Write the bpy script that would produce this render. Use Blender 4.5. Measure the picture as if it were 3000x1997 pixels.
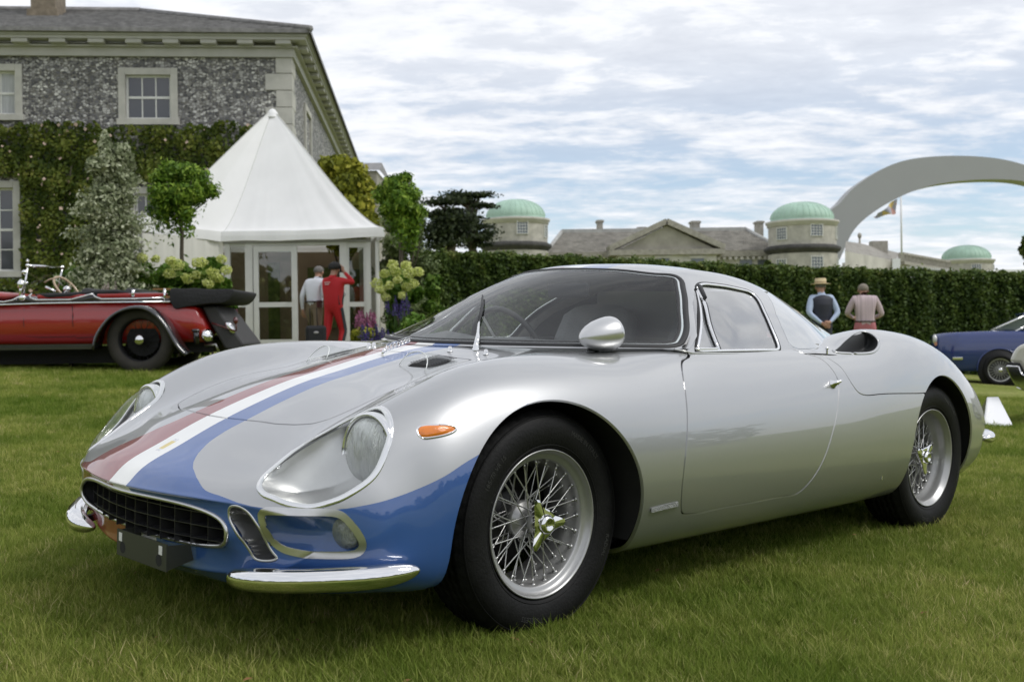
import bpy, bmesh, math, random
import numpy as np
from mathutils import Vector, Matrix, Euler
from mathutils.bvhtree import BVHTree
R = math.radians
sc = bpy.context.scene
for o in list(bpy.data.objects):
    bpy.data.objects.remove(o)
COL = sc.collection

# ---------------------------------------------------------------- camera
cam_d = bpy.data.cameras.new('camera')
cam = bpy.data.objects.new('camera', cam_d)
COL.objects.link(cam)
sc.camera = cam
cam_d.sensor_width = 36.0
cam_d.lens = 39.491
cam_d.shift_y = -23.0 / 3000
cam_d.clip_start = 0.05
cam_d.clip_end = 9000
cam_d.dof.use_dof = True
cam_d.dof.focus_distance = 3.6
cam_d.dof.aperture_fstop = 6.3
cam.location = (0, 0, 1.0)
cam.rotation_euler = (Matrix.Rotation(R(90), 4, 'X') @ Matrix.Rotation(-0.0125, 4, 'Z')).to_euler()

# ---------------------------------------------------------------- sky and sun
SUN_EL, SUN_AZ = 50.0, 108.0      # azimuth measured clockwise from +Y (view direction)
wd = bpy.data.worlds.new("World")
sc.world = wd
wd.use_nodes = True
nt = wd.node_tree
nt.nodes.clear()
def wn(t, **k):
    n = nt.nodes.new(t)
    for a, b in k.items():
        setattr(n, a, b)
    return n
L = nt.links.new
sky = wn('ShaderNodeTexSky', sky_type='NISHITA', sun_disc=False)
sky.sun_elevation = R(SUN_EL)
sky.sun_rotation = R(SUN_AZ)
sky.air_density = 1.0; sky.dust_density = 0.2; sky.ozone_density = 4.0
tc = wn('ShaderNodeTexCoord')
sep = wn('ShaderNodeSeparateXYZ'); L(tc.outputs['Generated'], sep.inputs[0])
def m(op, a, b=None, c=None, clamp=False):
    n = wn('ShaderNodeMath', operation=op, use_clamp=clamp)
    for i, v in enumerate((a, b, c)):
        if v is None: continue
        if isinstance(v, (int, float)): n.inputs[i].default_value = v
        else: L(v, n.inputs[i])
    return n.outputs[0]
zc = m('MAXIMUM', sep.outputs[2], 0.0)
zz = m('ADD', zc, 0.11)
cx = m('DIVIDE', sep.outputs[0], zz); cy = m('DIVIDE', sep.outputs[1], zz)
comb = wn('ShaderNodeCombineXYZ'); L(cx, comb.inputs[0]); L(cy, comb.inputs[1])
def noise(scale, detail, rough, dist=0.0, vec=None, sx=1.0, sy=1.0, loc=(0, 0, 0), rot=0.0):
    mp = wn('ShaderNodeMapping'); mp.inputs['Scale'].default_value = (sx, sy, 1)
    mp.inputs['Location'].default_value = loc
    mp.inputs['Rotation'].default_value = (0, 0, rot)
    L(comb.outputs[0], mp.inputs[0])
    n = wn('ShaderNodeTexNoise'); n.inputs['Scale'].default_value = scale
    n.inputs['Detail'].default_value = detail; n.inputs['Roughness'].default_value = rough
    n.inputs['Distortion'].default_value = dist
    L(mp.outputs[0], n.inputs['Vector'])
    return n.outputs[0]
n1 = noise(0.85, 9, 0.60, 0.25, sx=1.0, sy=1.35, rot=0.35)
n2 = noise(0.26, 3, 0.5, 0.1, loc=(3.1, 1.7, 0))
n3 = noise(3.6, 7, 0.62, 0.35, sx=0.8, sy=1.3, rot=0.3)
n4 = noise(8.5, 6, 0.6, 0.3, sx=0.9, sy=1.2, rot=0.1, loc=(5, 2, 0))
cov = m('ADD', m('ADD', m('MULTIPLY', n1, 0.50), m('MULTIPLY', n4, 0.22)), m('ADD', m('MULTIPLY', n2, 0.34), m('MULTIPLY', n3, 0.34)))
mr = wn('ShaderNodeMapRange', interpolation_type='SMOOTHSTEP')
L(cov, mr.inputs[0]); mr.inputs[1].default_value = 0.52; mr.inputs[2].default_value = 0.75
# near the zenith side the deck closes up
hi = wn('ShaderNodeMapRange', interpolation_type='SMOOTHSTEP')
L(zc, hi.inputs[0]); hi.inputs[1].default_value = 0.09; hi.inputs[2].default_value = 0.26
mask = m('MAXIMUM', mr.outputs[0], m('MULTIPLY', hi.outputs[0], 0.86))
lo = wn('ShaderNodeMapRange', interpolation_type='SMOOTHSTEP')
L(zc, lo.inputs[0]); lo.inputs[1].default_value = 0.0; lo.inputs[2].default_value = 0.06
lo.inputs[3].default_value = 0.75; lo.inputs[4].default_value = 0.0
mask = m('MAXIMUM', mask, lo.outputs[0])
# brightness of the clouds
cb = m('ADD', m('MULTIPLY', n3, 0.33), m('ADD', m('MULTIPLY', n2, 0.22), m('ADD', m('MULTIPLY', n1, 0.2), m('MULTIPLY', n4, 0.16))))
cr = wn('ShaderNodeValToRGB')
L(cb, cr.inputs[0])
cr.color_ramp.elements[0].position = 0.30; cr.color_ramp.elements[0].color = (5.0, 5.2, 5.7, 1)
cr.color_ramp.elements[1].position = 0.58; cr.color_ramp.elements[1].color = (8.2, 8.35, 8.6, 1)
sat = wn('ShaderNodeHueSaturation'); sat.inputs['Saturation'].default_value = 0.78; sat.inputs['Value'].default_value = 1.0
L(sky.outputs[0], sat.inputs['Color'])
mix = wn('ShaderNodeMixRGB'); L(mask, mix.inputs[0]); L(sat.outputs[0], mix.inputs[1]); L(cr.outputs[0], mix.inputs[2])
bg = wn('ShaderNodeBackground'); bg.inputs['Strength'].default_value = 0.092
L(mix.outputs[0], bg.inputs[0])
wo = wn('ShaderNodeOutputWorld'); L(bg.outputs[0], wo.inputs[0])

sun_d = bpy.data.lights.new('sun', 'SUN')
sun_d.energy = 1.05; sun_d.angle = R(18); sun_d.color = (1.0, 0.975, 0.935)
sun = bpy.data.objects.new('sun', sun_d); COL.objects.link(sun)
sdir = Vector((math.sin(R(SUN_AZ)) * math.cos(R(SUN_EL)), math.cos(R(SUN_AZ)) * math.cos(R(SUN_EL)), math.sin(R(SUN_EL))))
sun.rotation_euler = (-sdir).to_track_quat('-Z', 'Y').to_euler()

sc.view_settings.view_transform = 'Standard'
sc.view_settings.look = 'None'
sc.view_settings.gamma = 1.0
sc.view_settings.use_curve_mapping = False
sc.view_settings.exposure = 0.58
sc.render.engine = 'CYCLES'
sc.cycles.max_bounces = 8
sc.cycles.transparent_max_bounces = 16
sc.cycles.use_denoising = True

# ================================================================ helpers
def link(o, parent=None):
    COL.objects.link(o)
    if parent is not None: o.parent = parent
    return o
def tag(o, label=None, cat=None, group=None, kind=None):
    if label: o['label'] = label
    if cat: o['category'] = cat
    if group: o['group'] = group
    if kind: o['kind'] = kind
    return o
def empty(name, loc=(0, 0, 0), rz=0.0, parent=None):
    o = bpy.data.objects.new(name, None); o.empty_display_size = 0.2
    o.location = loc; o.rotation_euler = (0, 0, rz)
    return link(o, parent)
def thing(name, label, cat, loc=(0, 0, 0), rz=0.0, group=None):
    return tag(empty(name, loc, rz), label, cat, group)

MATS = {}
def mat(name, col=(.5, .5, .5), rough=.5, metal=0.0, coat=0.0, spec=None, trans=0.0, ior=None, alpha=None,
        var=0.0, vscale=3.0, bump=0.0, bscale=40.0, emit=None, sheen=0.0, stretch=None, coat_rough=.03, sub=0.0, vdetail=6):
    if name in MATS: return MATS[name]
    mt = bpy.data.materials.new(name); mt.use_nodes = True
    t = mt.node_tree; b = t.nodes['Principled BSDF']
    b.inputs['Base Color'].default_value = (*col, 1); b.inputs['Roughness'].default_value = rough
    b.inputs['Metallic'].default_value = metal; b.inputs['Coat Weight'].default_value = coat
    b.inputs['Coat Roughness'].default_value = coat_rough
    if spec is not None: b.inputs['Specular IOR Level'].default_value = spec
    if trans: b.inputs['Transmission Weight'].default_value = trans
    if ior: b.inputs['IOR'].default_value = ior
    if alpha is not None: b.inputs['Alpha'].default_value = alpha
    if sheen: b.inputs['Sheen Weight'].default_value = sheen
    tcn = None
    def co():
        nonlocal tcn
        if tcn is None:
            c = t.nodes.new('ShaderNodeTexCoord'); tcn = c.outputs['Object']
            if stretch:
                mp = t.nodes.new('ShaderNodeMapping'); mp.inputs['Scale'].default_value = stretch
                t.links.new(tcn, mp.inputs[0]); tcn = mp.outputs[0]
        return tcn
    if var:
        n = t.nodes.new('ShaderNodeTexNoise'); n.inputs['Scale'].default_value = vscale
        n.inputs['Detail'].default_value = vdetail; n.inputs['Roughness'].default_value = .6
        t.links.new(co(), n.inputs['Vector'])
        r = t.nodes.new('ShaderNodeValToRGB')
        r.color_ramp.elements[0].position = .3; r.color_ramp.elements[1].position = .7
        r.color_ramp.elements[0].color = (*[max(0, c * (1 - var)) for c in col], 1)
        r.color_ramp.elements[1].color = (*[min(1, c * (1 + var)) for c in col], 1)
        t.links.new(n.outputs[0], r.inputs[0]); t.links.new(r.outputs[0], b.inputs['Base Color'])
    if bump:
        n = t.nodes.new('ShaderNodeTexNoise'); n.inputs['Scale'].default_value = bscale
        n.inputs['Detail'].default_value = 5
        t.links.new(co(), n.inputs['Vector'])
        bp_ = t.nodes.new('ShaderNodeBump'); bp_.inputs['Strength'].default_value = bump; bp_.inputs['Distance'].default_value = .02
        t.links.new(n.outputs[0], bp_.inputs['Height']); t.links.new(bp_.outputs[0], b.inputs['Normal'])
    if emit: b.inputs['Emission Color'].default_value = (*emit[0], 1); b.inputs['Emission Strength'].default_value = emit[1]
    MATS[name] = mt
    return mt
def glassmat(name, tint=(.9, .93, .92), amount=.12, rough=.02, refl=1.0, fm=1.6):
    """thin pane: mostly see-through with a mirror sheen that grows at grazing angles"""
    if name in MATS: return MATS[name]
    mt = bpy.data.materials.new(name); mt.use_nodes = True
    t = mt.node_tree; t.nodes.clear()
    tr = t.nodes.new('ShaderNodeBsdfTransparent'); tr.inputs[0].default_value = (*tint, 1)
    gl = t.nodes.new('ShaderNodeBsdfGlossy'); gl.inputs['Roughness'].default_value = rough
    gl.inputs['Color'].default_value = (refl, refl, refl, 1)
    lw = t.nodes.new('ShaderNodeLayerWeight'); lw.inputs[0].default_value = .5
    fr = t.nodes.new('ShaderNodeMath'); fr.operation = 'POWER'; fr.inputs[1].default_value = 5.0; t.links.new(lw.outputs['Facing'], fr.inputs[0])
    ad = t.nodes.new('ShaderNodeMath'); ad.operation = 'MULTIPLY_ADD'; ad.use_clamp = True
    ad.inputs[1].default_value = fm; ad.inputs[2].default_value = amount + .045
    t.links.new(fr.outputs[0], ad.inputs[0])
    mx = t.nodes.new('ShaderNodeMixShader'); t.links.new(ad.outputs[0], mx.inputs[0])
    t.links.new(tr.outputs[0], mx.inputs[1]); t.links.new(gl.outputs[0], mx.inputs[2])
    out = t.nodes.new('ShaderNodeOutputMaterial'); t.links.new(mx.outputs[0], out.inputs[0])
    MATS[name] = mt
    return mt

def mk_mesh(name, verts, faces, normals=None, smooth=True):
    me = bpy.data.meshes.new(name)
    me.from_pydata([tuple(v) for v in verts], [], [tuple(f) for f in faces])
    me.update()
    if smooth:
        me.polygons.foreach_set('use_smooth', [True] * len(me.polygons))
        if normals is not None:
            me.normals_split_custom_set_from_vertices([tuple(n) for n in normals])
    return me
def mobj(name, me, mt=None, parent=None, **tg):
    if mt is not None and not me.materials:
        for q in (mt if isinstance(mt, (list, tuple)) else [mt]): me.materials.append(q)
    o = bpy.data.objects.new(name, me); link(o, parent)
    for k_, v_ in tg.items(): o[k_] = v_
    return o

class MB:
    """collects simple solids, builds them as one mesh"""
    def __init__(s): s.v = []; s.f = []; s.sm = []
    def add(s, v, f, smooth=False, M=None):
        b = len(s.v)
        if M is not None: v = [M @ Vector(p) for p in v]
        s.v += [tuple(p) for p in v]; s.f += [tuple(i + b for i in q) for q in f]; s.sm += [smooth] * len(f)
        return s
    def box(s, a, b, M=None):
        x0, y0, z0 = a; x1, y1, z1 = b
        v = [(x0, y0, z0), (x1, y0, z0), (x1, y1, z0), (x0, y1, z0), (x0, y0, z1), (x1, y0, z1), (x1, y1, z1), (x0, y1, z1)]
        return s.add(v, [(3, 2, 1, 0), (4, 5, 6, 7), (0, 1, 5, 4), (1, 2, 6, 5), (2, 3, 7, 6), (3, 0, 4, 7)], False, M)
    def cbox(s, c, d, M=None):
        return s.box([c[i] - d[i] / 2 for i in range(3)], [c[i] + d[i] / 2 for i in range(3)], M)
    def bar(s, a, b, w, h=None, up=(0, 0, 1)):
        a = Vector(a); b = Vector(b); h = h or w
        d = (b - a).normalized(); u = Vector(up)
        r = d.cross(u)
        if r.length < 1e-4: r = d.cross(Vector((0, 1, 0)))
        r.normalize(); u = r.cross(d)
        v = [p + r * sx * w / 2 + u * sz * h / 2 for p in (a, b) for sx, sz in ((-1, -1), (1, -1), (1, 1), (-1, 1))]
        return s.add(v, [(0, 1, 2, 3), (7, 6, 5, 4), (0, 4, 5, 1), (1, 5, 6, 2), (2, 6, 7, 3), (3, 7, 4, 0)])
    def tube(s, pts, r, n=8, closed=False, caps=True, flat=1.0, up=None):
        P = [Vector(p) for p in pts]; m_ = len(P)
        rr = r if isinstance(r, (list, tuple)) else [r] * m_
        v = []; f = []; prev = None
        for i, p in enumerate(P):
            a = P[(i - 1) % m_] if (closed or i > 0) else P[i]
            b = P[(i + 1) % m_] if (closed or i < m_ - 1) else P[i]
            d = (b - a)
            if d.length < 1e-9: d = Vector((0, 0, 1))
            d.normalize()
            if prev is None:
                u = (Vector((0, 0, 1)) if abs(d.z) < .9 else Vector((1, 0, 0)))
            else: u = prev
            if up is not None: u = Vector(up[i]) if isinstance(up[0], (list, tuple, Vector)) else Vector(up)
            u = (u - d * u.dot(d)).normalized(); prev = u; w = d.cross(u)
            for k in range(n):
                t = 2 * math.pi * k / n
                v.append(p + (w * math.cos(t) + u * math.sin(t) * flat) * rr[i])
        for i in range(m_ if closed else m_ - 1):
            j = (i + 1) % m_
            for k in range(n):
                f.append((i * n + k, i * n + (k + 1) % n, j * n + (k + 1) % n, j * n + k))
        if caps and not closed:
            f.append(tuple(range(n))[::-1]); f.append(tuple(range((m_ - 1) * n, m_ * n)))
        return s.add(v, f, True)
    def lathe(s, prof, n=24, M=None, cap0=False, cap1=False):
        """prof: (radius, height) list, axis local z"""
        v = []; f = []
        for r, z in prof:
            for k in range(n):
                t = 2 * math.pi * k / n; v.append((r * math.cos(t), r * math.sin(t), z))
        for i in range(len(prof) - 1):
            for k in range(n):
                f.append((i * n + k, i * n + (k + 1) % n, (i + 1) * n + (k + 1) % n, (i + 1) * n + k))
        if cap0: f.append(tuple(range(n))[::-1])
        if cap1: f.append(tuple(range((len(prof) - 1) * n, len(prof) * n)))
        return s.add(v, f, True, M)
    def ball(s, c, r, n=12, M=None):
        rx, ry, rz = r if isinstance(r, (list, tuple)) else (r, r, r)
        v = []; f = []
        h = max(4, n // 2)
        for i in range(h + 1):
            a = math.pi * i / h
            for k in range(n):
                t = 2 * math.pi * k / n
                v.append((c[0] + rx * math.sin(a) * math.cos(t), c[1] + ry * math.sin(a) * math.sin(t), c[2] - rz * math.cos(a)))
        for i in range(h):
            for k in range(n):
                f.append((i * n + k, i * n + (k + 1) % n, (i + 1) * n + (k + 1) % n, (i + 1) * n + k))
        return s.add(v, f, True, M)
    def prism(s, poly, a, b, axis='y', M=None, smooth=False):
        """poly of 2D points extruded between a and b along an axis"""
        n = len(poly)
        def P(p, t):
            return {'y': (p[0], t, p[1]), 'x': (t, p[0], p[1]), 'z': (p[0], p[1], t)}[axis]
        v = [P(p, a) for p in poly] + [P(p, b) for p in poly]
        f = [tuple(range(n)), tuple(range(2 * n - 1, n - 1, -1))] + [(i, i + n, (i + 1) % n + n, (i + 1) % n) for i in range(n)]
        return s.add(v, f, smooth, M)
    def mesh(s, name):
        me = bpy.data.meshes.new(name); me.from_pydata(s.v, [], s.f); me.update()
        me.polygons.foreach_set('use_smooth', s.sm)
        return me
    def fixn(s, name):
        me = s.mesh(name)
        bm = bmesh.new(); bm.from_mesh(me); bmesh.ops.recalc_face_normals(bm, faces=bm.faces); bm.to_mesh(me); bm.free()
        return me
    def build(s, name, mt=None, parent=None, fix=True, bevel=0, **tg):
        me = s.fixn(name) if fix else s.mesh(name)
        o = mobj(name, me, mt, parent, **tg)
        if bevel:
            md = o.modifiers.new('bevel', 'BEVEL'); md.width = bevel; md.segments = 2; md.limit_method = 'ANGLE'
        return o
def copy_tree(o, parent=None):
    c = o.copy(); COL.objects.link(c)
    c.parent = parent
    for ch in [q for q in bpy.data.objects if q.parent == o and q != c]:
        copy_tree(ch, c)
    return c

# ---- smooth curve through points
def ncs(t, y, tq):
    """natural cubic spline; t knots (n), y (n, ...), tq queries"""
    t = np.asarray(t, float); y = np.asarray(y, float); n = len(t)
    h = np.diff(t); shp = y.shape[1:]; Y = y.reshape(n, -1)
    A = np.zeros((n, n)); B = np.zeros_like(Y); A[0, 0] = A[-1, -1] = 1
    for i in range(1, n - 1):
        A[i, i - 1] = h[i - 1]; A[i, i] = 2 * (h[i - 1] + h[i]); A[i, i + 1] = h[i]
        B[i] = 6 * ((Y[i + 1] - Y[i]) / h[i] - (Y[i] - Y[i - 1]) / h[i - 1])
    M_ = np.linalg.solve(A, B)
    tq = np.asarray(tq, float); i = np.clip(np.searchsorted(t, tq) - 1, 0, n - 2)
    a = (t[i + 1] - tq)[:, None]; b = (tq - t[i])[:, None]; hh = h[i][:, None]
    out = M_[i] * a**3 / (6 * hh) + M_[i + 1] * b**3 / (6 * hh) + (Y[i] / hh - M_[i] * hh / 6) * a + (Y[i + 1] / hh - M_[i + 1] * hh / 6) * b
    return out.reshape((len(tq),) + shp)
def smooth_closed(pts, n):
    P = np.asarray(pts, float); P = np.vstack([P[-3:], P, P[:4]])
    t = np.r_[0, np.cumsum(np.linalg.norm(np.diff(P, axis=0), axis=1) ** .5)]
    return ncs(t, P, np.linspace(t[3], t[-4], n, endpoint=False))
def smooth_open(pts, n):
    P = np.asarray(pts, float)
    t = np.r_[0, np.cumsum(np.linalg.norm(np.diff(P, axis=0), axis=1))]
    return ncs(t, P, np.linspace(0, t[-1], n))
def sdf_poly(poly, Q):
    """signed distance (positive inside) of points Q (...,2) to a closed polygon"""
    poly = np.asarray(poly, float); shp = Q.shape[:-1]; Q = Q.reshape(-1, 2)
    d = np.full(len(Q), 1e9); ins = np.zeros(len(Q), bool)
    n = len(poly)
    for i in range(n):
        a = poly[i]; b = poly[(i + 1) % n]; ab = b - a; L2 = ab @ ab
        if L2 < 1e-14: continue
        t = np.clip(((Q - a) @ ab) / L2, 0, 1)
        d = np.minimum(d, np.linalg.norm(Q - a - t[:, None] * ab, axis=1))
        c = ((a[1] > Q[:, 1]) != (b[1] > Q[:, 1]))
        if abs(ab[1]) > 1e-12:
            xi = a[0] + (Q[:, 1] - a[1]) * ab[0] / ab[1]
            ins ^= c & (Q[:, 0] < xi)
    return np.where(ins, d, -d).reshape(shp)

class Surf:
    """bicubic surface through a control net C[j][k] (stations, rows)"""
    def __init__(s, C, ns, nk, mirror_row0=True):
        C = np.asarray(C, float); s.C = C
        ds = np.linalg.norm(np.diff(C, axis=0), axis=2).mean(1); dk = np.linalg.norm(np.diff(C, axis=1), axis=2).mean(0)
        s.ts = np.r_[0, np.cumsum(ds ** .75)]; s.tk = np.r_[0, np.cumsum(dk ** .75)]
        s.mir = mirror_row0
        # finer sampling, uniform in arc length
        s.qs = np.interp(np.linspace(0, 1, ns), np.r_[0, np.cumsum(ds)] / ds.sum(), s.ts)
        s.qk = np.interp(np.linspace(0, 1, nk), np.r_[0, np.cumsum(dk)] / dk.sum(), s.tk)
        s.P = s.ev(s.qs, s.qk)
        e = 1e-4
        Ps = s.ev(np.minimum(s.qs + e, s.ts[-1]), s.qk) - s.ev(np.maximum(s.qs - e, 0), s.qk)
        Pk = s.ev(s.qs, np.minimum(s.qk + e, s.tk[-1])) - s.ev(s.qs, np.maximum(s.qk - e, 0))
        N = np.cross(Pk, Ps); ln = np.linalg.norm(N, axis=2, keepdims=True); s.N = N / np.maximum(ln, 1e-12)
    def ev(s, qs, qk):
        if s.mir:
            # rows mirrored about the centre plane so the spline is smooth across it
            C = s.C; m_ = 3
            neg = C[:, 1:m_ + 1][:, ::-1].copy(); neg[..., 1] *= -1
            CC = np.concatenate([neg, C], 1); tk = np.r_[-s.tk[1:m_ + 1][::-1], s.tk]
        else: CC, tk = s.C, s.tk
        A = ncs(s.ts, CC, qs)                     # (nq, rows, 3)
        B = ncs(tk, A.transpose(1, 0, 2), qk)     # (nk, nq, 3)
        return B.transpose(1, 0, 2)
def clip_grid(P, N, g):
    """keep g>0; returns verts, faces, normals, border edges (pairs of vert ids)"""
    ns, nk = g.shape; Pf = P.reshape(-1, 3); Nf = N.reshape(-1, 3); gf = g.reshape(-1)
    ids = np.arange(ns * nk).reshape(ns, nk)
    q = np.stack([ids[:-1, :-1], ids[:-1, 1:], ids[1:, 1:], ids[1:, :-1]], -1).reshape(-1, 4)
    pos = (gf > 0)[q]; full = pos.all(1); part = pos.any(1) & ~full
    faces = [tuple(r) for r in q[full].tolist()]
    nv = []; nn = []; emap = {}; base = len(Pf); border = []
    def cut(a, b):
        k = (a, b) if a < b else (b, a)
        if k not in emap:
            t = gf[a] / (gf[a] - gf[b]); t = min(max(t, 0.0), 1.0)
            emap[k] = base + len(nv); nv.append(Pf[a] + t * (Pf[b] - Pf[a]))
            n_ = Nf[a] + t * (Nf[b] - Nf[a]); nn.append(n_ / max(np.linalg.norm(n_), 1e-9))
        return emap[k]
    for r in q[part].tolist():
        out = []
        for i in range(4):
            a = r[i]; b = r[(i + 1) % 4]
            if gf[a] > 0: out.append((a, 0))
            if (gf[a] > 0) != (gf[b] > 0): out.append((cut(a, b), 1))
        if len(out) >= 3: faces.append(tuple(o[0] for o in out))
        for i in range(len(out)):
            if out[i][1] and out[(i + 1) % len(out)][1]: border.append((out[i][0], out[(i + 1) % len(out)][0]))
    V = np.vstack([Pf, nv]) if nv else Pf; NN = np.vstack([Nf, nn]) if nn else Nf
    used = np.zeros(len(V), bool)
    for f in faces: used[list(f)] = True
    mp = np.cumsum(used) - 1
    faces = [tuple(int(mp[i]) for i in f) for f in faces]
    border = [(int(mp[a]), int(mp[b])) for a, b in border if used[a] and used[b]]
    return V[used], faces, NN[used], border
def piece(srf, g, depth=.006, offset=0.0, mirror=(1,)):
    """a panel cut out of a surface, with a turned-in edge; mirror: sides to build"""
    V, F, NN, B = clip_grid(srf.P + srf.N * offset, srf.N, g)
    if depth and B:
        idx = {}; V2 = []; N2 = []; F2 = []
        def dn(i):
            if i not in idx:
                idx[i] = (len(V) + len(V2), len(V) + len(V2) + 1)
                V2.append(V[i]); N2.append(NN[i]); V2.append(V[i] - NN[i] * depth); N2.append(NN[i])
            return idx[i]
        for a, b in B:
            a0, a1 = dn(a); b0, b1 = dn(b); F2.append((b0, a0, a1, b1))
        flat0 = len(F); F = F + F2; V = np.vstack([V, V2]); NN = np.vstack([NN, N2])
    Vs = []; Fs = []; Ns = []; o = 0
    for sd in mirror:
        v = V.copy(); n = NN.copy()
        if sd < 0: v[:, 1] *= -1; n[:, 1] *= -1
        Fs += [tuple(i + o for i in (f if sd > 0 else f[::-1])) for f in F]
        Vs.append(v); Ns.append(n); o += len(v)
    return np.vstack(Vs), Fs, np.vstack(Ns)

# ================================================================ place: where things stand
F_PX = 3290.94
def at(u, v, Y):
    """a point of the place, from its position in the photograph and its distance"""
    a = u - 1500; b = v - 998; cr, sr = math.cos(-.0125), math.sin(-.0125)
    U = a * cr + b * sr; V = -a * sr + b * cr
    return Vector((U / F_PX * Y, Y, 1.0 - (V + 23) / F_PX * Y))
def sst(a, b, x):
    t = np.clip((np.asarray(x, float) - a) / (b - a), 0, 1); return t * t * (3 - 2 * t)
def gz(x, y):
    x = np.asarray(x, float); y = np.asarray(y, float)
    yc = np.minimum(np.maximum(y, -12), 27); xc = np.clip(x, -22, 22)
    pl = .1854 - .03296 * (xc + .4586) + .01936 * (yc - 3.678)
    return pl - .036 * np.log1p(np.exp(xc * 1.2)) / 1.2 * sst(3, 16, yc)
def on_ground(u, v_, Y): p = at(u, v_, Y); return Vector((p.x, p.y, float(gz(p.x, p.y))))
rng = np.random.default_rng(7)
random.seed(7)

# ---------------------------------------------------------------- lawn
def grid_mesh(xs, ys, fz):
    Xg, Yg = np.meshgrid(xs, ys, indexing='ij'); Zg = fz(Xg, Yg)
    v = np.stack([Xg, Yg, Zg], -1).reshape(-1, 3); n, m_ = Xg.shape; ids = np.arange(n * m_).reshape(n, m_)
    f = np.stack([ids[:-1, :-1], ids[1:, :-1], ids[1:, 1:], ids[:-1, 1:]], -1).reshape(-1, 4)
    return v, f
def np_mesh(name, v, f, smooth=True):
    me = bpy.data.meshes.new(name); v = np.asarray(v, np.float32); f = np.asarray(f, np.int32)
    me.vertices.add(len(v)); me.vertices.foreach_set('co', v.ravel())
    k = f.shape[1]; me.loops.add(f.size); me.loops.foreach_set('vertex_index', f.ravel())
    me.polygons.add(len(f)); me.polygons.foreach_set('loop_start', np.arange(0, f.size, k, dtype=np.int32))
    me.update(calc_edges=True); me.validate()
    if smooth: me.polygons.foreach_set('use_smooth', np.ones(len(me.polygons), bool))
    return me
xs = np.r_[-3500, -800, -200, -80, np.linspace(-45, 45, 150), 80, 200, 800, 3500]
ys = np.r_[-3000, -600, -150, -60, np.linspace(-30, 60, 160), 90, 200, 600, 1500, 5000]
v, f = grid_mesh(xs, ys, gz)
lawn_m = bpy.data.materials.new('lawn'); lawn_m.use_nodes = True
t = lawn_m.node_tree; B_ = t.nodes['Principled BSDF']; B_.inputs['Roughness'].default_value = .85; B_.inputs['Specular IOR Level'].default_value = .04
tcn = t.nodes.new('ShaderNodeTexCoord')
def nz(sc_, det, strx=(1, 1, 1)):
    mp = t.nodes.new('ShaderNodeMapping'); mp.inputs['Scale'].default_value = strx; t.links.new(tcn.outputs['Object'], mp.inputs[0])
    n = t.nodes.new('ShaderNodeTexNoise'); n.inputs['Scale'].default_value = sc_; n.inputs['Detail'].default_value = det; n.inputs['Roughness'].default_value = .65
    t.links.new(mp.outputs[0], n.inputs['Vector']); return n.outputs[0]
def ramp(src, stops):
    r = t.nodes.new('ShaderNodeValToRGB'); t.links.new(src, r.inputs[0])
    while len(r.color_ramp.elements) < len(stops): r.color_ramp.elements.new(.5)
    for e, (p, c) in zip(r.color_ramp.elements, stops): e.position = p; e.color = (*c, 1)
    return r.outputs[0]
c1 = ramp(nz(.55, 5), [(.34, (.17, .215, .042)), (.5, (.25, .285, .075)), (.66, (.36, .355, .135))])
c2 = ramp(nz(22, 5), [(.35, (.55, .55, .55)), (.65, (1.3, 1.3, 1.3))])
mx = t.nodes.new('ShaderNodeMixRGB'); mx.blend_type = 'MULTIPLY'; mx.inputs[0].default_value = 1; t.links.new(c1, mx.inputs[1]); t.links.new(c2, mx.inputs[2])
t.links.new(mx.outputs[0], B_.inputs['Base Color'])
bp_ = t.nodes.new('ShaderNodeBump'); bp_.inputs['Strength'].default_value = .9; bp_.inputs['Distance'].default_value = .03
t.links.new(nz(60, 4), bp_.inputs['Height']); t.links.new(bp_.outputs[0], B_.inputs['Normal'])
mobj('ground', np_mesh('ground', v, f), lawn_m, None, kind='structure')

# ---------------------------------------------------------------- grass blades near the camera
def blade_tuft(seed, nb=18, rad=.030, hmin=.022, hmax=.050, wd=.0017):
    r_ = random.Random(seed); v = []; f = []
    for i in range(nb):
        a = r_.random() * 6.283; d = rad * math.sqrt(r_.random()); x, y = d * math.cos(a), d * math.sin(a)
        h = r_.uniform(hmin, hmax); ln = r_.uniform(.1, .9) * h; la = r_.random() * 6.283; w = wd * r_.uniform(.7, 1.3)
        wa = la + 1.57 + r_.uniform(-.6, .6); dx, dy = w * math.cos(wa), w * math.sin(wa); lx, ly = ln * math.cos(la), ln * math.sin(la)
        b = len(v)
        v += [(x - dx, y - dy, -.005), (x + dx, y + dy, -.005), (x + lx * .35 - dx * .8, y + ly * .35 - dy * .8, h * .6), (x + lx * .35 + dx * .8, y + ly * .35 + dy * .8, h * .6), (x + lx, y + ly, h)]
        f += [(b, b + 1, b + 3, b + 2), (b + 2, b + 3, b + 4)]
    me = bpy.data.meshes.new('tuft'); me.from_pydata(v, [], f); return me
gm_ = bpy.data.materials.new('grass_blades'); gm_.use_nodes = True; t = gm_.node_tree; B_ = t.nodes['Principled BSDF']
oi = t.nodes.new('ShaderNodeObjectInfo'); geo = t.nodes.new('ShaderNodeNewGeometry')
c1 = ramp(oi.outputs['Random'], [(0, (.125, .180, .024)), (.45, (.205, .270, .040)), (.80, (.295, .345, .070)), (.96, (.40, .41, .12)), (1.0, (.52, .48, .20))])
tcn = t.nodes.new('ShaderNodeNewGeometry')
class _o: pass
mp = t.nodes.new('ShaderNodeMapping'); t.links.new(geo.outputs['Position'], mp.inputs[0])
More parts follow.
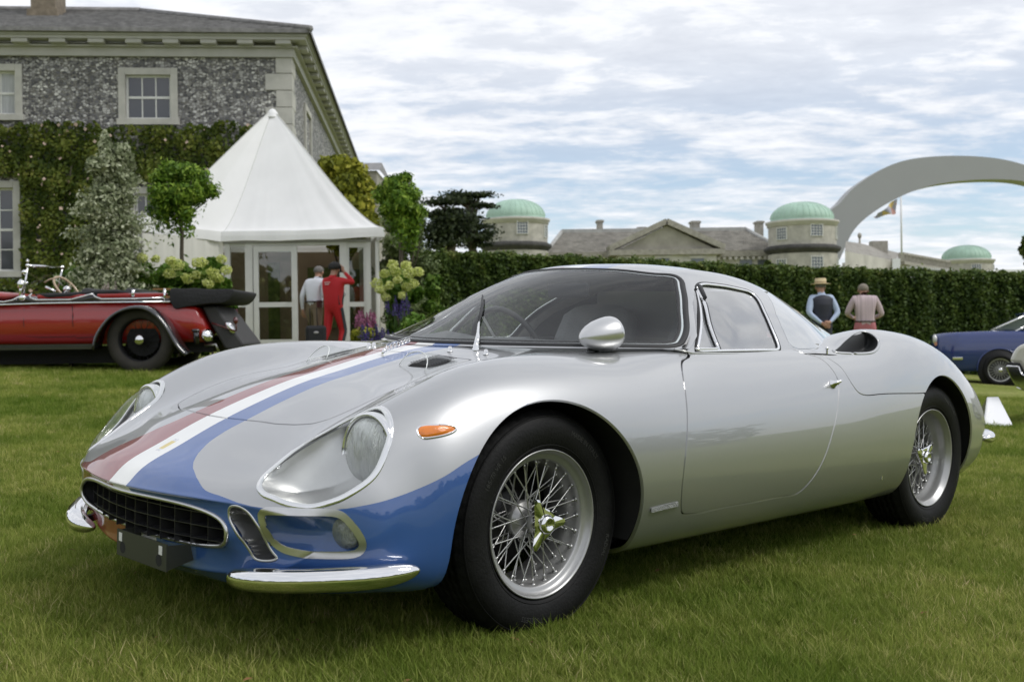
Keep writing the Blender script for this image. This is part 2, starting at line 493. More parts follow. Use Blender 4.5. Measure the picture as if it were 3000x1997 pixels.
n = t.nodes.new('ShaderNodeTexNoise'); n.inputs['Scale'].default_value = 1.1; n.inputs['Detail'].default_value = 4; t.links.new(mp.outputs[0], n.inputs['Vector'])
c2 = ramp(n.outputs[0], [(.35, (.62, .74, .55)), (.65, (1.35, 1.22, 1.6))])
mx = t.nodes.new('ShaderNodeMixRGB'); mx.blend_type = 'MULTIPLY'; mx.inputs[0].default_value = 1; t.links.new(c1, mx.inputs[1]); t.links.new(c2, mx.inputs[2])
t.links.new(mx.outputs[0], B_.inputs['Base Color']); B_.inputs['Roughness'].default_value = .65; B_.inputs['Specular IOR Level'].default_value = .10
tl = t.nodes.new('ShaderNodeBsdfTranslucent'); t.links.new(mx.outputs[0], tl.inputs[0]); ms = t.nodes.new('ShaderNodeMixShader'); ms.inputs[0].default_value = .45
t.links.new(B_.outputs[0], ms.inputs[1]); t.links.new(tl.outputs[0], ms.inputs[2]); t.links.new(ms.outputs[0], t.nodes['Material Output'].inputs[0])
TUFTS = bpy.data.collections.new('tuft_sources')
for i in range(6):
    me = blade_tuft(i, nb=20 if i < 4 else 9, hmax=.040 if i < 4 else .058, hmin=.018 if i < 4 else .03, wd=.0015 if i < 4 else .0012); me.materials.append(gm_); o = bpy.data.objects.new('tuft', me); TUFTS.objects.link(o)
pts = []; scl = []
NP = 150000
Yd = np.exp(rng.uniform(math.log(1.75), math.log(17.0), NP)); Xd = (rng.uniform(-1, 1, NP)) * (.50 * Yd + .15)
Sd = np.where(Yd < 6, 1.0, 1.0 + (Yd - 6) * .05) * rng.uniform(.65, 1.25, NP)
Zd = gz(Xd, Yd)
pm = bpy.data.meshes.new('lawn_grass'); pm.vertices.add(NP); pm.vertices.foreach_set('co', np.stack([Xd, Yd, Zd], -1).astype(np.float32).ravel())
at_ = pm.attributes.new('sc', 'FLOAT', 'POINT'); at_.data.foreach_set('value', Sd.astype(np.float32))
ra = pm.attributes.new('rz', 'FLOAT', 'POINT'); ra.data.foreach_set('value', rng.uniform(0, 6.28, NP).astype(np.float32))
go = bpy.data.objects.new('lawn_grass', pm); COL.objects.link(go); go['kind'] = 'stuff'; tag(go, 'mown green lawn grass around the cars', 'grass')
ng = bpy.data.node_groups.new('scatter_grass', 'GeometryNodeTree')
ng.interface.new_socket('Geometry', in_out='INPUT', socket_type='NodeSocketGeometry'); ng.interface.new_socket('Geometry', in_out='OUTPUT', socket_type='NodeSocketGeometry')
gi = ng.nodes.new('NodeGroupInput'); gout = ng.nodes.new('NodeGroupOutput')
m2p = ng.nodes.new('GeometryNodeMeshToPoints'); iop = ng.nodes.new('GeometryNodeInstanceOnPoints'); ci = ng.nodes.new('GeometryNodeCollectionInfo')
ci.inputs['Collection'].default_value = TUFTS; ci.inputs['Separate Children'].default_value = True; ci.inputs['Reset Children'].default_value = True
iop.inputs['Pick Instance'].default_value = True
ria = ng.nodes.new('GeometryNodeInputNamedAttribute'); ria.data_type = 'FLOAT'; ria.inputs[0].default_value = 'rz'
rsa = ng.nodes.new('GeometryNodeInputNamedAttribute'); rsa.data_type = 'FLOAT'; rsa.inputs[0].default_value = 'sc'
cx_ = ng.nodes.new('ShaderNodeCombineXYZ'); ng.links.new(ria.outputs[0], cx_.inputs[2])
cs_ = ng.nodes.new('ShaderNodeCombineXYZ')
for i in range(3): ng.links.new(rsa.outputs[0], cs_.inputs[i])
ng.links.new(gi.outputs[0], m2p.inputs[0]); ng.links.new(m2p.outputs[0], iop.inputs['Points']); ng.links.new(ci.outputs[0], iop.inputs['Instance'])
ng.links.new(cx_.outputs[0], iop.inputs['Rotation']); ng.links.new(cs_.outputs[0], iop.inputs['Scale']); ng.links.new(iop.outputs[0], gout.inputs[0])
md = go.modifiers.new('scatter', 'NODES'); md.node_group = ng

# a scatter of dry leaf bits and clippings on the lawn
LB = 90; yy = np.exp(rng.uniform(math.log(1.9), math.log(9), LB)); xx = rng.uniform(-1, 1, LB) * .45 * yy; PB = np.stack([xx, yy, gz(xx, yy) + .035], -1)
vv = []; ff = []
for i, p in enumerate(PB):
    a = rng.uniform(0, 6.28); s_ = rng.uniform(.006, .016); u_1 = np.array([math.cos(a), math.sin(a), rng.uniform(-.4, .4)]) * s_; u_2 = np.array([-math.sin(a), math.cos(a), rng.uniform(-.4, .4)]) * s_ * .45
    k = len(vv); vv += [p - u_1, p + u_2 + [0, 0, s_ * .2], p + u_1, p - u_2 + [0, 0, s_ * .2]]; ff.append((k, k + 1, k + 2, k + 3))
mobj('dry_leaves', np_mesh('dry_leaves', vv, ff, False), mat('dry_leaf', (.22, .11, .04), .8), None, kind='stuff', label='tiny dry leaf bits scattered on the lawn', category='leaves')

# ---------------------------------------------------------------- foliage tools
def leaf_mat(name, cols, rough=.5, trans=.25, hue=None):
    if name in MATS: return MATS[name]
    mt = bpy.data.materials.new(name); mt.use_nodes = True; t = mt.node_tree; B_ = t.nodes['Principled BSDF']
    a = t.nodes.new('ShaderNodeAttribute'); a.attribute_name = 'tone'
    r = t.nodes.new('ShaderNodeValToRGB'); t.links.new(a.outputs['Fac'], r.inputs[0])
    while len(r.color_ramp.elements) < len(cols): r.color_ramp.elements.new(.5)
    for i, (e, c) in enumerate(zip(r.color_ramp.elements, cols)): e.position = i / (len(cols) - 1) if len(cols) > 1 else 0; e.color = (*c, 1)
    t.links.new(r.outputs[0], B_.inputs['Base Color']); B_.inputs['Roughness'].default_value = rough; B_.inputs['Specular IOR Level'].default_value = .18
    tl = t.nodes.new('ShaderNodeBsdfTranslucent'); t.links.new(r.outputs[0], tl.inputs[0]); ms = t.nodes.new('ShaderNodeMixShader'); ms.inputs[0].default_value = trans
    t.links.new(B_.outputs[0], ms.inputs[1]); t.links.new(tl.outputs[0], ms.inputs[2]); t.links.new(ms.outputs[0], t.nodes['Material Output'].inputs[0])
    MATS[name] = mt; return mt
def leaves(name, P, size, mt, parent=None, out=None, aspect=1.7, droop=0.0, flat=0.0, tone=None, clump=None, **tg):
    """one small leaf blade (a bent quad) at every point of P; out = outward directions"""
    P = np.asarray(P, float); n = len(P)
    s = size * rng.uniform(.6, 1.35, n)[:, None]
    d = rng.normal(size=(n, 3))
    if out is not None: d = d * .75 + np.asarray(out) * 1.0
    d /= np.linalg.norm(d, axis=1, keepdims=True)
    r = rng.normal(size=(n, 3)); r[:, 2] -= droop; u = np.cross(d, r); u /= np.maximum(np.linalg.norm(u, axis=1, keepdims=True), 1e-6); w = np.cross(d, u)
    a = P - w * s * aspect / 2; b = P + u * s / 2 + d * s * .12; c = P + w * s * aspect / 2; e = P - u * s / 2 + d * s * .12
    v = np.stack([a, b, c, e], 1).reshape(-1, 3); f = np.arange(n * 4).reshape(-1, 4)
    me = np_mesh(name, v, f, False)
    tn = (rng.uniform(0, 1, n) if tone is None else np.clip(tone + rng.normal(0, .16, n), 0, 1))
    at_ = me.attributes.new('tone', 'FLOAT', 'POINT'); at_.data.foreach_set('value', np.repeat(tn, 4).astype(np.float32)[:len(me.vertices)])
    return mobj(name, me, mt, parent, **tg)
def shell_points(n, c, r, inner=.55, squash=None, lumps=9, lump=.25, seed=0):
    """points through the outer part of a lumpy ball; returns points, outward dirs, tone by clump"""
    g = np.random.default_rng(seed + 11); d = g.normal(size=(n, 3)); d /= np.linalg.norm(d, axis=1, keepdims=True)
    L = g.normal(size=(lumps, 3)); L /= np.linalg.norm(L, axis=1, keepdims=True)
    dd = (d @ L.T).max(1); rad = 1 - lump + lump * sst(.62, .98, dd) * 1.25
    k = g.uniform(inner, 1, n) ** .6 * np.where(g.uniform(0, 1, n) < .12, g.uniform(1.0, 1.16, n), 1.0)
    P = d * (rad * k)[:, None] * np.asarray(r) + np.asarray(c)
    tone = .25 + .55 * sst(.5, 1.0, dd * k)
    return P, d, tone
def tapered(b, p0, p1, r0, r1, n=7, wob=.0, seg=5):
    p0, p1 = Vector(p0), Vector(p1); pts = []; rr = []
    for i in range(seg + 1):
        t = i / seg; q = p0.lerp(p1, t) + Vector((random.uniform(-wob, wob), random.uniform(-wob, wob), 0)) * (0 < i < seg); pts.append(q); rr.append(r0 + (r1 - r0) * t)
    b.tube(pts, rr, n); return pts
chrome = mat('chrome', (.80, .80, .80), .06, 1.0)
bark = mat('bark_brown', (.09, .075, .055), .9, var=.35, vscale=6, bump=.6, bscale=30)
bark_grey = mat('bark_grey', (.20, .19, .165), .85, var=.25, vscale=6, bump=.4, bscale=30)
G_DARK = [(.016, .032, .007), (.042, .072, .014), (.080, .115, .026), (.15, .165, .05)]
G_MID = [(.028, .065, .010), (.065, .13, .018), (.11, .20, .028), (.19, .27, .05)]
G_BRIGHT = [(.035, .085, .010), (.070, .150, .016), (.11, .21, .026), (.18, .26, .05)]
G_LIME = [(.05, .11, .014), (.12, .22, .022), (.21, .32, .036), (.33, .43, .07)]
G_YELL = [(.08, .10, .012), (.19, .21, .022), (.30, .31, .035), (.44, .40, .06)]
G_GREY = [(.13, .16, .08), (.29, .33, .19), (.46, .49, .33), (.62, .64, .48)]
G_CEDAR = [(.012, .020, .008), (.024, .036, .014), (.042, .058, .024), (.07, .085, .04)]

# ---- clipped standard trees (balls on stems)
def standard_tree(u, vtop, vbot, ul, ur, Y, label, seed, n=15000):
    c0 = at((ul + ur) / 2, (vtop + vbot) / 2, Y); rx = (ur - ul) / 2 / F_PX * Y; rz = (vbot - vtop) / 2 / F_PX * Y
    base = on_ground(u, 0, Y); base.x = at(u, vbot, Y).x
    t = thing('standard_tree', label, 'tree', base, group='ball-headed standard trees by the marquee')
    g_ = np.random.default_rng(seed); PP = []; DD = []; TT = []
    for i in range(46):
        th = g_.uniform(0, 6.283); ph = math.acos(g_.uniform(-.85, 1)); q_ = g_.uniform(.35, .84); r0 = g_.uniform(.20, .31) * rx
        P_, d_, t_ = shell_points(n // 46, (c0.x - base.x + q_ * rx * .93 * math.sin(ph) * math.cos(th), q_ * rx * .93 * math.sin(ph) * math.sin(th), c0.z - base.z + q_ * rz * .95 * math.cos(ph)), (r0 * 1.2, r0 * 1.2, r0), .2, lumps=5, seed=seed * 97 + i)
        PP.append(P_); DD.append(d_ + .5 * np.array([math.sin(ph) * math.cos(th), math.sin(ph) * math.sin(th), math.cos(ph)])); TT.append(t_)
    P = np.vstack(PP); d = np.vstack(DD); tn = np.concatenate(TT)
    P += rng.normal(0, .022, P.shape); k = (P[:, 2] < c0.z - base.z - rz * .30); P[k, 2] -= np.abs(rng.normal(0, .17, k.sum())) * (rng.uniform(0, 1, k.sum()) < .5)
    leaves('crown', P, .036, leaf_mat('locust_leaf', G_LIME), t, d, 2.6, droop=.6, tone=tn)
    b = MB(); tapered(b, (0, 0, 0), (c0.x - base.x, 0, c0.z - base.z), .045, .03, 8, .015, 8)
    for i in range(9):
        a = i * .9; tapered(b, (c0.x - base.x, 0, c0.z - base.z - rz * .75), (c0.x - base.x + math.cos(a) * rx * .7, math.sin(a) * rx * .7, c0.z - base.z + rz * random.uniform(-.3, .6)), .02, .006, 5, .03, 3)
    b.build('trunk', bark, t); return t
standard_tree(540, 462, 672, 416, 642, 19.5, 'ball-headed small tree in front of the left slope of the white tent', 1)
standard_tree(1175, 490, 700, 1092, 1250, 19.5, 'ball-headed small tree to the right of the glazed marquee', 2, 15000)

# ---- slim silvery tree in front of the creeper
base = on_ground(305, 0, 18.0)
t = thing('silver_leaved_tree', 'slim grey-green variegated tree in front of the creeper-clad wall', 'tree', base)
PP = []; DD = []; TT = []
for i in range(34):
    h = i / 33; z0 = at(0, 865 - h * 440, 18).z - base.z; w = (.50 * (1 - h) ** .7 + .10) * (1 + .38 * math.sin(i * 2.1)); cxx = .17 * math.sin(i * 1.3) + .10 * h
    P, d, tn = shell_points(560, (cxx, random.uniform(-.15, .15), z0), (w, w * .8, .22), .2, lumps=5, seed=i); PP.append(P); DD.append(d); TT.append(tn)
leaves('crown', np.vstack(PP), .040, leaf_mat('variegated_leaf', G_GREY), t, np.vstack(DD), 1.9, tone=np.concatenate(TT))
b = MB(); tapered(b, (0, 0, 0), (.05, 0, at(0, 470, 18).z - base.z), .035, .01, 7, .03, 8); b.build('trunk', bark_grey, t)

# ---- yellowing tree and grey-green shrub behind the marquee
def bushy(name, label, u0, u1, v0, v1, Y, cols, nleaf, size, cat='tree', seed=0, depth=1.6, clumps=16, group=None, trunk=True, lname='mixed_leaf'):
    a = at(u0, v0, Y); b_ = at(u1, v1, Y); cx0 = (a.x + b_.x) / 2; g0 = float(gz(cx0, Y)); t = thing(name, label, cat, (cx0, Y, g0), group=group)
    w = (b_.x - a.x) / 2; zt = a.z - g0; zb = max(b_.z - g0, .05) if cat == 'tree' else .04; h = (zt - zb) / 2; g = np.random.default_rng(seed)
    PP = []; DD = []; TT = []
    for i in range(clumps):
        th = g.uniform(0, 6.28); q = g.uniform(0, 1) ** .5; zz = g.uniform(-1, 1); rr = math.sqrt(max(0, 1 - (max(zz, 0)) ** 2)) * .72
        r0 = g.uniform(.26, .42) * min(w, h) * 1.2
        c = (math.cos(th) * q * rr * w, math.sin(th) * q * rr * depth / 2, zb + h + zz * (h - r0 * .7)); P, d, tn = shell_points(nleaf // clumps, c, (r0 * 1.15, r0, r0), .35, lumps=6, seed=seed * 31 + i)
        PP.append(P); DD.append(d); TT.append(tn)
    P = np.vstack(PP); k = P[:, 2] > .02
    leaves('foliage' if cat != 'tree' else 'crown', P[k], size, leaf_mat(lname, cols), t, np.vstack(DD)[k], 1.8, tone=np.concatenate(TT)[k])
    if trunk:
        b = MB(); tapered(b, (0, 0, 0), (0, 0, zt * .7), .06 if cat == 'tree' else .02, .02, 7, .05, 6)
        for i in range(6): tapered(b, (0, 0, zt * .3), (g.uniform(-.6, .6) * w, g.uniform(-.3, .3), zt * g.uniform(.5, .85)), .03 if cat == 'tree' else .012, .008, 5, .04, 4)
        b.build('trunk' if cat == 'tree' else 'stem', bark, t)
    return t
bushy('yellowing_tree', 'tall yellow-green tree rising behind the right slope of the white tent', 890, 1110, 425, 760, 24.5, G_YELL, 14000, .075, seed=3, lname='yellow_leaf', clumps=24)
bushy('grey_green_shrub', 'tall loose grey-green shrub behind the right ball-headed tree', 1085, 1285, 555, 860, 22.5, [(.06, .085, .03), (.12, .16, .06), (.20, .25, .11), (.32, .36, .20)], 15000, .05, cat='shrub', seed=4, lname='grey_green_leaf', clumps=26)

# ---- flower beds
def hydrangea(u0, u1, v0, v1, Y, label, seed, heads, nl=5000, group='hydrangeas in the flower beds'):
    t = bushy('hydrangea', label, u0, u1, v0 + 12, v1, Y, G_BRIGHT, int(nl * 1.8), .075, cat='shrub', seed=seed, group=group, lname='broad_leaf', depth=.9, clumps=12)
    g = np.random.default_rng(seed); x0, y0, z0 = t.location
    hm = leaf_mat('hydrangea_floret', [(.36, .44, .09), (.56, .62, .16), (.68, .72, .26), (.76, .78, .42)], trans=.2)
    for (u, v) in heads:
        c = at(u, v, Y - .35 - g.uniform(0, .15)); r0 = g.uniform(.075, .115); P, d, tn = shell_points(360, (c.x - x0, c.y - y0, c.z - z0), (r0, r0, r0 * .8), .6, lumps=12, lump=.25, seed=int(u))
        leaves('flower_head', P, .022, hm, t, d, 1.1, tone=tn)
    return t
hydrangea(340, 465, 745, 900, 18.6, 'hydrangea with yellow-green heads left of the ball tree stem', 21, [(415, 755), (455, 758), (390, 790), (372, 765)])
hydrangea(455, 590, 750, 905, 18.4, 'hydrangea with yellow heads directly in front of the ball tree stem', 22, [(500, 762), (495, 800), (520, 775), (548, 815), (575, 770)])
hydrangea(560, 690, 745, 905, 18.3, 'hydrangea with pale heads beside the left glass panel of the marquee', 23, [(590, 768), (575, 805), (622, 800), (650, 758), (610, 830), (640, 815), (663, 790)])
hydrangea(1105, 1245, 765, 960, 18.2, 'hydrangea crowded with pale yellow heads right of the marquee', 24, [(1125, 800), (1160, 795), (1190, 778), (1140, 835), (1200, 800), (1115, 850), (1165, 820), (1225, 795), (1190, 840), (1130, 870), (1150, 775), (1210, 830), (1105, 830), (1180, 865)], nl=6500)
bushy('low_shrub', 'low dark green shrub at the foot of the creeper-clad house', -60, 90, 845, 925, 19.5, G_DARK, 5000, .06, cat='shrub', seed=31, lname='dark_leaf', trunk=False)
bushy('leafy_shrub', 'broad dark green shrub under the slim silver tree', 130, 350, 790, 915, 18.8, G_MID, 8000, .07, cat='shrub', seed=32, lname='mid_leaf', trunk=False)
bushy('leafy_shrub', 'dense broad-leaved green bed between the silver tree and the marquee', 335, 690, 782, 905, 18.9, G_BRIGHT, 11000, .08, cat='shrub', seed=36, lname='broad_leaf', trunk=False, clumps=30)
bushy('fern_clump', 'feathery green fern clump below the right hydrangea', 1160, 1290, 915, 1010, 17.5, G_BRIGHT, 5000, .05, cat='plant', seed=33, lname='broad_leaf', trunk=False)
bushy('fern_clump', 'yellow-green foliage clump at the foot of the marquee corner', 1020, 1130, 960, 1020, 17.4, G_YELL, 3500, .045, cat='plant', seed=34, lname='yellow_leaf', trunk=False)
bushy('leafy_shrub', 'green shrub between the right hydrangea and the hedge', 1225, 1310, 800, 960, 18.6, G_MID, 5000, .06, cat='shrub', seed=35, lname='mid_leaf', trunk=False)
def spikes(u0, u1, v0, v1, Y, col, label, seed, n=26, group=None):
    a = at(u0, v0, Y); b_ = at(u1, v1, Y); g = np.random.default_rng(seed); cx0 = (a.x + b_.x) / 2; g0 = float(gz(cx0, Y))
    t = thing('flower_clump', label, 'flowers', (cx0, Y, g0), group=group); st = MB(); PP = []
    for i in range(n):
        x = g.uniform(a.x, b_.x) - cx0; y = g.uniform(-.25, .25); z1 = g.uniform(.75, 1.0) * (a.z - g0); z0 = z1 - .28 * (a.z - b_.z) - .12
        st.tube([(x, y, 0), (x, y, z1)], .004, 4); m_ = 70; k = g.uniform(0, 1, m_); P = np.stack([x + g.normal(0, .028, m_) * (1 - k), y + g.normal(0, .028, m_) * (1 - k), z0 + (z1 - z0) * k], -1); PP.append(P)
    leaves('blossom', np.vstack(PP), .022, leaf_mat('petal_' + seed_name(seed), [tuple(c * .7 for c in col), col]), t, None, 1.2); st.build('stem', leaf_mat('stem_green', [(.04, .09, .015), (.05, .1, .02)]), t)
    return t
def seed_name(s): return {41: 'pink', 42: 'pink', 43: 'blue', 44: 'blue', 45: 'white'}.get(s, 'pink')
spikes(1045, 1100, 905, 965, 17.6, (.52, .20, .34), 'fluffy pink astilbe in front of the right glass panel', 41, 34)
spikes(640, 690, 905, 950, 17.6, (.52, .20, .34), 'fluffy pink astilbe behind the red tourer tail', 42, 20)
spikes(1060, 1150, 940, 990, 17.2, (.13, .10, .30), 'violet flower spikes below the pink astilbe', 43, 26)
spikes(1130, 1195, 850, 900, 17.8, (.16, .15, .33), 'violet flower spikes in the middle of the right hydrangea', 44, 18)
spikes(297, 325, 820, 860, 17.4, (.60, .52, .48), 'pale cream flower plume under the slim silver tree', 45, 10)

# ---- the hedge
def hedge():
    A = at(1195, 0, 25.5); B2 = at(3120, 0, 27.5); ax, ay, bx, by = A.x, A.y, B2.x, B2.y
    t = thing('hedge', 'long clipped dark green hedge running behind the cars', 'hedge', ((ax + bx) / 2, (ay + by) / 2, float(gz((ax + bx) / 2, 26.5)) - .1))
    o = np.array(t.location); L_ = math.hypot(bx - ax, by - ay); dx, dy = (bx - ax) / L_, (by - ay) / L_; nx, ny = dy, -dx
    us = [1195, 1400, 1800, 2200, 2600, 3000, 3120]; vt = [742, 745, 765, 785, 796, 804, 806]
    def ztop(s):
        u_ = np.interp(s, [0, 1], [1195, 3120]); vv = np.interp(u_, us, vt); Yy = ay + (by - ay) * s; return 1.0 - ((u_ - 1500) * .0125 + (vv - 998) + 23) / F_PX * Yy
    n = 120000; s = rng.uniform(0, 1, n); face = rng.uniform(0, 1, n) < .80
    zt = ztop(s); zb = gz(ax + (bx - ax) * s, ay + (by - ay) * s) - .1
    und = .10 * np.sin(s * 60) + .06 * np.sin(s * 140 + 1) + .03 * np.sin(s * 310)
    k = rng.uniform(0, 1, n)
    dpt = np.where(face, -.04 + rng.normal(0, .055, n) + und * .6, rng.uniform(-.9, 0, n))
    z = np.where(face, zb + (zt - zb) * k, zt + und * .25 + rng.normal(0, .035, n) + np.where(rng.uniform(0, 1, n) < .03, .06, 0))
    P = np.stack([ax + (bx - ax) * s + nx * dpt, ay + (by - ay) * s + ny * dpt, z], -1) - o
    out = np.where(face[:, None], np.array([nx, ny, .25]), np.array([nx * .3, ny * .3, 1]))
    blot = np.sin(s * 97 + z * 3.1) * np.sin(s * 41 - z * 4.7) + np.sin(s * 233 + z * 9)
    tone = .30 + .13 * blot + np.where(face, .18 * sst(.86, 1.0, k), .28)  # sunlit top painted into the tone: top face and upper edge get lighter leaves
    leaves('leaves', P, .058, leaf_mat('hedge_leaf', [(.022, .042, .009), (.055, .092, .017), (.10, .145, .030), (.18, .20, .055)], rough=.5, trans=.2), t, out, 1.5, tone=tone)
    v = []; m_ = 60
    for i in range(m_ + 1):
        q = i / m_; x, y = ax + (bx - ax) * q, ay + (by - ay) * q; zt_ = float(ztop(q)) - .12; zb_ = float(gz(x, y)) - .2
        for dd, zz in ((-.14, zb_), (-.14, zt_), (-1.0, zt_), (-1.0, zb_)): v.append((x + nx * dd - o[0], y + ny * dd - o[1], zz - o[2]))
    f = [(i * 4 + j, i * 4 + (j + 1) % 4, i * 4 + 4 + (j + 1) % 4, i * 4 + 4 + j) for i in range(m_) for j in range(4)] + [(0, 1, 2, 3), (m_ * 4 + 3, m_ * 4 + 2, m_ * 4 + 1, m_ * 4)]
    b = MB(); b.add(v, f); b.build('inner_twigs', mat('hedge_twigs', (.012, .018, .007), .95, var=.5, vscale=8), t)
hedge()

# ---- cedars and far shrubs
def cedar(u0, u1, v0, v1, Y, label, seed):
    g = np.random.default_rng(seed); a = at(u0, v0, Y); b_ = at(u1, v1, Y); cx0 = (a.x + b_.x) / 2; z0 = b_.z - 3; H = a.z - z0; w = (b_.x - a.x) / 2
    t = thing('cedar_tree', label, 'tree', (cx0, Y, z0), group='dark cedars beside the great house'); b = MB(); tapered(b, (0, 0, 0), (g.uniform(-1, 1), 0, H * .93), .55, .15, 8, .25, 8)
    PP = []; DD = []; TT = []
    for i in range(19):
        h = g.uniform(.42, 1.0); th = g.uniform(0, 6.28); L_ = w * (1.05 - abs(h - .72) * .9) * g.uniform(.35, 1.0); ex, ey = math.cos(th) * L_, math.sin(th) * L_ * .6; ez = H * h
        tapered(b, (0, 0, ez - H * .12), (ex * .85, ey, ez), .22, .05, 5, .2, 4); r0 = g.uniform(1.2, 2.3)
        P, d, tn = shell_points(480, (ex, ey, ez), (r0 * 1.25, r0, r0 * .24), .1, lumps=7, lump=.5, seed=seed * 40 + i); PP.append(P); DD.append(d); TT.append(tn * .8)
    leaves('crown', np.vstack(PP), .20, leaf_mat('cedar_needles', G_CEDAR), t, np.vstack(DD), 1.4, tone=np.concatenate(TT)); b.build('trunk', bark, t)
cedar(1255, 1350, 590, 750, 92, 'dark flat-topped cedar left of the nearer domed turret, lower one', 51)
cedar(1318, 1448, 566, 750, 100, 'dark layered cedar touching the nearer domed turret, taller one', 52)
bushy('far_shrub', 'small yellow-green shrub peeping over the hedge below the pediment', 1640, 1700, 742, 790, 34, G_MID, 1200, .09, cat='shrub', seed=61, lname='mid_leaf', trunk=False)
bushy('far_shrub', 'yellow-green bush above the hedge beside the farther turret', 2480, 2600, 762, 830, 34, G_YELL, 2500, .09, cat='shrub', seed=62, lname='yellow_leaf', trunk=False)
bushy('far_shrub', 'dark green sprig above the hedge under the farther turret', 2225, 2275, 762, 810, 34, G_DARK, 1200, .09, cat='shrub', seed=63, lname='dark_leaf', trunk=False)
bushy('far_tree', 'dark tree just entering the picture beside the smallest dome', 2984, 3060, 680, 830, 120, G_DARK, 3000, .35, cat='tree', seed=64, lname='dark_leaf')
# woodland on the far side of the show field, behind the photographer (seen in the paintwork and chrome)
PP = []; DD = []
for i in range(70):
    a = R(80 + i * 3.45); rr = 85 + 18 * math.sin(i * 1.7); c = (rr * math.sin(a), rr * math.cos(a), 3.5 + 1.5 * math.sin(i * 2.3)); P, d, tn = shell_points(420, c, (6, 6, 5.5 + 2.5 * math.sin(i * 3.1)), .6, seed=i); PP.append(P); DD.append(d)
leaves('woodland', np.vstack(PP), 1.3, leaf_mat('woodland_leaf', G_DARK), None, np.vstack(DD), 1.2, kind='stuff')
bpy.data.objects['woodland']['label'] = 'distant belt of dark woodland across the field'; bpy.data.objects['woodland']['category'] = 'woodland'

# ================================================================ flint house
stone = mat('pale_limestone', (.46, .45, .41), .8, var=.16, vscale=2.2, bump=.25, bscale=25)
stone_d = mat('weathered_stone', (.33, .31, .27), .85, var=.25, vscale=3, bump=.3, bscale=20)
cream = mat('cream_paintwork', (.43, .425, .385), .6, var=.07, vscale=3)
white_p = mat('white_window_paint', (.66, .66, .63), .5, var=.05, vscale=5)
slate = mat('grey_slate', (.19, .185, .18), .6, var=.35, vscale=5, bump=.3, bscale=20)
pane_m = mat('dark_window_pane', (.035, .038, .045), .08, coat=.4, spec=.8)
net_m = mat('net_curtain', (.42, .43, .44), .8, var=.2, vscale=6, stretch=(6, 1, .4))
def flint():
    mt = bpy.data.materials.new('knapped_flint'); mt.use_nodes = True; t = mt.node_tree; B_ = t.nodes['Principled BSDF']; LK = t.links.new
    tc_ = t.nodes.new('ShaderNodeTexCoord'); mp = t.nodes.new('ShaderNodeMapping'); mp.inputs['Scale'].default_value = (12, 12, 17); LK(tc_.outputs['Object'], mp.inputs[0])
    vo = t.nodes.new('ShaderNodeTexVoronoi'); vo.inputs['Randomness'].default_value = .85; vo.inputs['Scale'].default_value = 1; LK(mp.outputs[0], vo.inputs['Vector'])
    ve = t.nodes.new('ShaderNodeTexVoronoi'); ve.feature = 'DISTANCE_TO_EDGE'; ve.inputs['Randomness'].default_value = .85; ve.inputs['Scale'].default_value = 1; LK(mp.outputs[0], ve.inputs['Vector'])
    r = t.nodes.new('ShaderNodeValToRGB'); sx = t.nodes.new('ShaderNodeSeparateColor'); LK(vo.outputs['Color'], sx.inputs[0]); LK(sx.outputs[0], r.inputs[0])
    E_ = r.color_ramp; E_.interpolation = 'LINEAR'
    while len(E_.elements) < 5: E_.elements.new(.5)
    for e, (p, c) in zip(E_.elements, ((0, (.065, .065, .072)), (.3, (.15, .15, .158)), (.5, (.27, .268, .265)), (.75, (.46, .455, .44)), (1, (.66, .655, .635)))): e.position = p; e.color = (*c, 1)
    nb = t.nodes.new('ShaderNodeTexNoise'); nb.inputs['Scale'].default_value = .9; nb.inputs['Detail'].default_value = 5; LK(tc_.outputs['Object'], nb.inputs['Vector'])
    rb = t.nodes.new('ShaderNodeValToRGB'); LK(nb.outputs[0], rb.inputs[0]); rb.color_ramp.elements[0].position = .35; rb.color_ramp.elements[1].position = .65
    rb.color_ramp.elements[0].color = (.75, .75, .77, 1); rb.color_ramp.elements[1].color = (1.25, 1.24, 1.2, 1)
    m1 = t.nodes.new('ShaderNodeMixRGB'); m1.blend_type = 'MULTIPLY'; m1.inputs[0].default_value = 1; LK(r.outputs[0], m1.inputs[1]); LK(rb.outputs[0], m1.inputs[2])
    me_ = t.nodes.new('ShaderNodeMapRange'); LK(ve.outputs['Distance'], me_.inputs[0]); me_.inputs[1].default_value = .02; me_.inputs[2].default_value = .12
    m2 = t.nodes.new('ShaderNodeMixRGB'); LK(me_.outputs[0], m2.inputs[0]); m2.inputs[1].default_value = (.20, .19, .17, 1); LK(m1.outputs[0], m2.inputs[2])
    LK(m2.outputs[0], B_.inputs['Base Color']); B_.inputs['Roughness'].default_value = .6
    bu = t.nodes.new('ShaderNodeBump'); bu.inputs['Strength'].default_value = .8; bu.inputs['Distance'].default_value = .03; LK(me_.outputs[0], bu.inputs['Height']); LK(bu.outputs[0], B_.inputs['Normal'])
    return mt
flint_m = flint()
HY = 28.0; hx = at(852, 300, HY).x; hang = math.atan(-.079)
hbase = float(gz(hx, HY)) - .3
house = thing('flint_house', 'two-storey flint house with cream cornice and slate roof at the left', 'house', (hx, HY, hbase), hang)
HM = Matrix.Translation((hx, HY, hbase)) @ Matrix.Rotation(hang, 4, 'Z'); HI = HM.inverted()
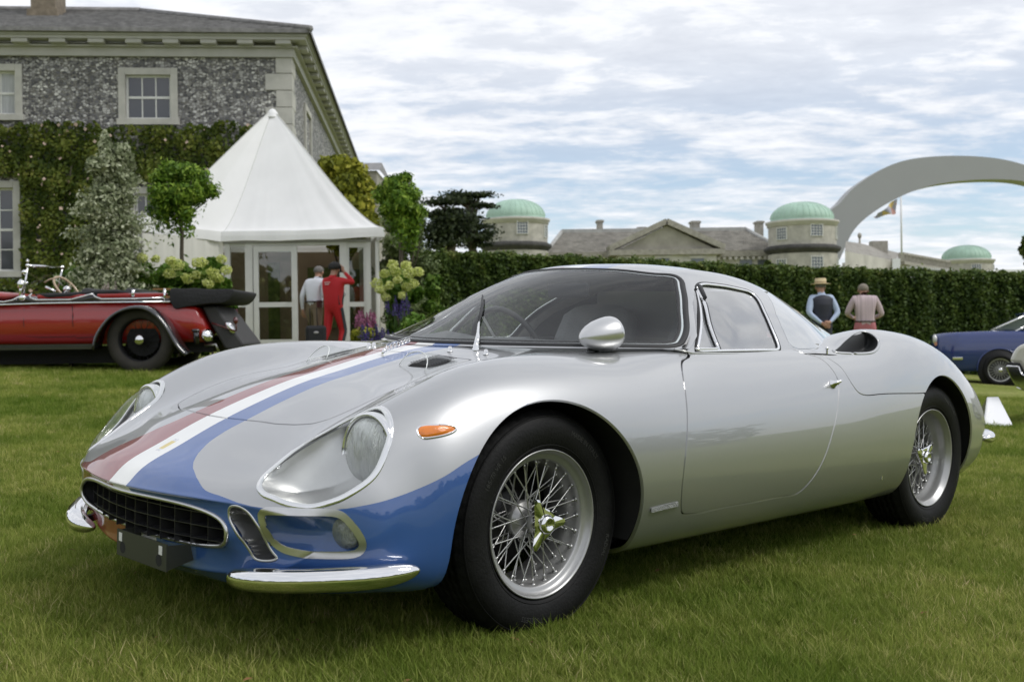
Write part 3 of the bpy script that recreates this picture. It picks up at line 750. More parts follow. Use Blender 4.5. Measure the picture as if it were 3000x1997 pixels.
# note: local x runs along the front (leftwards is negative), local y along the side wall away from us
house.rotation_euler = (0, 0, -hang * 0 + math.atan(.079))
HM = Matrix.Translation((hx, HY, hbase)) @ Matrix.Rotation(math.atan(.079), 4, 'Z'); HI = HM.inverted()
def hit_front(u, v):
    """photo position -> local (x, z) on the front wall"""
    a = at(u, v, 1.0); o = HI @ Vector((0, 0, 1.0)); d = (HI.to_3x3() @ (a - Vector((0, 0, 1.0)))); s = -o.y / d.y; p = o + d * s; return p.x, p.z
def hit_side(u, v):
    a = at(u, v, 1.0); o = HI @ Vector((0, 0, 1.0)); d = (HI.to_3x3() @ (a - Vector((0, 0, 1.0)))); s = -o.x / d.x; p = o + d * s; return p.y, p.z
ZE = hit_front(852, 170)[1]                 # top of the flint
ZC = 1.0 + (hit_front(905, 92)[1] + HM.translation.z - 1.0) * (HY - .5) / HY - HM.translation.z                  # top of the cornice (a little nearer)
wins = [(346, 522, 199, 367), (-110, 67, 187, 354), (-110, 63, 530, 812), (374, 500, 548, 800)]
wl_ = []
for (u0, u1, v0, v1) in wins:
    x0, z1 = hit_front(u0, v0); x1, z0 = hit_front(u1, v1); wl_.append((x0, x1, z0, z1))
def wall_with_holes(x0, x1, z0, z1, holes, y, th):
    """wall in the local xz plane built from blocks round its openings"""
    b = MB(); xs_ = sorted({x0, x1, *[q for h in holes for q in h[:2]]}); zs_ = sorted({z0, z1, *[q for h in holes for q in h[2:]]})
    for i in range(len(xs_) - 1):
        for j in range(len(zs_) - 1):
            cx_, cz_ = (xs_[i] + xs_[i + 1]) / 2, (zs_[j] + zs_[j + 1]) / 2
            if any(h[0] < cx_ < h[1] and h[2] < cz_ < h[3] for h in holes) or not (x0 < cx_ < x1 and z0 < cz_ < z1): continue
            b.box((xs_[i], y, zs_[j]), (xs_[i + 1], y + th, zs_[j + 1]))
    return b
XL = -13.5
wall_with_holes(XL, -.02, 0, ZE, [w for w in wl_], 0, .4).build('front_wall', flint_m, house)
b = MB(); b.box((-.4, .42, 0), (-.0, 21, ZE)); b.build('side_wall', flint_m, house)
def sash(x0, x1, z0, z1, cols, rows, y=0.0, curtain=False, M=None):
    fr = MB(); w = .17
    for q in (((x0, y - .05, z0), (x0 + w, y + .16, z1)), ((x1 - w, y - .05, z0), (x1, y + .16, z1)), ((x0 + w, y - .05, z1 - w), (x1 - w, y + .16, z1)), ((x0 - .04, y - .09, z0 - .0), (x1 + .04, y + .16, z0 + w * .9))):
        fr.box(q[0], q[1], M)
    f = fr.build('window_surround', stone, house, bevel=.01)
    X0, X1, Z0, Z1 = x0 + w, x1 - w, z0 + w * .9, z1 - w
    sa = MB(); q = .05
    sa.box((X0, y + .08, Z0), (X0 + q, y + .13, Z1), M); sa.box((X1 - q, y + .08, Z0), (X1, y + .13, Z1), M); sa.box((X0 + q, y + .08, Z0), (X1 - q, y + .13, Z0 + q), M); sa.box((X0 + q, y + .08, Z1 - q), (X1 - q, y + .13, Z1), M)
    sa.box((X0 + q, y + .075, (Z0 + Z1) / 2 - .03), (X1 - q, y + .135, (Z0 + Z1) / 2 + .03), M)
    xs_ = np.linspace(X0 + q, X1 - q, cols + 1); zs_ = np.linspace(Z0 + q, Z1 - q, rows + 1)
    for x in xs_[1:-1]: sa.box((x - .014, y + .085, Z0 + q), (x + .014, y + .125, Z1 - q), M)
    for z in zs_[1:-1]:
        if abs(z - (Z0 + Z1) / 2) > .05: sa.box((X0 + q, y + .087, z - .014), (X1 - q, y + .123, z + .014), M)
    sa.build('sash_frame', white_p, f)
    for i in range(cols):
        for j in range(rows):
            b = MB(); b.box((xs_[i], y + .10, zs_[j]), (xs_[i + 1], y + .106, zs_[j + 1]), M); b.build('pane', net_m if curtain else pane_m, f)
    return f
(x0, x1, z0, z1) = wl_[0]; sash(x0, x1, z0, z1, 3, 2)
(x0, x1, z0, z1) = wl_[1]; sash(x0, x1, z0, z1, 3, 2, curtain=True)
(x0, x1, z0, z1) = wl_[2]; sash(x0, x1, z0, z1, 3, 4)
(x0, x1, z0, z1) = wl_[3]; sash(x0, x1, z0, z1, 3, 4)
y0_, zt_ = hit_side(889, 300); y1_, zb_ = hit_side(909, 430)
Ms = Matrix.Rotation(R(90), 4, 'Z'); sash(y0_, y1_, zt_ - 1.75, zt_, 2, 2, y=-.012, M=Ms)
# quoins
zq = ZE; i = 0
while zq > .3:
    h = .42 if i else .40; wq = .62 if i % 2 else .36
    b = MB(); b.box((-wq, -.045, zq - h + .012), (.045, .42 + (.3 if not i % 2 else 0), zq)); b.build('quoin_stone', stone, house, bevel=.012); zq -= h; i += 1
# cornice: layered mouldings, soffit, blocks
def L_band(o, z0, z1, mt, name, par=house, inner=0.0):
    b = MB(); b.box((XL, -o, z0), (o, -inner, z1)); b.box((inner, -inner + .0, z0), (o, 21.5, z1)); return b.build(name, mt, par)
ZT = ZC; hh = ZT - ZE
L_band(.10, ZE, ZE + hh * .40, cream, 'cornice_frieze')
L_band(.42, ZE + hh * .66, ZE + hh * .80, cream, 'cornice_fascia')
L_band(.46, ZE + hh * .80 + .002, ZE + hh * .89, cream, 'cornice_moulding'); L_band(.50, ZE + hh * .89 + .002, ZT, mat('gutter_stone', (.24, .235, .215), .7, var=.2, vscale=5), 'gutter')
L_band(.20, ZE + hh * .40 + .002, ZE + hh * .47, cream, 'cornice_bedmould'); L_band(.0, ZE + hh * .47 + .002, ZE + hh * .658, cream, 'cornice_back')
for u in (-37, 72, 181, 293, 401, 509, 618, 724, 834):
    x, _ = hit_front(u, 120); b = MB(); b.box((x - .19, -.40, ZE + hh * .475), (x + .19, -.02, ZE + hh * .655)); b.build('cornice_block', cream, house, bevel=.01)
for k in range(21):
    y = .35 + k * .96; b = MB(); b.box((.02, y - .19, ZE + hh * .475), (.40, y + .19, ZE + hh * .655)); b.build('cornice_block', cream, house, bevel=.01)
# roof: hipped, in courses of slate
rz0 = ZT + .02; RR = 2.6
def roof_pt(x, y): return (x, y)
ev = .56
roof_o = MB(); rise = 10.4 - HM.translation.z - rz0; run = 4.8
nc = 15
for c in range(nc):
    t0, t1 = c / nc, (c + 1) / nc; za, zb2 = rz0 + rise * t0 + .03, rz0 + rise * t1
    xa, xb = ev - (ev + run) * t0, ev - (ev + run) * t1; ya, yb2 = -ev + (run + ev) * t0, -ev + (run + ev) * t1
    v = [(XL, ya, za), (xa, ya, za), (xb, yb2, zb2), (XL, yb2, zb2), (XL, ya, za - .10), (xa, ya, za - .10)]
    roof_o.add(v, [(0, 1, 2, 3), (4, 5, 1, 0)])
    yE = 21.8 - t0 * run; yF = 21.8 - t1 * run
    v = [(xa, ya, za), (xa, yE, za), (xb, yF, zb2), (xb, yb2, zb2), (xa, ya, za - .10), (xa, yE, za - .10)]
    roof_o.add(v, [(0, 1, 2, 3), (4, 5, 1, 0)])
roof_o.build('roof', slate, house, fix=False)
b = MB(); b.tube([(ev, -ev, rz0 + .03), (-run, run, rz0 + rise + .02)], .09, 6); b.tube([(-run, run, rz0 + rise + .02), (XL, run, rz0 + rise + .02)], .10, 6); b.build('roof_ridge', slate, house)
p0 = at(166, 22, HY + 3.6); q = HI @ p0
b = MB(); w = 68 / 2 / F_PX * (HY + 3.6); b.box((q.x - w, 3.0, rz0 + 1.0), (q.x + w, 3.9, rz0 + 4.2)); b.box((q.x - w - .08, 2.92, rz0 + 1.0), (q.x + w + .08, 3.98, rz0 + 1.45))
b.build('chimney', mat('chimney_brick', (.20, .165, .12), .85, var=.3, vscale=6, bump=.3), house)
# lower wing behind
b = MB(); Yb = 52; pa = at(1045, 480, Yb); pb = at(1103, 480, Yb); zt2 = at(1075, 500, Yb).z; zr2 = at(1075, 448, Yb).z
wing = thing('house_wing', 'low grey slate-roofed wing beyond the far corner of the flint house', 'house', (pb.x, Yb, 0))
b.box((pa.x - pb.x - 6, 0, 0), (0, 8, zt2)); b.build('wall', stone_d, wing)
b = MB(); b.add([(pa.x - pb.x - 6, -.2, zt2), (.15, -.2, zt2), (-.1, 3, zr2), (pa.x - pb.x - 6, 3, zr2), (.15, 6.2, zt2)], [(0, 1, 2, 3), (1, 4, 2)]); b.build('roof', slate, wing, fix=False)

# creeper on the front wall
n = 80000; PP = []
g = np.random.default_rng(5)
x = g.uniform(XL, -.7, n); z = g.uniform(.2, hit_front(300, 358)[1], n)
ztopx = lambda x_: np.interp(x_, [hit_front(0, 0)[0] - 2, hit_front(0, 0)[0], hit_front(380, 0)[0], hit_front(560, 0)[0], hit_front(740, 0)[0], -.7], [hit_front(0, 358)[1]] * 2 + [hit_front(380, 360)[1], hit_front(560, 362)[1], hit_front(740, 372)[1], hit_front(800, 480)[1]])
und = .12 * np.sin(x * 3.1) + .07 * np.sin(x * 7.7 + 1) + .05 * np.sin(x * 17)
keep = z < ztopx(x) + und
for (a, b2, c, d) in wl_: keep &= ~((x > a - .05) & (x < b2 + .05) & (z > c - .05) & (z < d + .10))
# thinner patches where the flint shows through, middle bay
bare = (np.sin(x * 2.3 + 1.2) * np.sin(z * 1.9 + .4) > .55) & (x > hit_front(330, 0)[0]); keep &= ~(bare & (g.uniform(0, 1, n) < .5))
dn = .5 + .5 * np.sin(x * 5.3 + z * 2.2) * np.sin(z * 4.1 - x * 3.3)
keep &= g.uniform(0, 1, n) < (.55 + .45 * dn)
x, z, dn = x[keep], z[keep], dn[keep]
P = np.stack([x, -.08 - .22 * dn * g.uniform(.2, 1, len(x)), z], -1)
tone = .22 + .42 * dn
P = np.array([tuple(HM @ Vector(p)) for p in P]) if False else P @ np.array(HM.to_3x3()).T + np.array(HM.translation)
cr_t = thing('creeper', 'dark green climbing creeper covering the lower half of the flint house', 'climbing plant', (hx, HY - .1, hbase))
P = P - np.array(cr_t.location)
leaves('foliage', P, .085, leaf_mat('creeper_leaf', [(.024, .048, .008), (.075, .108, .017), (.15, .18, .03), (.25, .24, .06)]), cr_t, np.tile([.08, -1, .3], (len(P), 1)), 1.2, tone=tone)
k = g.choice(len(P), 420, replace=False); k = k[g.uniform(0, 1, 420) < .8]
leaves('blossom', P[k] + [0, -.08, 0], .085, mat('faded_blossom', (.45, .34, .27), .8), cr_t, np.tile([0, -1, .3], (len(k), 1)), 1.0)
b = MB()
for i in range(14):
    xx = g.uniform(-6.1, -4.6) if i % 2 else g.uniform(-2.6, -1.2); tapered(b, (xx, -.03, .0), (xx + g.uniform(-.25, .25), -.03, g.uniform(3, 5.5)), .035, .012, 5, .12, 7)
b.v = [tuple((HM @ Vector(p)) - Vector(cr_t.location)) for p in b.v]; b.build('stem', bark, cr_t)

# ================================================================ marquee
canvas = mat('white_canvas', (.92, .92, .92), .7, var=.03, vscale=2)
_t = canvas.node_tree; _tl = _t.nodes.new('ShaderNodeBsdfTranslucent'); _tl.inputs[0].default_value = (.85, .83, .78, 1); _ms = _t.nodes.new('ShaderNodeMixShader'); _ms.inputs[0].default_value = .16
_t.links.new(_t.nodes['Principled BSDF'].outputs[0], _ms.inputs[1]); _t.links.new(_tl.outputs[0], _ms.inputs[2]); _t.links.new(_ms.outputs[0], _t.nodes['Material Output'].inputs[0])
curtain_m = mat('cream_curtain_canvas', (.66, .65, .60), .8, var=.05, vscale=2)
alu = mat('white_aluminium_frame', (.62, .62, .60), .45, var=.05, vscale=4)
TYf = 22.0
tb0 = on_ground(880, 0, TYf)
tent = thing('marquee', 'white pagoda marquee with pointed canvas roof and glazed front', 'tent', tb0)
def tl(u, v, Y): return at(u, v, Y) - tb0
eave = [tl(396, 668, 20.6), tl(520, 690, 21.3), tl(650, 703, 21.9), tl(880, 700, 21.85), tl(1120, 690, 21.8), tl(1085, 700, 24.0), tl(1060, 700, 26.2), tl(760, 680, 26.2), tl(430, 668, 25.6), tl(412, 668, 23.1)]
for e in eave[5:]: e.z = eave[4].z
apex = tl(798, 318, 23.4); ztopv = .16
def roof_canvas():
    cl = smooth_open([tuple(e) for e in eave] + [tuple(eave[0])], 10)
    ring_ = []; seg = []
    for i in range(len(eave)):
        a, b2 = eave[i], eave[(i + 1) % len(eave)]
        for k in range(16):
            ring_.append(a.lerp(b2, k / 16))
    n = len(ring_); v = []; f = []; rows = 22
    for j in range(rows + 1):
        t = j / rows
        for i, e in enumerate(ring_):
            p = Vector(e) + Vector((0, 0, ztopv)); q = p.lerp(apex, t)
            sag = -1.05 * math.sin(math.pi * t ** .75) * (1 - t) ** .6 * .62
            s = t ** 1.0
            ang = i / n * 6.283
            fold = .011 * math.sin(ang * 23 + 2.6 * math.sin(ang * 5)) * (1 - t) ** 1.8 * (t > 0) * (1 + math.sin(ang * 3.3)) + .012 * math.sin(ang * 57 + 2 + 3 * math.sin(ang * 7)) * (1 - t) ** 3 * (t > 0)
            hd = Vector((q.x - apex.x, q.y - apex.y, 0)); hd = hd.normalized() if hd.length > 1e-4 else hd
            v.append(q + Vector((0, 0, sag * .42)) + hd * (fold - .02))
    for j in range(rows):
        for i in range(n): f.append((j * n + i, j * n + (i + 1) % n, (j + 1) * n + (i + 1) % n, (j + 1) * n + i))
    b = MB(); b.add(v, f, True); ro = b.build('canvas_roof', canvas, tent)
    b = MB(); b.lathe([(.13, -.17), (.10, -.06), (.05, .0), (.001, .015)], 16, Matrix.Translation(apex + Vector((0, 0, -.02)))); b.build('roof_cap', canvas, tent)
    for i in (0, 2, 4, 6, 8):
        k = i * 16; b = MB(); b.tube([v[j * n + k] for j in range(rows + 1)], .010, 5, caps=False); b.build('canvas_seam', mat('canvas_seam', (.62, .62, .60), .8), ro)
    # valance
    v = []; f = []
    for j, (dz, o) in enumerate(((ztopv + .01, .03), (ztopv * .5, .045), (-.02, .05), (-.025, .0))):
        for i, e in enumerate(ring_):
            h = Vector((e.x - apex.x, e.y - apex.y, 0)).normalized(); v.append(e + h * (o + .008 * math.sin(i * .9)) + Vector((0, 0, dz + (.008 * math.sin(i * .55) if j >= 2 else 0))))
    for j in range(3):
        for i in range(n): f.append((j * n + i, j * n + (i + 1) % n, (j + 1) * n + (i + 1) % n, (j + 1) * n + i))
    b = MB(); b.add(v, f, False); b.build('valance', canvas, tent)
roof_canvas()
def curtain(a, c, zt, name='side_curtain', fold=.022, mt=None):
    v = []; f = []; nn_ = 90
    for i in range(nn_ + 1):
        t = i / nn_; p = a.lerp(c, t); d = (c - a).normalized(); nrm = Vector((d.y, -d.x, 0))
        for j, h in enumerate((zt, zt * .75, zt * .5, zt * .25, -.1)):
            k = fold * (.35 + .65 * j / 4) * (math.sin(t * 34 + .6 * math.sin(t * 9)) + .3 * math.sin(t * 83)); v.append((p.x + nrm.x * k, p.y + nrm.y * k, h))
    for i in range(nn_):
        for j in range(4): q = i * 5 + j; f.append((q, q + 1, q + 6, q + 5))
    b = MB(); b.add(v, f, True); return b.build(name, mt or curtain_m, tent)
e0, e2, e4 = [Vector((e.x, e.y, 0)) for e in (eave[0], eave[2], eave[4])]
curtain(e0 + Vector((.1, .08, 0)), e2 + Vector((.0, .08, 0)), eave[1].z)
curtain(Vector((eave[4].x - .12, eave[4].y + .1, 0)), Vector((eave[6].x - .1, eave[6].y, 0)), eave[4].z, fold=.02)
bw = Vector((eave[8].x, eave[8].y - .2, 0)); cw = Vector((eave[6].x, eave[6].y - .2, 0)); curtain(bw, cw, eave[4].z, 'back_wall', .01, mat('beige_lining', (.50, .37, .27), .8, var=.1, vscale=2))
curtain(Vector((eave[0].x + .05, eave[0].y + .15, 0)), bw, eave[4].z, 'side_wall', .02)
b = MB(); b.add([tuple(Vector((e.x, e.y, .015))) for e in eave], [tuple(range(len(eave)))]); b.build('tent_floor', mat('beige_matting', (.25, .20, .15), .9), tent)
# glazed front
def zf(u): return lambda v: None
def Zc(v): return tl(880, v, TYf).z
def Xc(u): return tl(u, 850, TYf).x
u_ = lambda zx: 600 + zx / 3.3657; v_ = lambda zy: 600 + zy / 3.3657
Yg = .02
def fbox(x0, x1, y0, y1, name, mt=alu, d=.06, par=tent, off=0.0):
    b = MB(); b.box((Xc(u_(x0)), Yg - d / 2 + off, Zc(v_(y1))), (Xc(u_(x1)), Yg + d / 2 + off, Zc(v_(y0)))); return b.build(name, mt, par)
YB = 1395
for q in ((200, 252), (402, 478), (1334, 1405), (1592, 1640)): fbox(q[0], q[1], 372, YB, 'frame_post', d=.10)
fbox(252, 402, 372, 408, 'frame_rail'); fbox(478, 1334, 372, 398, 'frame_rail', d=.09); fbox(1405, 1592, 372, 425, 'frame_rail')
fbox(190, 1640, 345, 371, 'frame_header', mat('grey_header', (.30, .30, .29), .5), d=.12)
fbox(252, 402, 952, 1000, 'frame_rail'); fbox(1405, 1592, 962, 1008, 'frame_rail'); fbox(1405, 1425, 425, YB, 'frame_rail', d=.05); fbox(1568, 1592, 425, YB, 'frame_rail', d=.05); fbox(252, 402, 1335, YB, 'frame_rail')
fbox(1690, 1722, 372, YB, 'corner_post', mat('white_post', (.74, .74, .72), .45), d=.12, off=-.04)
tg2 = glassmat('marquee_glass', (.80, .82, .80), .03, .01, 1.0, 1.1)
for q in ((252, 402, 408, 952), (252, 402, 1000, 1335), (1425, 1568, 425, 962), (1425, 1568, 1008, YB)): fbox(*q, 'glass_panel', tg2, d=.012)
door = empty('door', (0, 0, 0), 0, tent)
for q in ((486, 534, 402, YB), (860, 914, 402, YB)): fbox(*q, 'door_stile', d=.07, par=door, off=-.03)
for q in ((534, 860, 402, 458), (534, 860, 955, 1003), (534, 860, 1322, YB)): fbox(*q, 'door_rail', d=.07, par=door, off=-.03)
for q in ((534, 860, 458, 955), (534, 860, 1003, 1322)): fbox(*q, 'door_glass', tg2, d=.012, par=door, off=-.03)
fbox(860, 870, 900, 930, 'door_handle', chrome, d=.2, par=door, off=-.08); fbox(1365, 1395, 870, 895, 'lock_plate', chrome, d=.12)
# rear windows of the tent: bright foliage shows through them
for (ua, ub, va, vb) in ((790, 826, 770, 1000), (905, 990, 785, 960), (1025, 1066, 790, 1000)):
    a = tl(ua, va, 25.9); c = tl(ub, vb, 25.9); b = MB(); b.box((a.x, 3.70, max(c.z, .1)), (c.x, 3.73, a.z)); b.build('rear_window_sheet', mat('window_foliage_green', (.16, .19, .05), .5, var=.5, vscale=7), tent)

# ================================================================ great house beyond the hedge
copper = mat('verdigris_copper', (.36, .52, .42), .6, var=.13, vscale=1.2, stretch=(1, 1, .3), bump=.1, bscale=4)
rubble = mat('flint_and_stone', (.43, .41, .365), .85, var=.22, vscale=1.5, bump=.5, bscale=6)
ashlar = mat('ashlar_stone', (.52, .50, .455), .85, var=.18, vscale=.6, bump=.1, bscale=6)
blackst = mat('sooty_parapet', (.06, .058, .055), .9, var=.4, vscale=2)
lroof = mat('mossy_stone_slate', (.27, .255, .225), .85, var=.35, vscale=1.1, bump=.5, bscale=5)
gp = mat('mansion_glass', (.12, .14, .17), .12, coat=.3)
def turret(uc, w, Y, vdome, vcorn, vled, label, vbot=830, low=True, winu=(), lowwin=()):
    p = at(uc, vcorn, Y); r0 = w / 2 / F_PX * Y; z0 = at(uc, vbot, Y).z
    t = thing('domed_turret', label, 'tower', (p.x, Y + r0, z0), group='round turrets with green copper domes'); k = Y / F_PX
    rel = lambda v: (at(uc, v, Y).z - z0)
    zc, zl, zd = rel(vcorn), rel(vled), rel(vdome)
    b = MB(); b.lathe([(r0 * .965, zl), (r0 * .965, zc - .55)], 64); b.build('drum', rubble, t)
    b = MB(); b.lathe([(r0 * .965, zc - .55), (r0 * 1.0, zc - .5), (r0 * 1.0, zc - .3), (r0 * 1.04, zc - .22), (r0 * 1.05, zc), (r0 * .92, zc + .06), (r0 * .86, zc + .1)], 64); b.build('cornice', ashlar, t)
    rd = r0 * .90; hd = zd - zc - .1
    b = MB(); b.lathe([(rd, zc + .08), (rd * .99, zc + .25)] + [(rd * math.cos(a) ** .92, zc + .25 + (hd - .25) * math.sin(a)) for a in np.linspace(.05, math.pi / 2, 16)], 64); d = b.build('dome', copper, t)
    b = MB()
    for i in range(32):
        a = i * math.pi / 16; b.tube([(rd * 1.005 * math.cos(q) ** .92 * math.cos(a), rd * 1.005 * math.cos(q) ** .92 * math.sin(a), zc + .25 + (hd - .25) * math.sin(q)) for q in np.linspace(.05, 1.45, 9)], .035, 4, caps=False)
    b.build('dome_rib', copper, d)
    b = MB(); b.lathe([(r0 * .98, zl - .75), (r0 * 1.0, zl - .6), (r0 * 1.06, zl - .45), (r0 * 1.09, zl - .30), (r0 * 1.09, zl - .1), (r0 * 1.0, zl + .05), (r0 * .96, zl + .12)], 64); b.build('parapet_ledge', blackst, t)
    if low:
        b = MB(); b.lathe([(r0 * .985, 0), (r0 * .985, zl - .75)], 64); b.build('lower_drum', rubble, t)
    def win(u, v0, v1, du, parent=t, rr=r0 * .965):
        pt = at(u, v0, Y); s = (pt.x - p.x) / rr; a = math.asin(max(-.98, min(.98, s))); n_ = Vector((math.sin(a), -math.cos(a), 0)); tg_ = Vector((math.cos(a), math.sin(a), 0)); c = n_ * rr
        hw = du / 2 / F_PX * Y / max(.35, math.cos(a)); za, zb = rel(v1), rel(v0); off = n_ * .03
        b = MB(); b.add([c + off * .4 + tg_ * x + Vector((0, 0, z)) for x, z in ((-hw, za), (hw, za), (hw, zb), (-hw, zb))], [(0, 1, 2, 3)]); w_o = b.build('window', gp, parent)
        b = MB(); fr = .06
        for x in (-hw, hw): b.bar(c + tg_ * x + Vector((0, 0, za - fr)), c + tg_ * x + Vector((0, 0, zb + fr)), fr, .16, up=n_)
        for z in (za, zb): b.bar(c - tg_ * hw + Vector((0, 0, z)), c + tg_ * hw + Vector((0, 0, z)), .16, fr, up=(0, 0, 1))
        for i in (1, 2, 3): b.bar(c + n_ * .03 + tg_ * (-hw + hw * i / 2) + Vector((0, 0, za)), c + n_ * .03 + tg_ * (-hw + hw * i / 2) + Vector((0, 0, zb)), .035, .04, up=n_)
        for i in (1, 2, 3): z = za + (zb - za) * i / 4; b.bar(c + n_ * .03 - tg_ * hw + Vector((0, 0, z)), c + n_ * .03 + tg_ * hw + Vector((0, 0, z)), .035, .04)
        b.build('window_frame', white_p, w_o)
    for (u, v0, v1, du) in winu: win(u, v0, v1, du)
    for (u, v0, v1, du) in lowwin: win(u, v0, v1, du, rr=r0 * .985)
    return t
zx = lambda x: 1250 + x / 2.618; zy = lambda y: 500 + y / 2.618
turret(1511, 198, 110, 570, 634, 708, 'nearer green-domed round turret beside the dark cedars', winu=[(zx(490), zy(400), zy(493), 20), (zx(733), zy(388), zy(480), 32), (zx(916), zy(405), zy(497), 10)], lowwin=[(zx(735), zy(640), zy(720), 32)])
zx2 = lambda x: 2100 + x / 2.618; zy2 = lambda y: 420 + y / 2.618
turret(2376, 208, 110, 577, 640, 716, 'green-domed round turret directly left of the foot of the white arch', winu=[(zx2(522), zy2(635), zy2(725), 22), (zx2(768), zy2(618), zy2(705), 36), (zx2(962), zy2(625), zy2(720), 10)], lowwin=[(zx2(520), zy2(880), zy2(960), 22), (zx2(770), zy2(865), zy2(965), 36), (zx2(972), zy2(875), zy2(960), 10)])
turret(2862, 155, 150, 710, 757, 900, 'smallest green-domed turret at the far right above the hedge', vbot=900, low=False, winu=[(zx2(1993), zy2(925), zy2(982), 28), (zx2(2168), zy2(925), zy2(970), 12)])
mh = thing('great_house', 'long pale stone mansion with pediment and mossy roof between two turrets', 'mansion', (at(1940, 0, 116).x, 116, at(1940, 830, 116).z))
o = Vector(mh.location)
def ml(u, v, Y=116): return at(u, v, Y) - o
b = MB(); a, c = ml(1600, 738), ml(2290, 738)
b.box((a.x, 0, 0), (c.x, 12, ml(1940, 737).z)); b.build('wall', ashlar, mh)
b = MB(); zt3 = ml(1940, 737).z; b.box((a.x, -.5, zt3 - .6), (c.x, 0, zt3)); b.build('cornice', blackst if False else stone_d, mh)
b = MB()
for i in range(int((c.x - a.x) / .6)): b.cbox((a.x + .3 + i * .6, -.3, zt3 - .78), (.3, .35, .3))
dn_ = b.build('dentils', ashlar, mh); dn_['kind'] = 'stuff'
b = MB(); zr = ml(1940, 660).z; n = 13
r0_, r1_ = ml(1655, 700).x, ml(2225, 700).x
for i in range(n):
    t0, t1 = i / n, (i + 1) / n; za, zb = zt3 + (zr - zt3) * t0 + .12, zt3 + (zr - zt3) * t1
    b.add([(a.x + (r0_ - a.x) * t0, 7 * t0 - .3, za), (c.x + (r1_ - c.x) * t0, 7 * t0 - .3, za), (c.x + (r1_ - c.x) * t1, 7 * t1 - .3, zb), (a.x + (r0_ - a.x) * t1, 7 * t1 - .3, zb), (a.x + (r0_ - a.x) * t0, 7 * t0 - .3, za - .12), (c.x + (r1_ - c.x) * t0, 7 * t0 - .3, za - .12)], [(0, 1, 2, 3), (4, 5, 1, 0)])
b.build('roof', lroof, mh, fix=False)
b = MB(); b.bar((r0_, 6.7, zr + .1), (r1_, 6.7, zr + .1), .5, .45); b.tube([(a.x, -.3, zt3 + .1), (r0_, 6.7, zr + .1)], .22, 6); b.tube([(c.x, -.3, zt3 + .1), (r1_, 6.7, zr + .1)], .22, 6); b.build('roof_ridge', mat('lead_ridge', (.36, .36, .34), .6, var=.2, vscale=2), mh)
# pediment
pl, pr, pa = ml(1785, 728, 113), ml(2122, 730, 113), ml(1952, 645, 113)
b = MB(); b.box((pl.x + .8, -3, 0), (pr.x - .8, 0, pl.z - .6)); b.build('portico_wall', ashlar, mh)
b = MB(); b.prism([(pl.x + .8, pl.z - .2), (pr.x - .8, pl.z - .2), (pa.x, pa.z - .5)], -2.9, 0, 'y'); b.build('pediment', mat('pediment_stone', (.34, .32, .275), .85, var=.3, vscale=.35, bump=.2, bscale=4), mh)
b = MB(); b.bar((pl.x, -1.7, pl.z), (pa.x, -1.7, pa.z - .1), 3.4, .55); b.bar((pr.x, -1.7, pl.z), (pa.x, -1.7, pa.z - .1), 3.4, .55); b.box((pl.x, -3.4, pl.z - .7), (pr.x, 0, pl.z - .15)); b.build('pediment_cornice', stone_d, mh)
for uc in (1840, 1942, 2043): 
    w_ = MB(); q = ml(uc, 756, 113); w_.box((q.x - .65, -3.04, q.z - 2.6), (q.x + .65, -3.0, q.z)); wo_ = w_.build('window', gp, mh); w_ = MB(); w_.box((q.x - .85, -3.12, q.z), (q.x + .85, -3.0, q.z + .25)); w_.build('window_head', ashlar, wo_)
for uc in (1700, 1648, 2185, 2238):
    w_ = MB(); q = ml(uc, 760); w_.box((q.x - .65, -.04, q.z - 2.6), (q.x + .65, -.0, q.z)); wo_ = w_.build('window', gp, mh); w_ = MB(); w_.box((q.x - .85, -.1, q.z), (q.x + .85, -.0, q.z + .2)); w_.build('window_head', ashlar, wo_)
for (u0, u1, v0) in ((1766, 1783, 622), (1893, 1918, 644), (2060, 2086, 625), (1737, 1752, 652), (2264, 2284, 625)):
    q0, q1 = ml(u0, v0), ml(u1, v0); b = MB(); b.box((q0.x, 7.5, zr - 1.5), (q1.x, 9.0, q0.z)); b.box((q0.x - .12, 7.4, q0.z - .25), (q1.x + .12, 9.1, q0.z - .05)); b.build('chimney', stone_d, mh)
# right-hand wing running away from us
w2 = thing('mansion_wing', 'receding stone wing with balustrade between the arch foot and the smallest dome', 'mansion', (at(2480, 0, 115).x, 115, at(2480, 840, 115).z)); o2 = Vector(w2.location)
def wl2(u, v, Y): return at(u, v, Y) - o2
p = [wl2(2475, 735, 113), wl2(2620, 762, 125), wl2(2645, 758, 125), wl2(2775, 775, 140)]
b = MB(); b.add([(p[0].x, p[0].y, -4), (p[1].x, p[1].y, -6), (p[1].x, p[1].y, p[1].z), (p[0].x, p[0].y, p[0].z)], [(0, 1, 2, 3)]); b.add([(p[2].x - 1, p[2].y - 2, -4), (p[3].x, p[3].y, -6), (p[3].x, p[3].y, p[3].z), (p[2].x - 1, p[2].y - 2, p[2].z)], [(0, 1, 2, 3)]); b.add([(p[2].x - 1, p[2].y - 2, -4), (p[2].x - 5, p[2].y + 6, -4), (p[2].x - 5, p[2].y + 6, p[2].z), (p[2].x - 1, p[2].y - 2, p[2].z)], [(0, 1, 2, 3)]); b.build('wall', ashlar, w2, fix=False)
r = [wl2(2478, 706, 121), wl2(2520, 712, 126), wl2(2640, 742, 135)]
b = MB(); b.add([tuple(p[0]), tuple(p[1]), tuple(r[2]), tuple(r[1]), tuple(r[0])], [(0, 1, 2, 3, 4)]); b.build('roof', lroof, w2, fix=False)
b = MB(); q0, q1 = wl2(2640, 742, 122), wl2(2778, 766, 139)
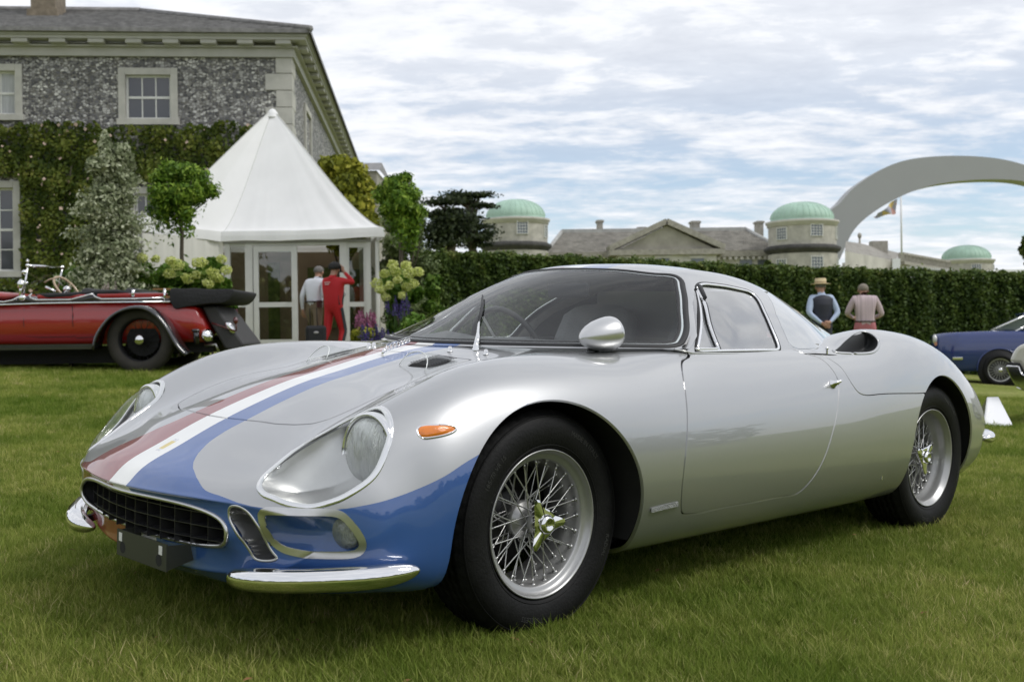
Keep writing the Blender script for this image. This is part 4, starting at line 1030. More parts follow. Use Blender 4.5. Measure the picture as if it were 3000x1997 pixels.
for i in range(15):
    t_ = i / 14; q = q0.lerp(q1, t_); b.cbox((q.x, q.y, q.z - .45), (.55, .4, .9))
b.bar(q0, q1, .5, .25); b.bar(q0 - Vector((0, 0, 1.0)), q1 - Vector((0, 0, 1.1)), .7, .35); b.build('balustrade', stone_d, w2)
b = MB(); q = wl2(2578, 705, 128); b.box((q.x - .9, q.y, q.z - 2.4), (q.x + .9, q.y + 1.2, q.z)); b.build('chimney', stone_d, w2)
b = MB(); q = wl2(2518, 690, 126); b.tube([(q.x, q.y, q.z - 2), (q.x, q.y, q.z)], .12, 6); b.ball((q.x, q.y, q.z), (.25, .25, .35), 8); b.build('finial', stone_d, w2)
# white trellis sheeting and banner by the wing
tr = thing('white_screen', 'white lattice screen and tall panel standing behind the hedge', 'screen', on_ground(2680, 0, 60)); ot = Vector(tr.location)
q0, q1 = at(2615, 757, 60) - ot, at(2638, 800, 60) - ot; b = MB(); b.box((q0.x, 0, q1.z - 1), (q1.x, .06, q0.z)); b.build('panel', mat('white_sheet', (.74, .75, .76), .6), tr)
b = MB()
q0, q1 = at(2645, 778, 60) - ot, at(2770, 800, 60) - ot
for i in range(22):
    x = q0.x + (q1.x - q0.x) * i / 21; b.bar((x, .02, q1.z - .6), (x + .45, .02, q0.z - i * .010), .03, .03, up=(0, 1, 0)); b.bar((x + .45, .05, q1.z - .6), (x, .05, q0.z - i * .010), .03, .03, up=(0, 1, 0))
b.build('lattice', mat('white_lattice', (.70, .71, .72), .6), tr)
wt = thing('white_tent_roof', 'low white tent roof showing over the hedge below the smallest dome', 'tent', on_ground(2960, 0, 58)); ow = Vector(wt.location)
q = [at(2898, 797, 58) - ow, at(2925, 789, 58) - ow, at(3060, 789, 58) - ow, at(3080, 799, 58) - ow]
b = MB(); b.add([tuple(p_) for p_ in q] + [tuple(p_ + Vector((0, 5, 0))) for p_ in q], [(0, 3, 2, 1), (4, 5, 6, 7), (0, 1, 5, 4), (1, 2, 6, 5), (2, 3, 7, 6)]); b.box((q[0].x, .1, -.3), (q[3].x, 5, q[0].z)); b.build('canvas', canvas, wt)

# ================================================================ the arch sculpture
Ya = 150.0
outer = [(1905 * 1.27334 + 0, 700), (2440, 610), (2454, 600), (2485, 566), (2547, 517), (2610, 483), (2674, 465), (2738, 458), (2801, 456), (2865, 458), (2929, 465), (3000, 482), (3060, 505), (3140, 548)]
inner = [(2460, 760), (2480, 715), (2497, 681), (2547, 630), (2610, 590), (2674, 560), (2738, 541), (2801, 531), (2865, 526), (2929, 525), (3000, 531), (3060, 548), (3120, 580), (3180, 625)]
outer[0] = (2400, 668)
O3 = smooth_open([tuple(at(u, v, Ya)) for u, v in outer], 60); I3 = smooth_open([tuple(at(u, v, Ya)) for u, v in inner], 60)
v = []; f = []
for i in range(60):
    for p_, dy in ((O3[i], 0), (I3[i], 0), (I3[i], 3.0), (O3[i], 3.0)): v.append((p_[0] - O3[0][0], p_[1] + dy - Ya, p_[2]))
for i in range(59):
    for j in range(4): f.append((i * 4 + j, i * 4 + (j + 1) % 4, i * 4 + 4 + (j + 1) % 4, i * 4 + 4 + j))
b = MB(); b.add(v, f, False); arch = b.build('arch_sculpture', mat('satin_white_steel', (.34, .345, .35), .5, var=.02, vscale=.3), None, label='huge pale grey arch sculpture curving over the great house', category='sculpture'); arch.location = (O3[0][0], Ya, 0)
# flagpole
fp = thing('flagpole', 'thin white flagpole flying a red and yellow flag below the arch', 'flagpole', (at(2632, 0, 112).x, 112, at(2632, 745, 112).z)); of = Vector(fp.location)
b = MB(); b.tube([(0, 0, 0), (0, 0, at(2630, 577, 112).z - of.z)], .09, 6); b.build('pole', mat('white_pole', (.7, .7, .7), .4), fp)
v = []; f = []
for i in range(13):
    s = i / 12; u = 2629 - s * 66; vt_ = 582 + s * 48 - 2 * math.sin(s * 7); vb_ = 624 + s * 14 + 2 * math.sin(s * 9)
    if s > .9: vt_ = vb_ - 6
    for j in range(5):
        p_ = at(u, vt_ + (vb_ - vt_) * j / 4, 112) - of; v.append((p_.x, .5 * math.sin(s * 8 + j * .4), p_.z))
for i in range(12):
    for j in range(4): a_ = i * 5 + j; f.append((a_, a_ + 1, a_ + 6, a_ + 5))
b = MB(); b.add(v, f, True)
fm = bpy.data.materials.new('flag_quarters'); fm.use_nodes = True; t = fm.node_tree; B_ = t.nodes['Principled BSDF']; tcf = t.nodes.new('ShaderNodeTexCoord')
mpf = t.nodes.new('ShaderNodeMapping'); mpf.inputs['Scale'].default_value = (1, .01, 1); t.links.new(tcf.outputs['Object'], mpf.inputs[0])
ck = t.nodes.new('ShaderNodeTexVoronoi'); ck.inputs['Scale'].default_value = 1.6; t.links.new(mpf.outputs[0], ck.inputs['Vector'])
sf = t.nodes.new('ShaderNodeSeparateColor'); t.links.new(ck.outputs['Color'], sf.inputs[0]); rf = t.nodes.new('ShaderNodeValToRGB'); t.links.new(sf.outputs[0], rf.inputs[0]); rf.color_ramp.interpolation = 'CONSTANT'
while len(rf.color_ramp.elements) < 4: rf.color_ramp.elements.new(.5)
for e, (p_, c) in zip(rf.color_ramp.elements, ((0, (.42, .20, .18)), (.35, (.58, .44, .16)), (.6, (.36, .36, .42)), (.8, (.48, .26, .22)))): e.position = p_; e.color = (*c, 1)
t.links.new(rf.outputs[0], B_.inputs['Base Color']); b.build('flag', fm, fp)

# ================================================================ hero car: control nets (metres, x forward, y to its left, z up)
ZB = [(.33, .15), (0, .15)]
BODY = [
 # mouth ring
 [(.873,0,.392),(.852,.16,.390),(.825,.30,.383),(.806,.38,.368),(.800,.412,.350),(.799,.420,.335),(.798,.418,.32),(.795,.41,.308),(.793,.395,.298),(.79,.37,.290),(.79,.30,.280),(.795,.15,.272),(.80,0,.268)],
 [(.888,0,.414),(.868,.19,.413),(.832,.34,.412),(.795,.44,.408),(.752,.53,.400),(.715,.60,.385),(.69,.635,.36),(.68,.64,.325),(.70,.60,.280),(.73,.50,.235),(.765,.36,.215),(.79,.17,.205),(.80,0,.20)],
 [(.84,0,.458),(.825,.19,.456),(.79,.345,.449),(.755,.46,.446),(.705,.565,.452),(.655,.650,.440),(.615,.70,.405),(.60,.715,.35),(.61,.695,.29),(.65,.60,.215),(.69,.45,.18),(.72,.2,.165),(.73,0,.16)],
 [(.74,0,.508),(.725,.2,.505),(.70,.355,.495),(.68,.475,.500),(.63,.585,.530),(.575,.675,.510),(.54,.725,.465),(.525,.752,.39),(.53,.745,.31),(.55,.70,.21),(.58,.55,.17),(.6,.28,.155),(.6,0,.15)],
 [(.6,0,.573),(.6,.2,.567),(.595,.36,.552),(.58,.48,.562),(.54,.595,.604),(.50,.682,.580),(.47,.735,.525),(.455,.770,.43),(.44,.78,.33),(.43,.755,.215),(.44,.65,.17),(.45,.33,.15),(.45,0,.15)],
]
def planar(x, yz):
    yz = list(yz)
    if len(yz) == 10: yz += [(yz[9][0] - .10, .17)]
    if len(yz) == 11: yz += ZB
    return [(x, y, z) for y, z in yz]
PL = {
 .38: [(0,.6545),(.2,.649),(.36,.633),(.48,.643),(.60,.680),(.69,.655),(.755,.585),(.795,.47),(.795,.34),(.76,.215)],
 .2: [(0,.7025),(.2,.6955),(.36,.680),(.48,.702),(.60,.742),(.70,.715),(.775,.635),(.82,.49),(.82,.34),(.775,.215)],
 0: [(0,.75),(.2,.742),(.36,.722),(.48,.742),(.60,.770),(.71,.740),(.793,.655),(.838,.50),(.835,.34),(.785,.215)],
 -.2: [(0,.783),(.2,.776),(.36,.757),(.48,.765),(.60,.776),(.715,.746),(.80,.660),(.845,.50),(.84,.34),(.79,.215)],
 -.4: [(0,.80),(.2,.798),(.36,.785),(.48,.776),(.60,.773),(.72,.744),(.803,.658),(.848,.5),(.842,.34),(.79,.213)],
 -.65: [(0,.81),(.2,.81),(.40,.80),(.52,.788),(.64,.785),(.733,.757),(.805,.655),(.848,.5),(.842,.34),(.79,.212)],
 -.9: [(0,.81),(.2,.81),(.40,.80),(.52,.79),(.64,.787),(.736,.759),(.807,.655),(.848,.5),(.842,.34),(.79,.212)],
 -1.15: [(0,.81),(.2,.81),(.40,.80),(.52,.79),(.645,.787),(.738,.759),(.809,.656),(.849,.5),(.843,.34),(.79,.212)],
 -1.4: [(0,.81),(.2,.81),(.40,.80),(.53,.792),(.65,.787),(.742,.760),(.812,.658),(.85,.5),(.844,.34),(.79,.212)],
 -1.62: [(0,.81),(.2,.81),(.40,.80),(.54,.795),(.657,.790),(.746,.760),(.815,.662),(.851,.5),(.845,.34),(.79,.212)],
 -1.80: [(0,.81),(.2,.807),(.38,.80),(.54,.815),(.665,.825),(.75,.775),(.818,.670),(.852,.5),(.845,.34),(.79,.213)],
 -1.98: [(0,.805),(.2,.80),(.38,.797),(.54,.836),(.662,.852),(.753,.795),(.818,.678),(.850,.5),(.843,.34),(.787,.215)],
 -2.2: [(0,.797),(.2,.793),(.38,.785),(.54,.828),(.66,.848),(.753,.795),(.814,.675),(.843,.5),(.835,.34),(.78,.217)],
 -2.42: [(0,.787),(.2,.783),(.38,.774),(.54,.807),(.655,.822),(.748,.770),(.806,.655),(.832,.49),(.823,.34),(.77,.22)],
 -2.64: [(0,.77),(.2,.766),(.38,.752),(.53,.765),(.645,.766),(.735,.714),(.79,.61),(.812,.475),(.803,.34),(.755,.225)],
 -2.84: [(0,.742),(.2,.738),(.37,.722),(.52,.714),(.625,.690),(.710,.637),(.762,.55),(.782,.45),(.772,.335),(.73,.235)],
 -3.0: [(0,.712),(.2,.708),(.36,.692),(.49,.670),(.595,.622),(.670,.575),(.715,.50),(.735,.42),(.725,.33),(.69,.25)],
}
for x_ in sorted(PL, reverse=True): BODY.append(planar(x_, PL[x_]))
BODY.append([(-3.17,0,.67),(-3.165,.2,.665),(-3.15,.36,.65),(-3.125,.47,.625),(-3.10,.56,.58),(-3.085,.61,.535),(-3.075,.64,.48),(-3.075,.645,.42),(-3.075,.635,.34),(-3.08,.60,.28),(-3.09,.48,.255),(-3.1,.28,.25),(-3.12,0,.25)])
BODY.append([(-3.185,0,.655),(-3.18,.19,.65),(-3.165,.34,.635),(-3.14,.44,.61),(-3.12,.53,.565),(-3.11,.575,.525),(-3.105,.60,.48),(-3.105,.605,.42),(-3.105,.595,.35),(-3.11,.56,.30),(-3.12,.45,.275),(-3.13,.26,.27),(-3.14,0,.27)])
BODY = [np.array(q) for q in BODY]
BODY[1:2] = [BODY[1] + (BODY[0] - BODY[1]) * .16, BODY[1], BODY[1] + (BODY[2] - BODY[1]) * .09]
body = Surf(BODY, 440, 250)

# greenhouse: rows from the centre line outwards to the belt, stations from scuttle over the roof to the tail of the rear screen
GH = [
 [(-0.185,0,0.782),(-0.215,0.17,0.783),(-0.3,0.36,0.785),(-0.45,0.545,0.788),(-0.68,0.695,0.79),(-0.71,0.708,0.786),(-0.72,0.716,0.768)],
 [(-0.36,0,0.862),(-0.39,0.15,0.862),(-0.465,0.32,0.86),(-0.61,0.5,0.856),(-0.79,0.648,0.845),(-0.825,0.668,0.832),(-0.8,0.716,0.768)],
 [(-0.545,0,0.945),(-0.57,0.14,0.944),(-0.635,0.295,0.94),(-0.745,0.45,0.932),(-0.865,0.588,0.91),(-0.915,0.628,0.87),(-0.88,0.715,0.768)],
 [(-0.73,0,1.018),(-0.75,0.13,1.016),(-0.8,0.27,1.011),(-0.875,0.395,1.001),(-0.94,0.525,0.97),(-0.985,0.6,0.902),(-0.96,0.714,0.768)],
 [(-0.89,0,1.066),(-0.905,0.12,1.064),(-0.94,0.25,1.058),(-0.985,0.362,1.046),(-1.03,0.45,1.028),(-1.065,0.592,0.918),(-1.05,0.712,0.768)],
 [(-1.02,0,1.088),(-1.03,0.12,1.087),(-1.05,0.24,1.081),(-1.08,0.35,1.068),(-1.11,0.435,1.043),(-1.14,0.594,0.915),(-1.15,0.71,0.768)],
 [(-1.2,0,1.096),(-1.2,0.12,1.094),(-1.21,0.24,1.087),(-1.22,0.35,1.072),(-1.24,0.435,1.044),(-1.26,0.59,0.917),(-1.28,0.707,0.768)],
 [(-1.4,0,1.088),(-1.4,0.12,1.086),(-1.4,0.24,1.079),(-1.4,0.345,1.063),(-1.4,0.43,1.034),(-1.4,0.585,0.91),(-1.4,0.702,0.768)],
 [(-1.6,0,1.066),(-1.6,0.12,1.064),(-1.6,0.235,1.0558),(-1.6,0.34,1.0374),(-1.59,0.425,1.0046),(-1.56,0.575,0.9005),(-1.54,0.69,0.7682)],
 [(-1.85,0,1.022),(-1.85,0.12,1.02),(-1.8385,0.23,1.0095),(-1.8255,0.33,0.9865),(-1.7895,0.42,0.9485),(-1.732,0.55,0.8762),(-1.686,0.665,0.7686)],
 [(-2.12,0,0.955),(-2.12,0.12,0.951),(-2.0965,0.22,0.9404),(-2.0595,0.315,0.9161),(-1.9955,0.41,0.8814),(-1.908,0.505,0.8416),(-1.834,0.62,0.7688)],
 [(-2.37,0,0.872),(-2.36,0.11,0.869),(-2.3345,0.21,0.8587),(-2.2835,0.3,0.8439),(-2.1915,0.39,0.8246),(-2.074,0.475,0.8008),(-1.972,0.56,0.7684)],
 [(-2.57,0,0.8),(-2.56,0.11,0.799),(-2.5225,0.2,0.7948),(-2.4575,0.28,0.7923),(-2.3475,0.37,0.7893),(-2.23,0.44,0.7826),(-2.09,0.51,0.7683)],
]
gh = Surf(GH, 260, 150)
CAR_C = (7.79154428e-01, -4.58616882e-01, 3.67830633e+00, 1.85386963e-01, 1.93492586e-02, 3.29350048e-02)
CARM = Matrix.Translation(CAR_C[1:4]) @ Matrix.Rotation(CAR_C[4], 4, 'X') @ Matrix.Rotation(CAR_C[5], 4, 'Y') @ Matrix.Rotation(math.pi + CAR_C[0], 4, 'Z')

# ---------------------------------------------------------------- paint
def fcurve(t, vec_out, pts, x0, x1, y0, y1):
    """value looked up from a curve: pts are (x, y)"""
    mr_ = t.nodes.new('ShaderNodeMapRange'); mr_.inputs[1].default_value = x0; mr_.inputs[2].default_value = x1
    t.links.new(vec_out, mr_.inputs[0])
    fc = t.nodes.new('ShaderNodeFloatCurve'); c = fc.mapping.curves[0]
    P = sorted([((x - x0) / (x1 - x0), (y - y0) / (y1 - y0)) for x, y in pts])
    c.points[0].location = P[0]; c.points[1].location = P[-1]
    for p in P[1:-1]: c.points.new(*p)
    fc.mapping.update(); t.links.new(mr_.outputs[0], fc.inputs[1])
    m2 = t.nodes.new('ShaderNodeMapRange'); m2.inputs[3].default_value = y0; m2.inputs[4].default_value = y1
    t.links.new(fc.outputs[0], m2.inputs[0])
    return m2.outputs[0]
def car_paint():
    mt = bpy.data.materials.new('silver_stripe_paint'); mt.use_nodes = True
    t = mt.node_tree; b = t.nodes['Principled BSDF']; LK = t.links.new
    tc_ = t.nodes.new('ShaderNodeTexCoord'); sp = t.nodes.new('ShaderNodeSeparateXYZ'); LK(tc_.outputs['Object'], sp.inputs[0])
    def mm(op, a, b_=None):
        n = t.nodes.new('ShaderNodeMath'); n.operation = op
        for i, v in enumerate((a, b_)):
            if v is None: continue
            if isinstance(v, (int, float)): n.inputs[i].default_value = v
            else: LK(v, n.inputs[i])
        return n.outputs[0]
    x, y, z = sp.outputs
    yb = fcurve(t, x, [(-3.2, .16), (-.3, .15), (0, .135), (.2, .128), (.45, .135), (.59, .142), (.63, .139), (.675, .141), (.72, .157), (.754, .182), (.782, .217), (.797, .252), (.810, .302), (.822, .36), (.95, .7)], -3.2, .95, 0, .7)
    yr = fcurve(t, x, [(-3.2, .16), (-.3, .15), (0, .135), (.2, .128), (.45, .135), (.59, .15), (.678, .194), (.756, .254), (.80, .275), (.822, .31), (.95, .7)], -3.2, .95, 0, .7)
    zb = fcurve(t, x, [(-3.2, 0), (-.05, .0), (.05, .66), (.15, .61), (.22, .570), (.28, .537), (.34, .512), (.41, .477), (.477, .449), (.54, .431), (.60, .418), (.645, .409), (.70, .403), (.76, .404), (.78, .408), (.80, .42), (.82, .43), (.95, .44)], -3.2, .95, 0, .7)
    wh = fcurve(t, x, [(-3.2, .045), (-.3, .045), (.3, .042), (.6, .05), (.95, .05)], -3.2, .95, 0, .7)
    ay = mm('ABSOLUTE', y)
    yl = t.nodes.new('ShaderNodeMix'); yl.data_type = 'FLOAT'
    LK(mm('GREATER_THAN', y, 0.0), yl.inputs[0]); LK(yr, yl.inputs[2]); LK(yb, yl.inputs[3])
    sm_ = t.nodes.new('ShaderNodeMath'); sm_.operation = 'SMOOTH_MIN'; sm_.inputs[2].default_value = .035
    LK(mm('MULTIPLY', mm('SUBTRACT', ay, yl.outputs[0]), .35), sm_.inputs[0]); LK(mm('MULTIPLY', mm('SUBTRACT', z, zb), 1.6), sm_.inputs[1])
    silver = mm('GREATER_THAN', mm('MAXIMUM', sm_.outputs[0], mm('MULTIPLY', mm('LESS_THAN', x, .1), mm('SUBTRACT', ay, yl.outputs[0]))), 0.0)
    white = mm('LESS_THAN', ay, wh)
    red = mm('LESS_THAN', y, 0.0)
    def mixc(f, a, b_):
        n = t.nodes.new('ShaderNodeMix'); n.data_type = 'RGBA'; LK(f, n.inputs[0])
        for i, v in ((6, a), (7, b_)):
            if isinstance(v, tuple): n.inputs[i].default_value = (*v, 1)
            else: LK(v, n.inputs[i])
        return n.outputs[2]
    c = mixc(red, (.030, .095, .30), (.215, .014, .011))
    c = mixc(white, c, (.80, .80, .78))
    c = mixc(silver, c, (.43, .435, .44))
    LK(c, b.inputs['Base Color'])
    LK(mm('MULTIPLY', silver, .82), b.inputs['Metallic'])
    LK(mm('ADD', mm('MULTIPLY', silver, -.02), .42), b.inputs['Roughness'])
    b.inputs['Coat Weight'].default_value = 1.0; b.inputs['Coat Roughness'].default_value = .015; b.inputs['Coat IOR'].default_value = 1.65
    n = t.nodes.new('ShaderNodeTexNoise'); n.inputs['Scale'].default_value = 900; n.inputs['Detail'].default_value = 1
    LK(tc_.outputs['Object'], n.inputs['Vector'])
    bu = t.nodes.new('ShaderNodeBump'); bu.inputs['Strength'].default_value = .05; bu.inputs['Distance'].default_value = .001
    LK(n.outputs[0], bu.inputs['Height']); LK(bu.outputs[0], b.inputs['Normal'])
    n2_ = t.nodes.new('ShaderNodeTexNoise'); n2_.inputs['Scale'].default_value = 2.3; n2_.inputs['Detail'].default_value = 3
    LK(tc_.outputs['Object'], n2_.inputs['Vector'])
    b2 = t.nodes.new('ShaderNodeBump'); b2.inputs['Strength'].default_value = .10; b2.inputs['Distance'].default_value = .01
    LK(n2_.outputs[0], b2.inputs['Height']); LK(b2.outputs[0], b.inputs['Coat Normal'])
    return mt
PAINT = car_paint()

bright_trim = mat('bright_trim', (.88, .88, .88), .22, 1.0)
satin = mat('satin_aluminium', (.62, .62, .61), .28, .95, var=.08, vscale=20)
rubber = mat('black_rubber', (.012, .012, .013), .55)
blackm = mat('matt_black', (.008, .008, .009), .75)
darkm = mat('dark_grey_enamel', (.035, .035, .037), .45)
tyre_m = mat('tyre_rubber', (.0065, .0065, .0065), .6, var=.35, vscale=14, bump=.12, bscale=120, spec=.22)
wirem = mat('wheel_silver_paint', (.40, .40, .395), .38, .7, coat=.3, var=.06, vscale=30)
bluep = mat('blue_lamp_bowl', (.030, .095, .30), .4, coat=1.0)
silvp = mat('silver_lamp_bowl', (.50, .50, .50), .38, .9, coat=.5, var=.06, vscale=12)
plexi = glassmat('clear_plexiglass', (.97, .98, .97), -.01, .01, .9, .5)
glass = glassmat('window_glass', (.90, .93, .92), -.005, .01, 1.0, .6)
leather = mat('black_leather', (.02, .02, .021), .5, bump=.1, bscale=200)
lining = mat('grey_headlining', (.50, .48, .46), .8, var=.08, vscale=25)

car = tag(empty('sports_car'), 'silver low sports coupe with red white and blue nose stripes parked on the grass', 'car')
car.matrix_world = CARM

X, Y, Z = body.P[..., 0], body.P[..., 1], body.P[..., 2]
XY = body.P[..., :2]; XZ = body.P[..., [0, 2]]
KK = np.broadcast_to(body.qk[None, :], X.shape)
SS = np.broadcast_to(body.qs[:, None], X.shape)
def side_only(d, y0=.45): return np.where(Y > y0, d, -np.abs(d) - .05)
a_f = side_only(.355 - np.hypot(X - .02, Z - .305))
a_r = side_only(.342 - np.hypot(X + 2.375, Z - .325))
# below the wheel centres the openings run straight down
a_f = np.maximum(a_f, side_only(np.minimum(.355 - np.abs(X - .02), .305 - Z)))
a_r = np.maximum(a_r, side_only(np.minimum(.342 - np.abs(X + 2.375), .325 - Z)))
HLP = [(.7466,.4776,.448),(.735,.465,.461),(.715,.457,.475),(.685,.456,.494),(.63,.460,.530),(.575,.472,.562),(.52,.492,.598),(.485,.528,.626),(.463,.565,.641),(.458,.600,.645),(.4645,.6368,.6358),(.4743,.6634,.6157),(.4845,.6797,.595),(.4966,.6911,.5725),(.5141,.6991,.5447),(.5417,.7058,.5033),(.569,.7034,.4742),(.6025,.6916,.4504),(.6346,.6752,.4315),(.6633,.6544,.419),(.6888,.629,.4101),(.7102,.5973,.4107),(.7291,.5611,.4168),(.7413,.5304,.4259),(.7498,.5034,.4333)]
FGP = [(.764,.5083,.3824),(.7629,.5104,.3937),(.7553,.5224,.403),(.7324,.5626,.4065),(.6945,.6223,.4081),(.647,.675,.4074),(.6313,.6905,.3969),(.6129,.7065,.3718),(.596,.7173,.3428),(.5898,.7188,.3224),(.5921,.7132,.3064),(.6026,.7022,.2949),(.6278,.6816,.2894),(.6756,.6366,.2884),(.7092,.5897,.2906),(.7268,.5573,.2965),(.7393,.5322,.3118),(.7522,.5196,.3337),(.7606,.5118,.3581)]
DUP = [(.7995,.4236,.3832),(.8,.4293,.3942),(.794,.4445,.4006),(.7863,.4614,.3983),(.7772,.4802,.3866),(.7687,.4958,.3678),(.7608,.5084,.3464),(.7473,.5164,.3148),(.7374,.5339,.2873),(.7327,.5391,.2764),(.755,.4806,.2650),(.763,.4684,.2821),(.7779,.4541,.3155),(.7916,.4378,.3484),(.7958,.4252,.3673)]
TUP = [(.4351,.7183,.5928),(.4241,.7171,.6032),(.4002,.73,.606),(.3598,.7512,.6047),(.3423,.7619,.5979),(.3469,.7639,.5916),(.3771,.7581,.5818),(.4116,.7441,.576),(.4322,.731,.5775)]
class Feat:
    """closed outline on a surface, seen along a direction d"""
    def __init__(s, pts, d, n=96, grid=None):
        d = Vector(d).normalized(); a = d.cross(Vector((0, 0, 1)))
        if a.length < .1: a = Vector((0, 1, 0))
        a.normalize(); b = a.cross(d)
        s.d, s.a, s.b = np.array(d), np.array(a), np.array(b)
        s.p3 = smooth_closed(pts, n); s.p2 = s.to2(s.p3)
        s.rad = np.linalg.norm(s.p3 - s.p3.mean(0), axis=1).max()
    def to2(s, P): return np.stack([P @ s.a, P @ s.b], -1)
    def sdf(s, P, N):
        c = s.p3.mean(0); near = np.linalg.norm(P - c, axis=-1) < s.rad * 1.6 + .05
        out = np.full(P.shape[:-1], -1.0)
        out[near] = sdf_poly(s.p2, s.to2(P[near]))
        out[(N @ s.d) < -.2] = -1.0
        return out
fhl = Feat(HLP, (.62, .42, .66)); ffg = Feat(FGP, (.8, .6, .0)); fdu = Feat(DUP, (.85, .5, .1)); ftu = Feat(TUP, (.3, .9, .25))
g_hl = fhl.sdf(body.P, body.N); g_fg = ffg.sdf(body.P, body.N); g_du = fdu.sdf(body.P, body.N); g_tu = ftu.sdf(body.P, body.N)
hoodp = np.array([(-.05, -.2), (-.05, 0), (-.055, .12), (-.085, .24), (-.118, .318), (-.05, .320), (.0244, .326), (.0835, .340), (.13, .358), (.234, .390), (.32, .407), (.384, .4075), (.442, .402), (.4845, .3900), (.512, .370), (.537, .325), (.5595, .262), (.578, .147), (.5865, .05), (.5875, 0), (.5875, -.2)])
g_hood = np.where(Z > .5, sdf_poly(hoodp, XY), -1)
doorp = smooth_open([(-.74, .86), (-.735, .80), (-.7183, .7757), (-.6493, .7543), (-.5972, .7023), (-.5708, .6399), (-.5538, .5881), (-.5261, .495), (-.5125, .4163), (-.5188, .3342), (-.531, .30)], 40).tolist() + \
    smooth_open([(-.545, .286), (-.5627, .2835), (-.7356, .282), (-.9345, .2815), (-1.15, .281), (-1.2051, .2829), (-1.2505, .3038), (-1.3017, .3467), (-1.3564, .4178), (-1.4053, .4958), (-1.4514, .5684), (-1.4856, .6296), (-1.5061, .6859), (-1.4989, .708), (-1.4875, .7301), (-1.4704, .7474), (-1.4396, .76), (-1.38, .775), (-1.36, .86)], 80).tolist()
g_door = np.where(Y > .5, sdf_poly(doorp, XZ), -1)
clamp_ = [(-1.44, 1.2), (-1.46, .80)] + smooth_open([(-1.50, .765), (-1.5315, .7434), (-1.5537, .7289), (-1.574, .7033), (-1.5826, .6777), (-1.5958, .6519), (-1.619, .6256), (-1.6577, .613), (-1.7479, .6108), (-1.9223, .6085), (-2.1082, .6021)], 50).tolist() + [(-2.38, .60), (-2.38, 0.05), (-3.6, 0.05), (-3.6, 1.2)]
g_clam = sdf_poly(clamp_, XZ)
scoopp = [(-1.616,.772),(-1.663,.784),(-1.7345,.803),(-1.8057,.823),(-1.88,.840),(-1.935,.8475),(-1.962,.845),(-1.966,.831),(-1.952,.811),(-1.927,.794),(-1.885,.777),(-1.844,.7676),(-1.78,.764),(-1.70,.765),(-1.64,.768)]
scoopp = smooth_closed([(a, b) for a, b in scoopp], 60)
g_scoop = np.where((KK > body.tk[4] - .0) & (Y > .6), sdf_poly(scoopp, XZ), -1)
# cabin opening: everything under the greenhouse
cabp = [(-.25, -.3), (-.25, 0), (-.27, .16), (-.35, .35), (-.47, .51), (-.62, .635), (-.72, .675), (-1.0, .675), (-1.4, .668), (-1.6, .64), (-1.85, .575), (-2.0, .50), (-2.1, .43), (-2.25, .30), (-2.3, 0), (-2.3, -.3)]
g_cab = np.where(Z > .6, sdf_poly(cabp, XY), -1)
ventp = smooth_closed([(.062, .222), (.03, .205), (-.01, .205), (-.055, .225), (-.075, .262), (-.06, .285), (-.02, .295), (.02, .29), (.045, .265)], 40)
g_vent = np.where(Z > .5, sdf_poly(ventp, XY), -1)
w_ = .0030
holes = np.maximum.reduce([a_f, a_r, g_cab])
nose_holes = np.maximum.reduce([holes, g_hl, g_fg, g_du, g_tu])
def car_part(name, g, mt=PAINT, srf=body, depth=.008, offset=0.0, mirror=(1, -1), parent=None, label=None):
    V, F, NN = piece(srf, g, depth, offset, mirror)
    return mobj(name, mk_mesh(name, V, F, NN), mt, parent or car, **({'label': label} if label else {}))
under = np.where(KK > body.tk[10] - .05, 1.0, -1.0) * 1.0
shell = np.minimum.reduce([-nose_holes, -g_hood - w_, -g_door - w_, -g_clam - .002, np.maximum(body.tk[10] - .02 - KK, X - .43)])
car_part('body_shell', shell, depth=.012)
car_part('front_lid', np.minimum.reduce([g_hood - w_, -g_vent]))
for sd in (1, -1): car_part('door', g_door - w_, mirror=(sd,))
car_part('rear_clamshell', np.minimum.reduce([g_clam - .002, -holes, -g_scoop, -g_door - w_, (body.tk[10] - .02 - KK)]))
car_part('inner_shell', np.minimum.reduce([-nose_holes - .004, -g_vent - .004, -g_scoop - .004]), blackm, depth=0, offset=-.0085)
car_part('floor_pan', np.minimum.reduce([-np.maximum(a_f, a_r), KK - (body.tk[10] - .02), .43 - X]), blackm, depth=0)
# tail panel
ring = body.P[-1]; rv = [tuple(p) for p in ring] + [(p[0], -p[1], p[2]) for p in ring[::-1]]
tb_ = MB(); tb_.v = [(-3.12, 0, .45)] + rv; tb_.f = [(0, i, i % len(rv) + 1) for i in range(1, len(rv) + 1)]; tb_.sm = [False] * len(tb_.f)
tb_.build('tail_panel', PAINT, car)

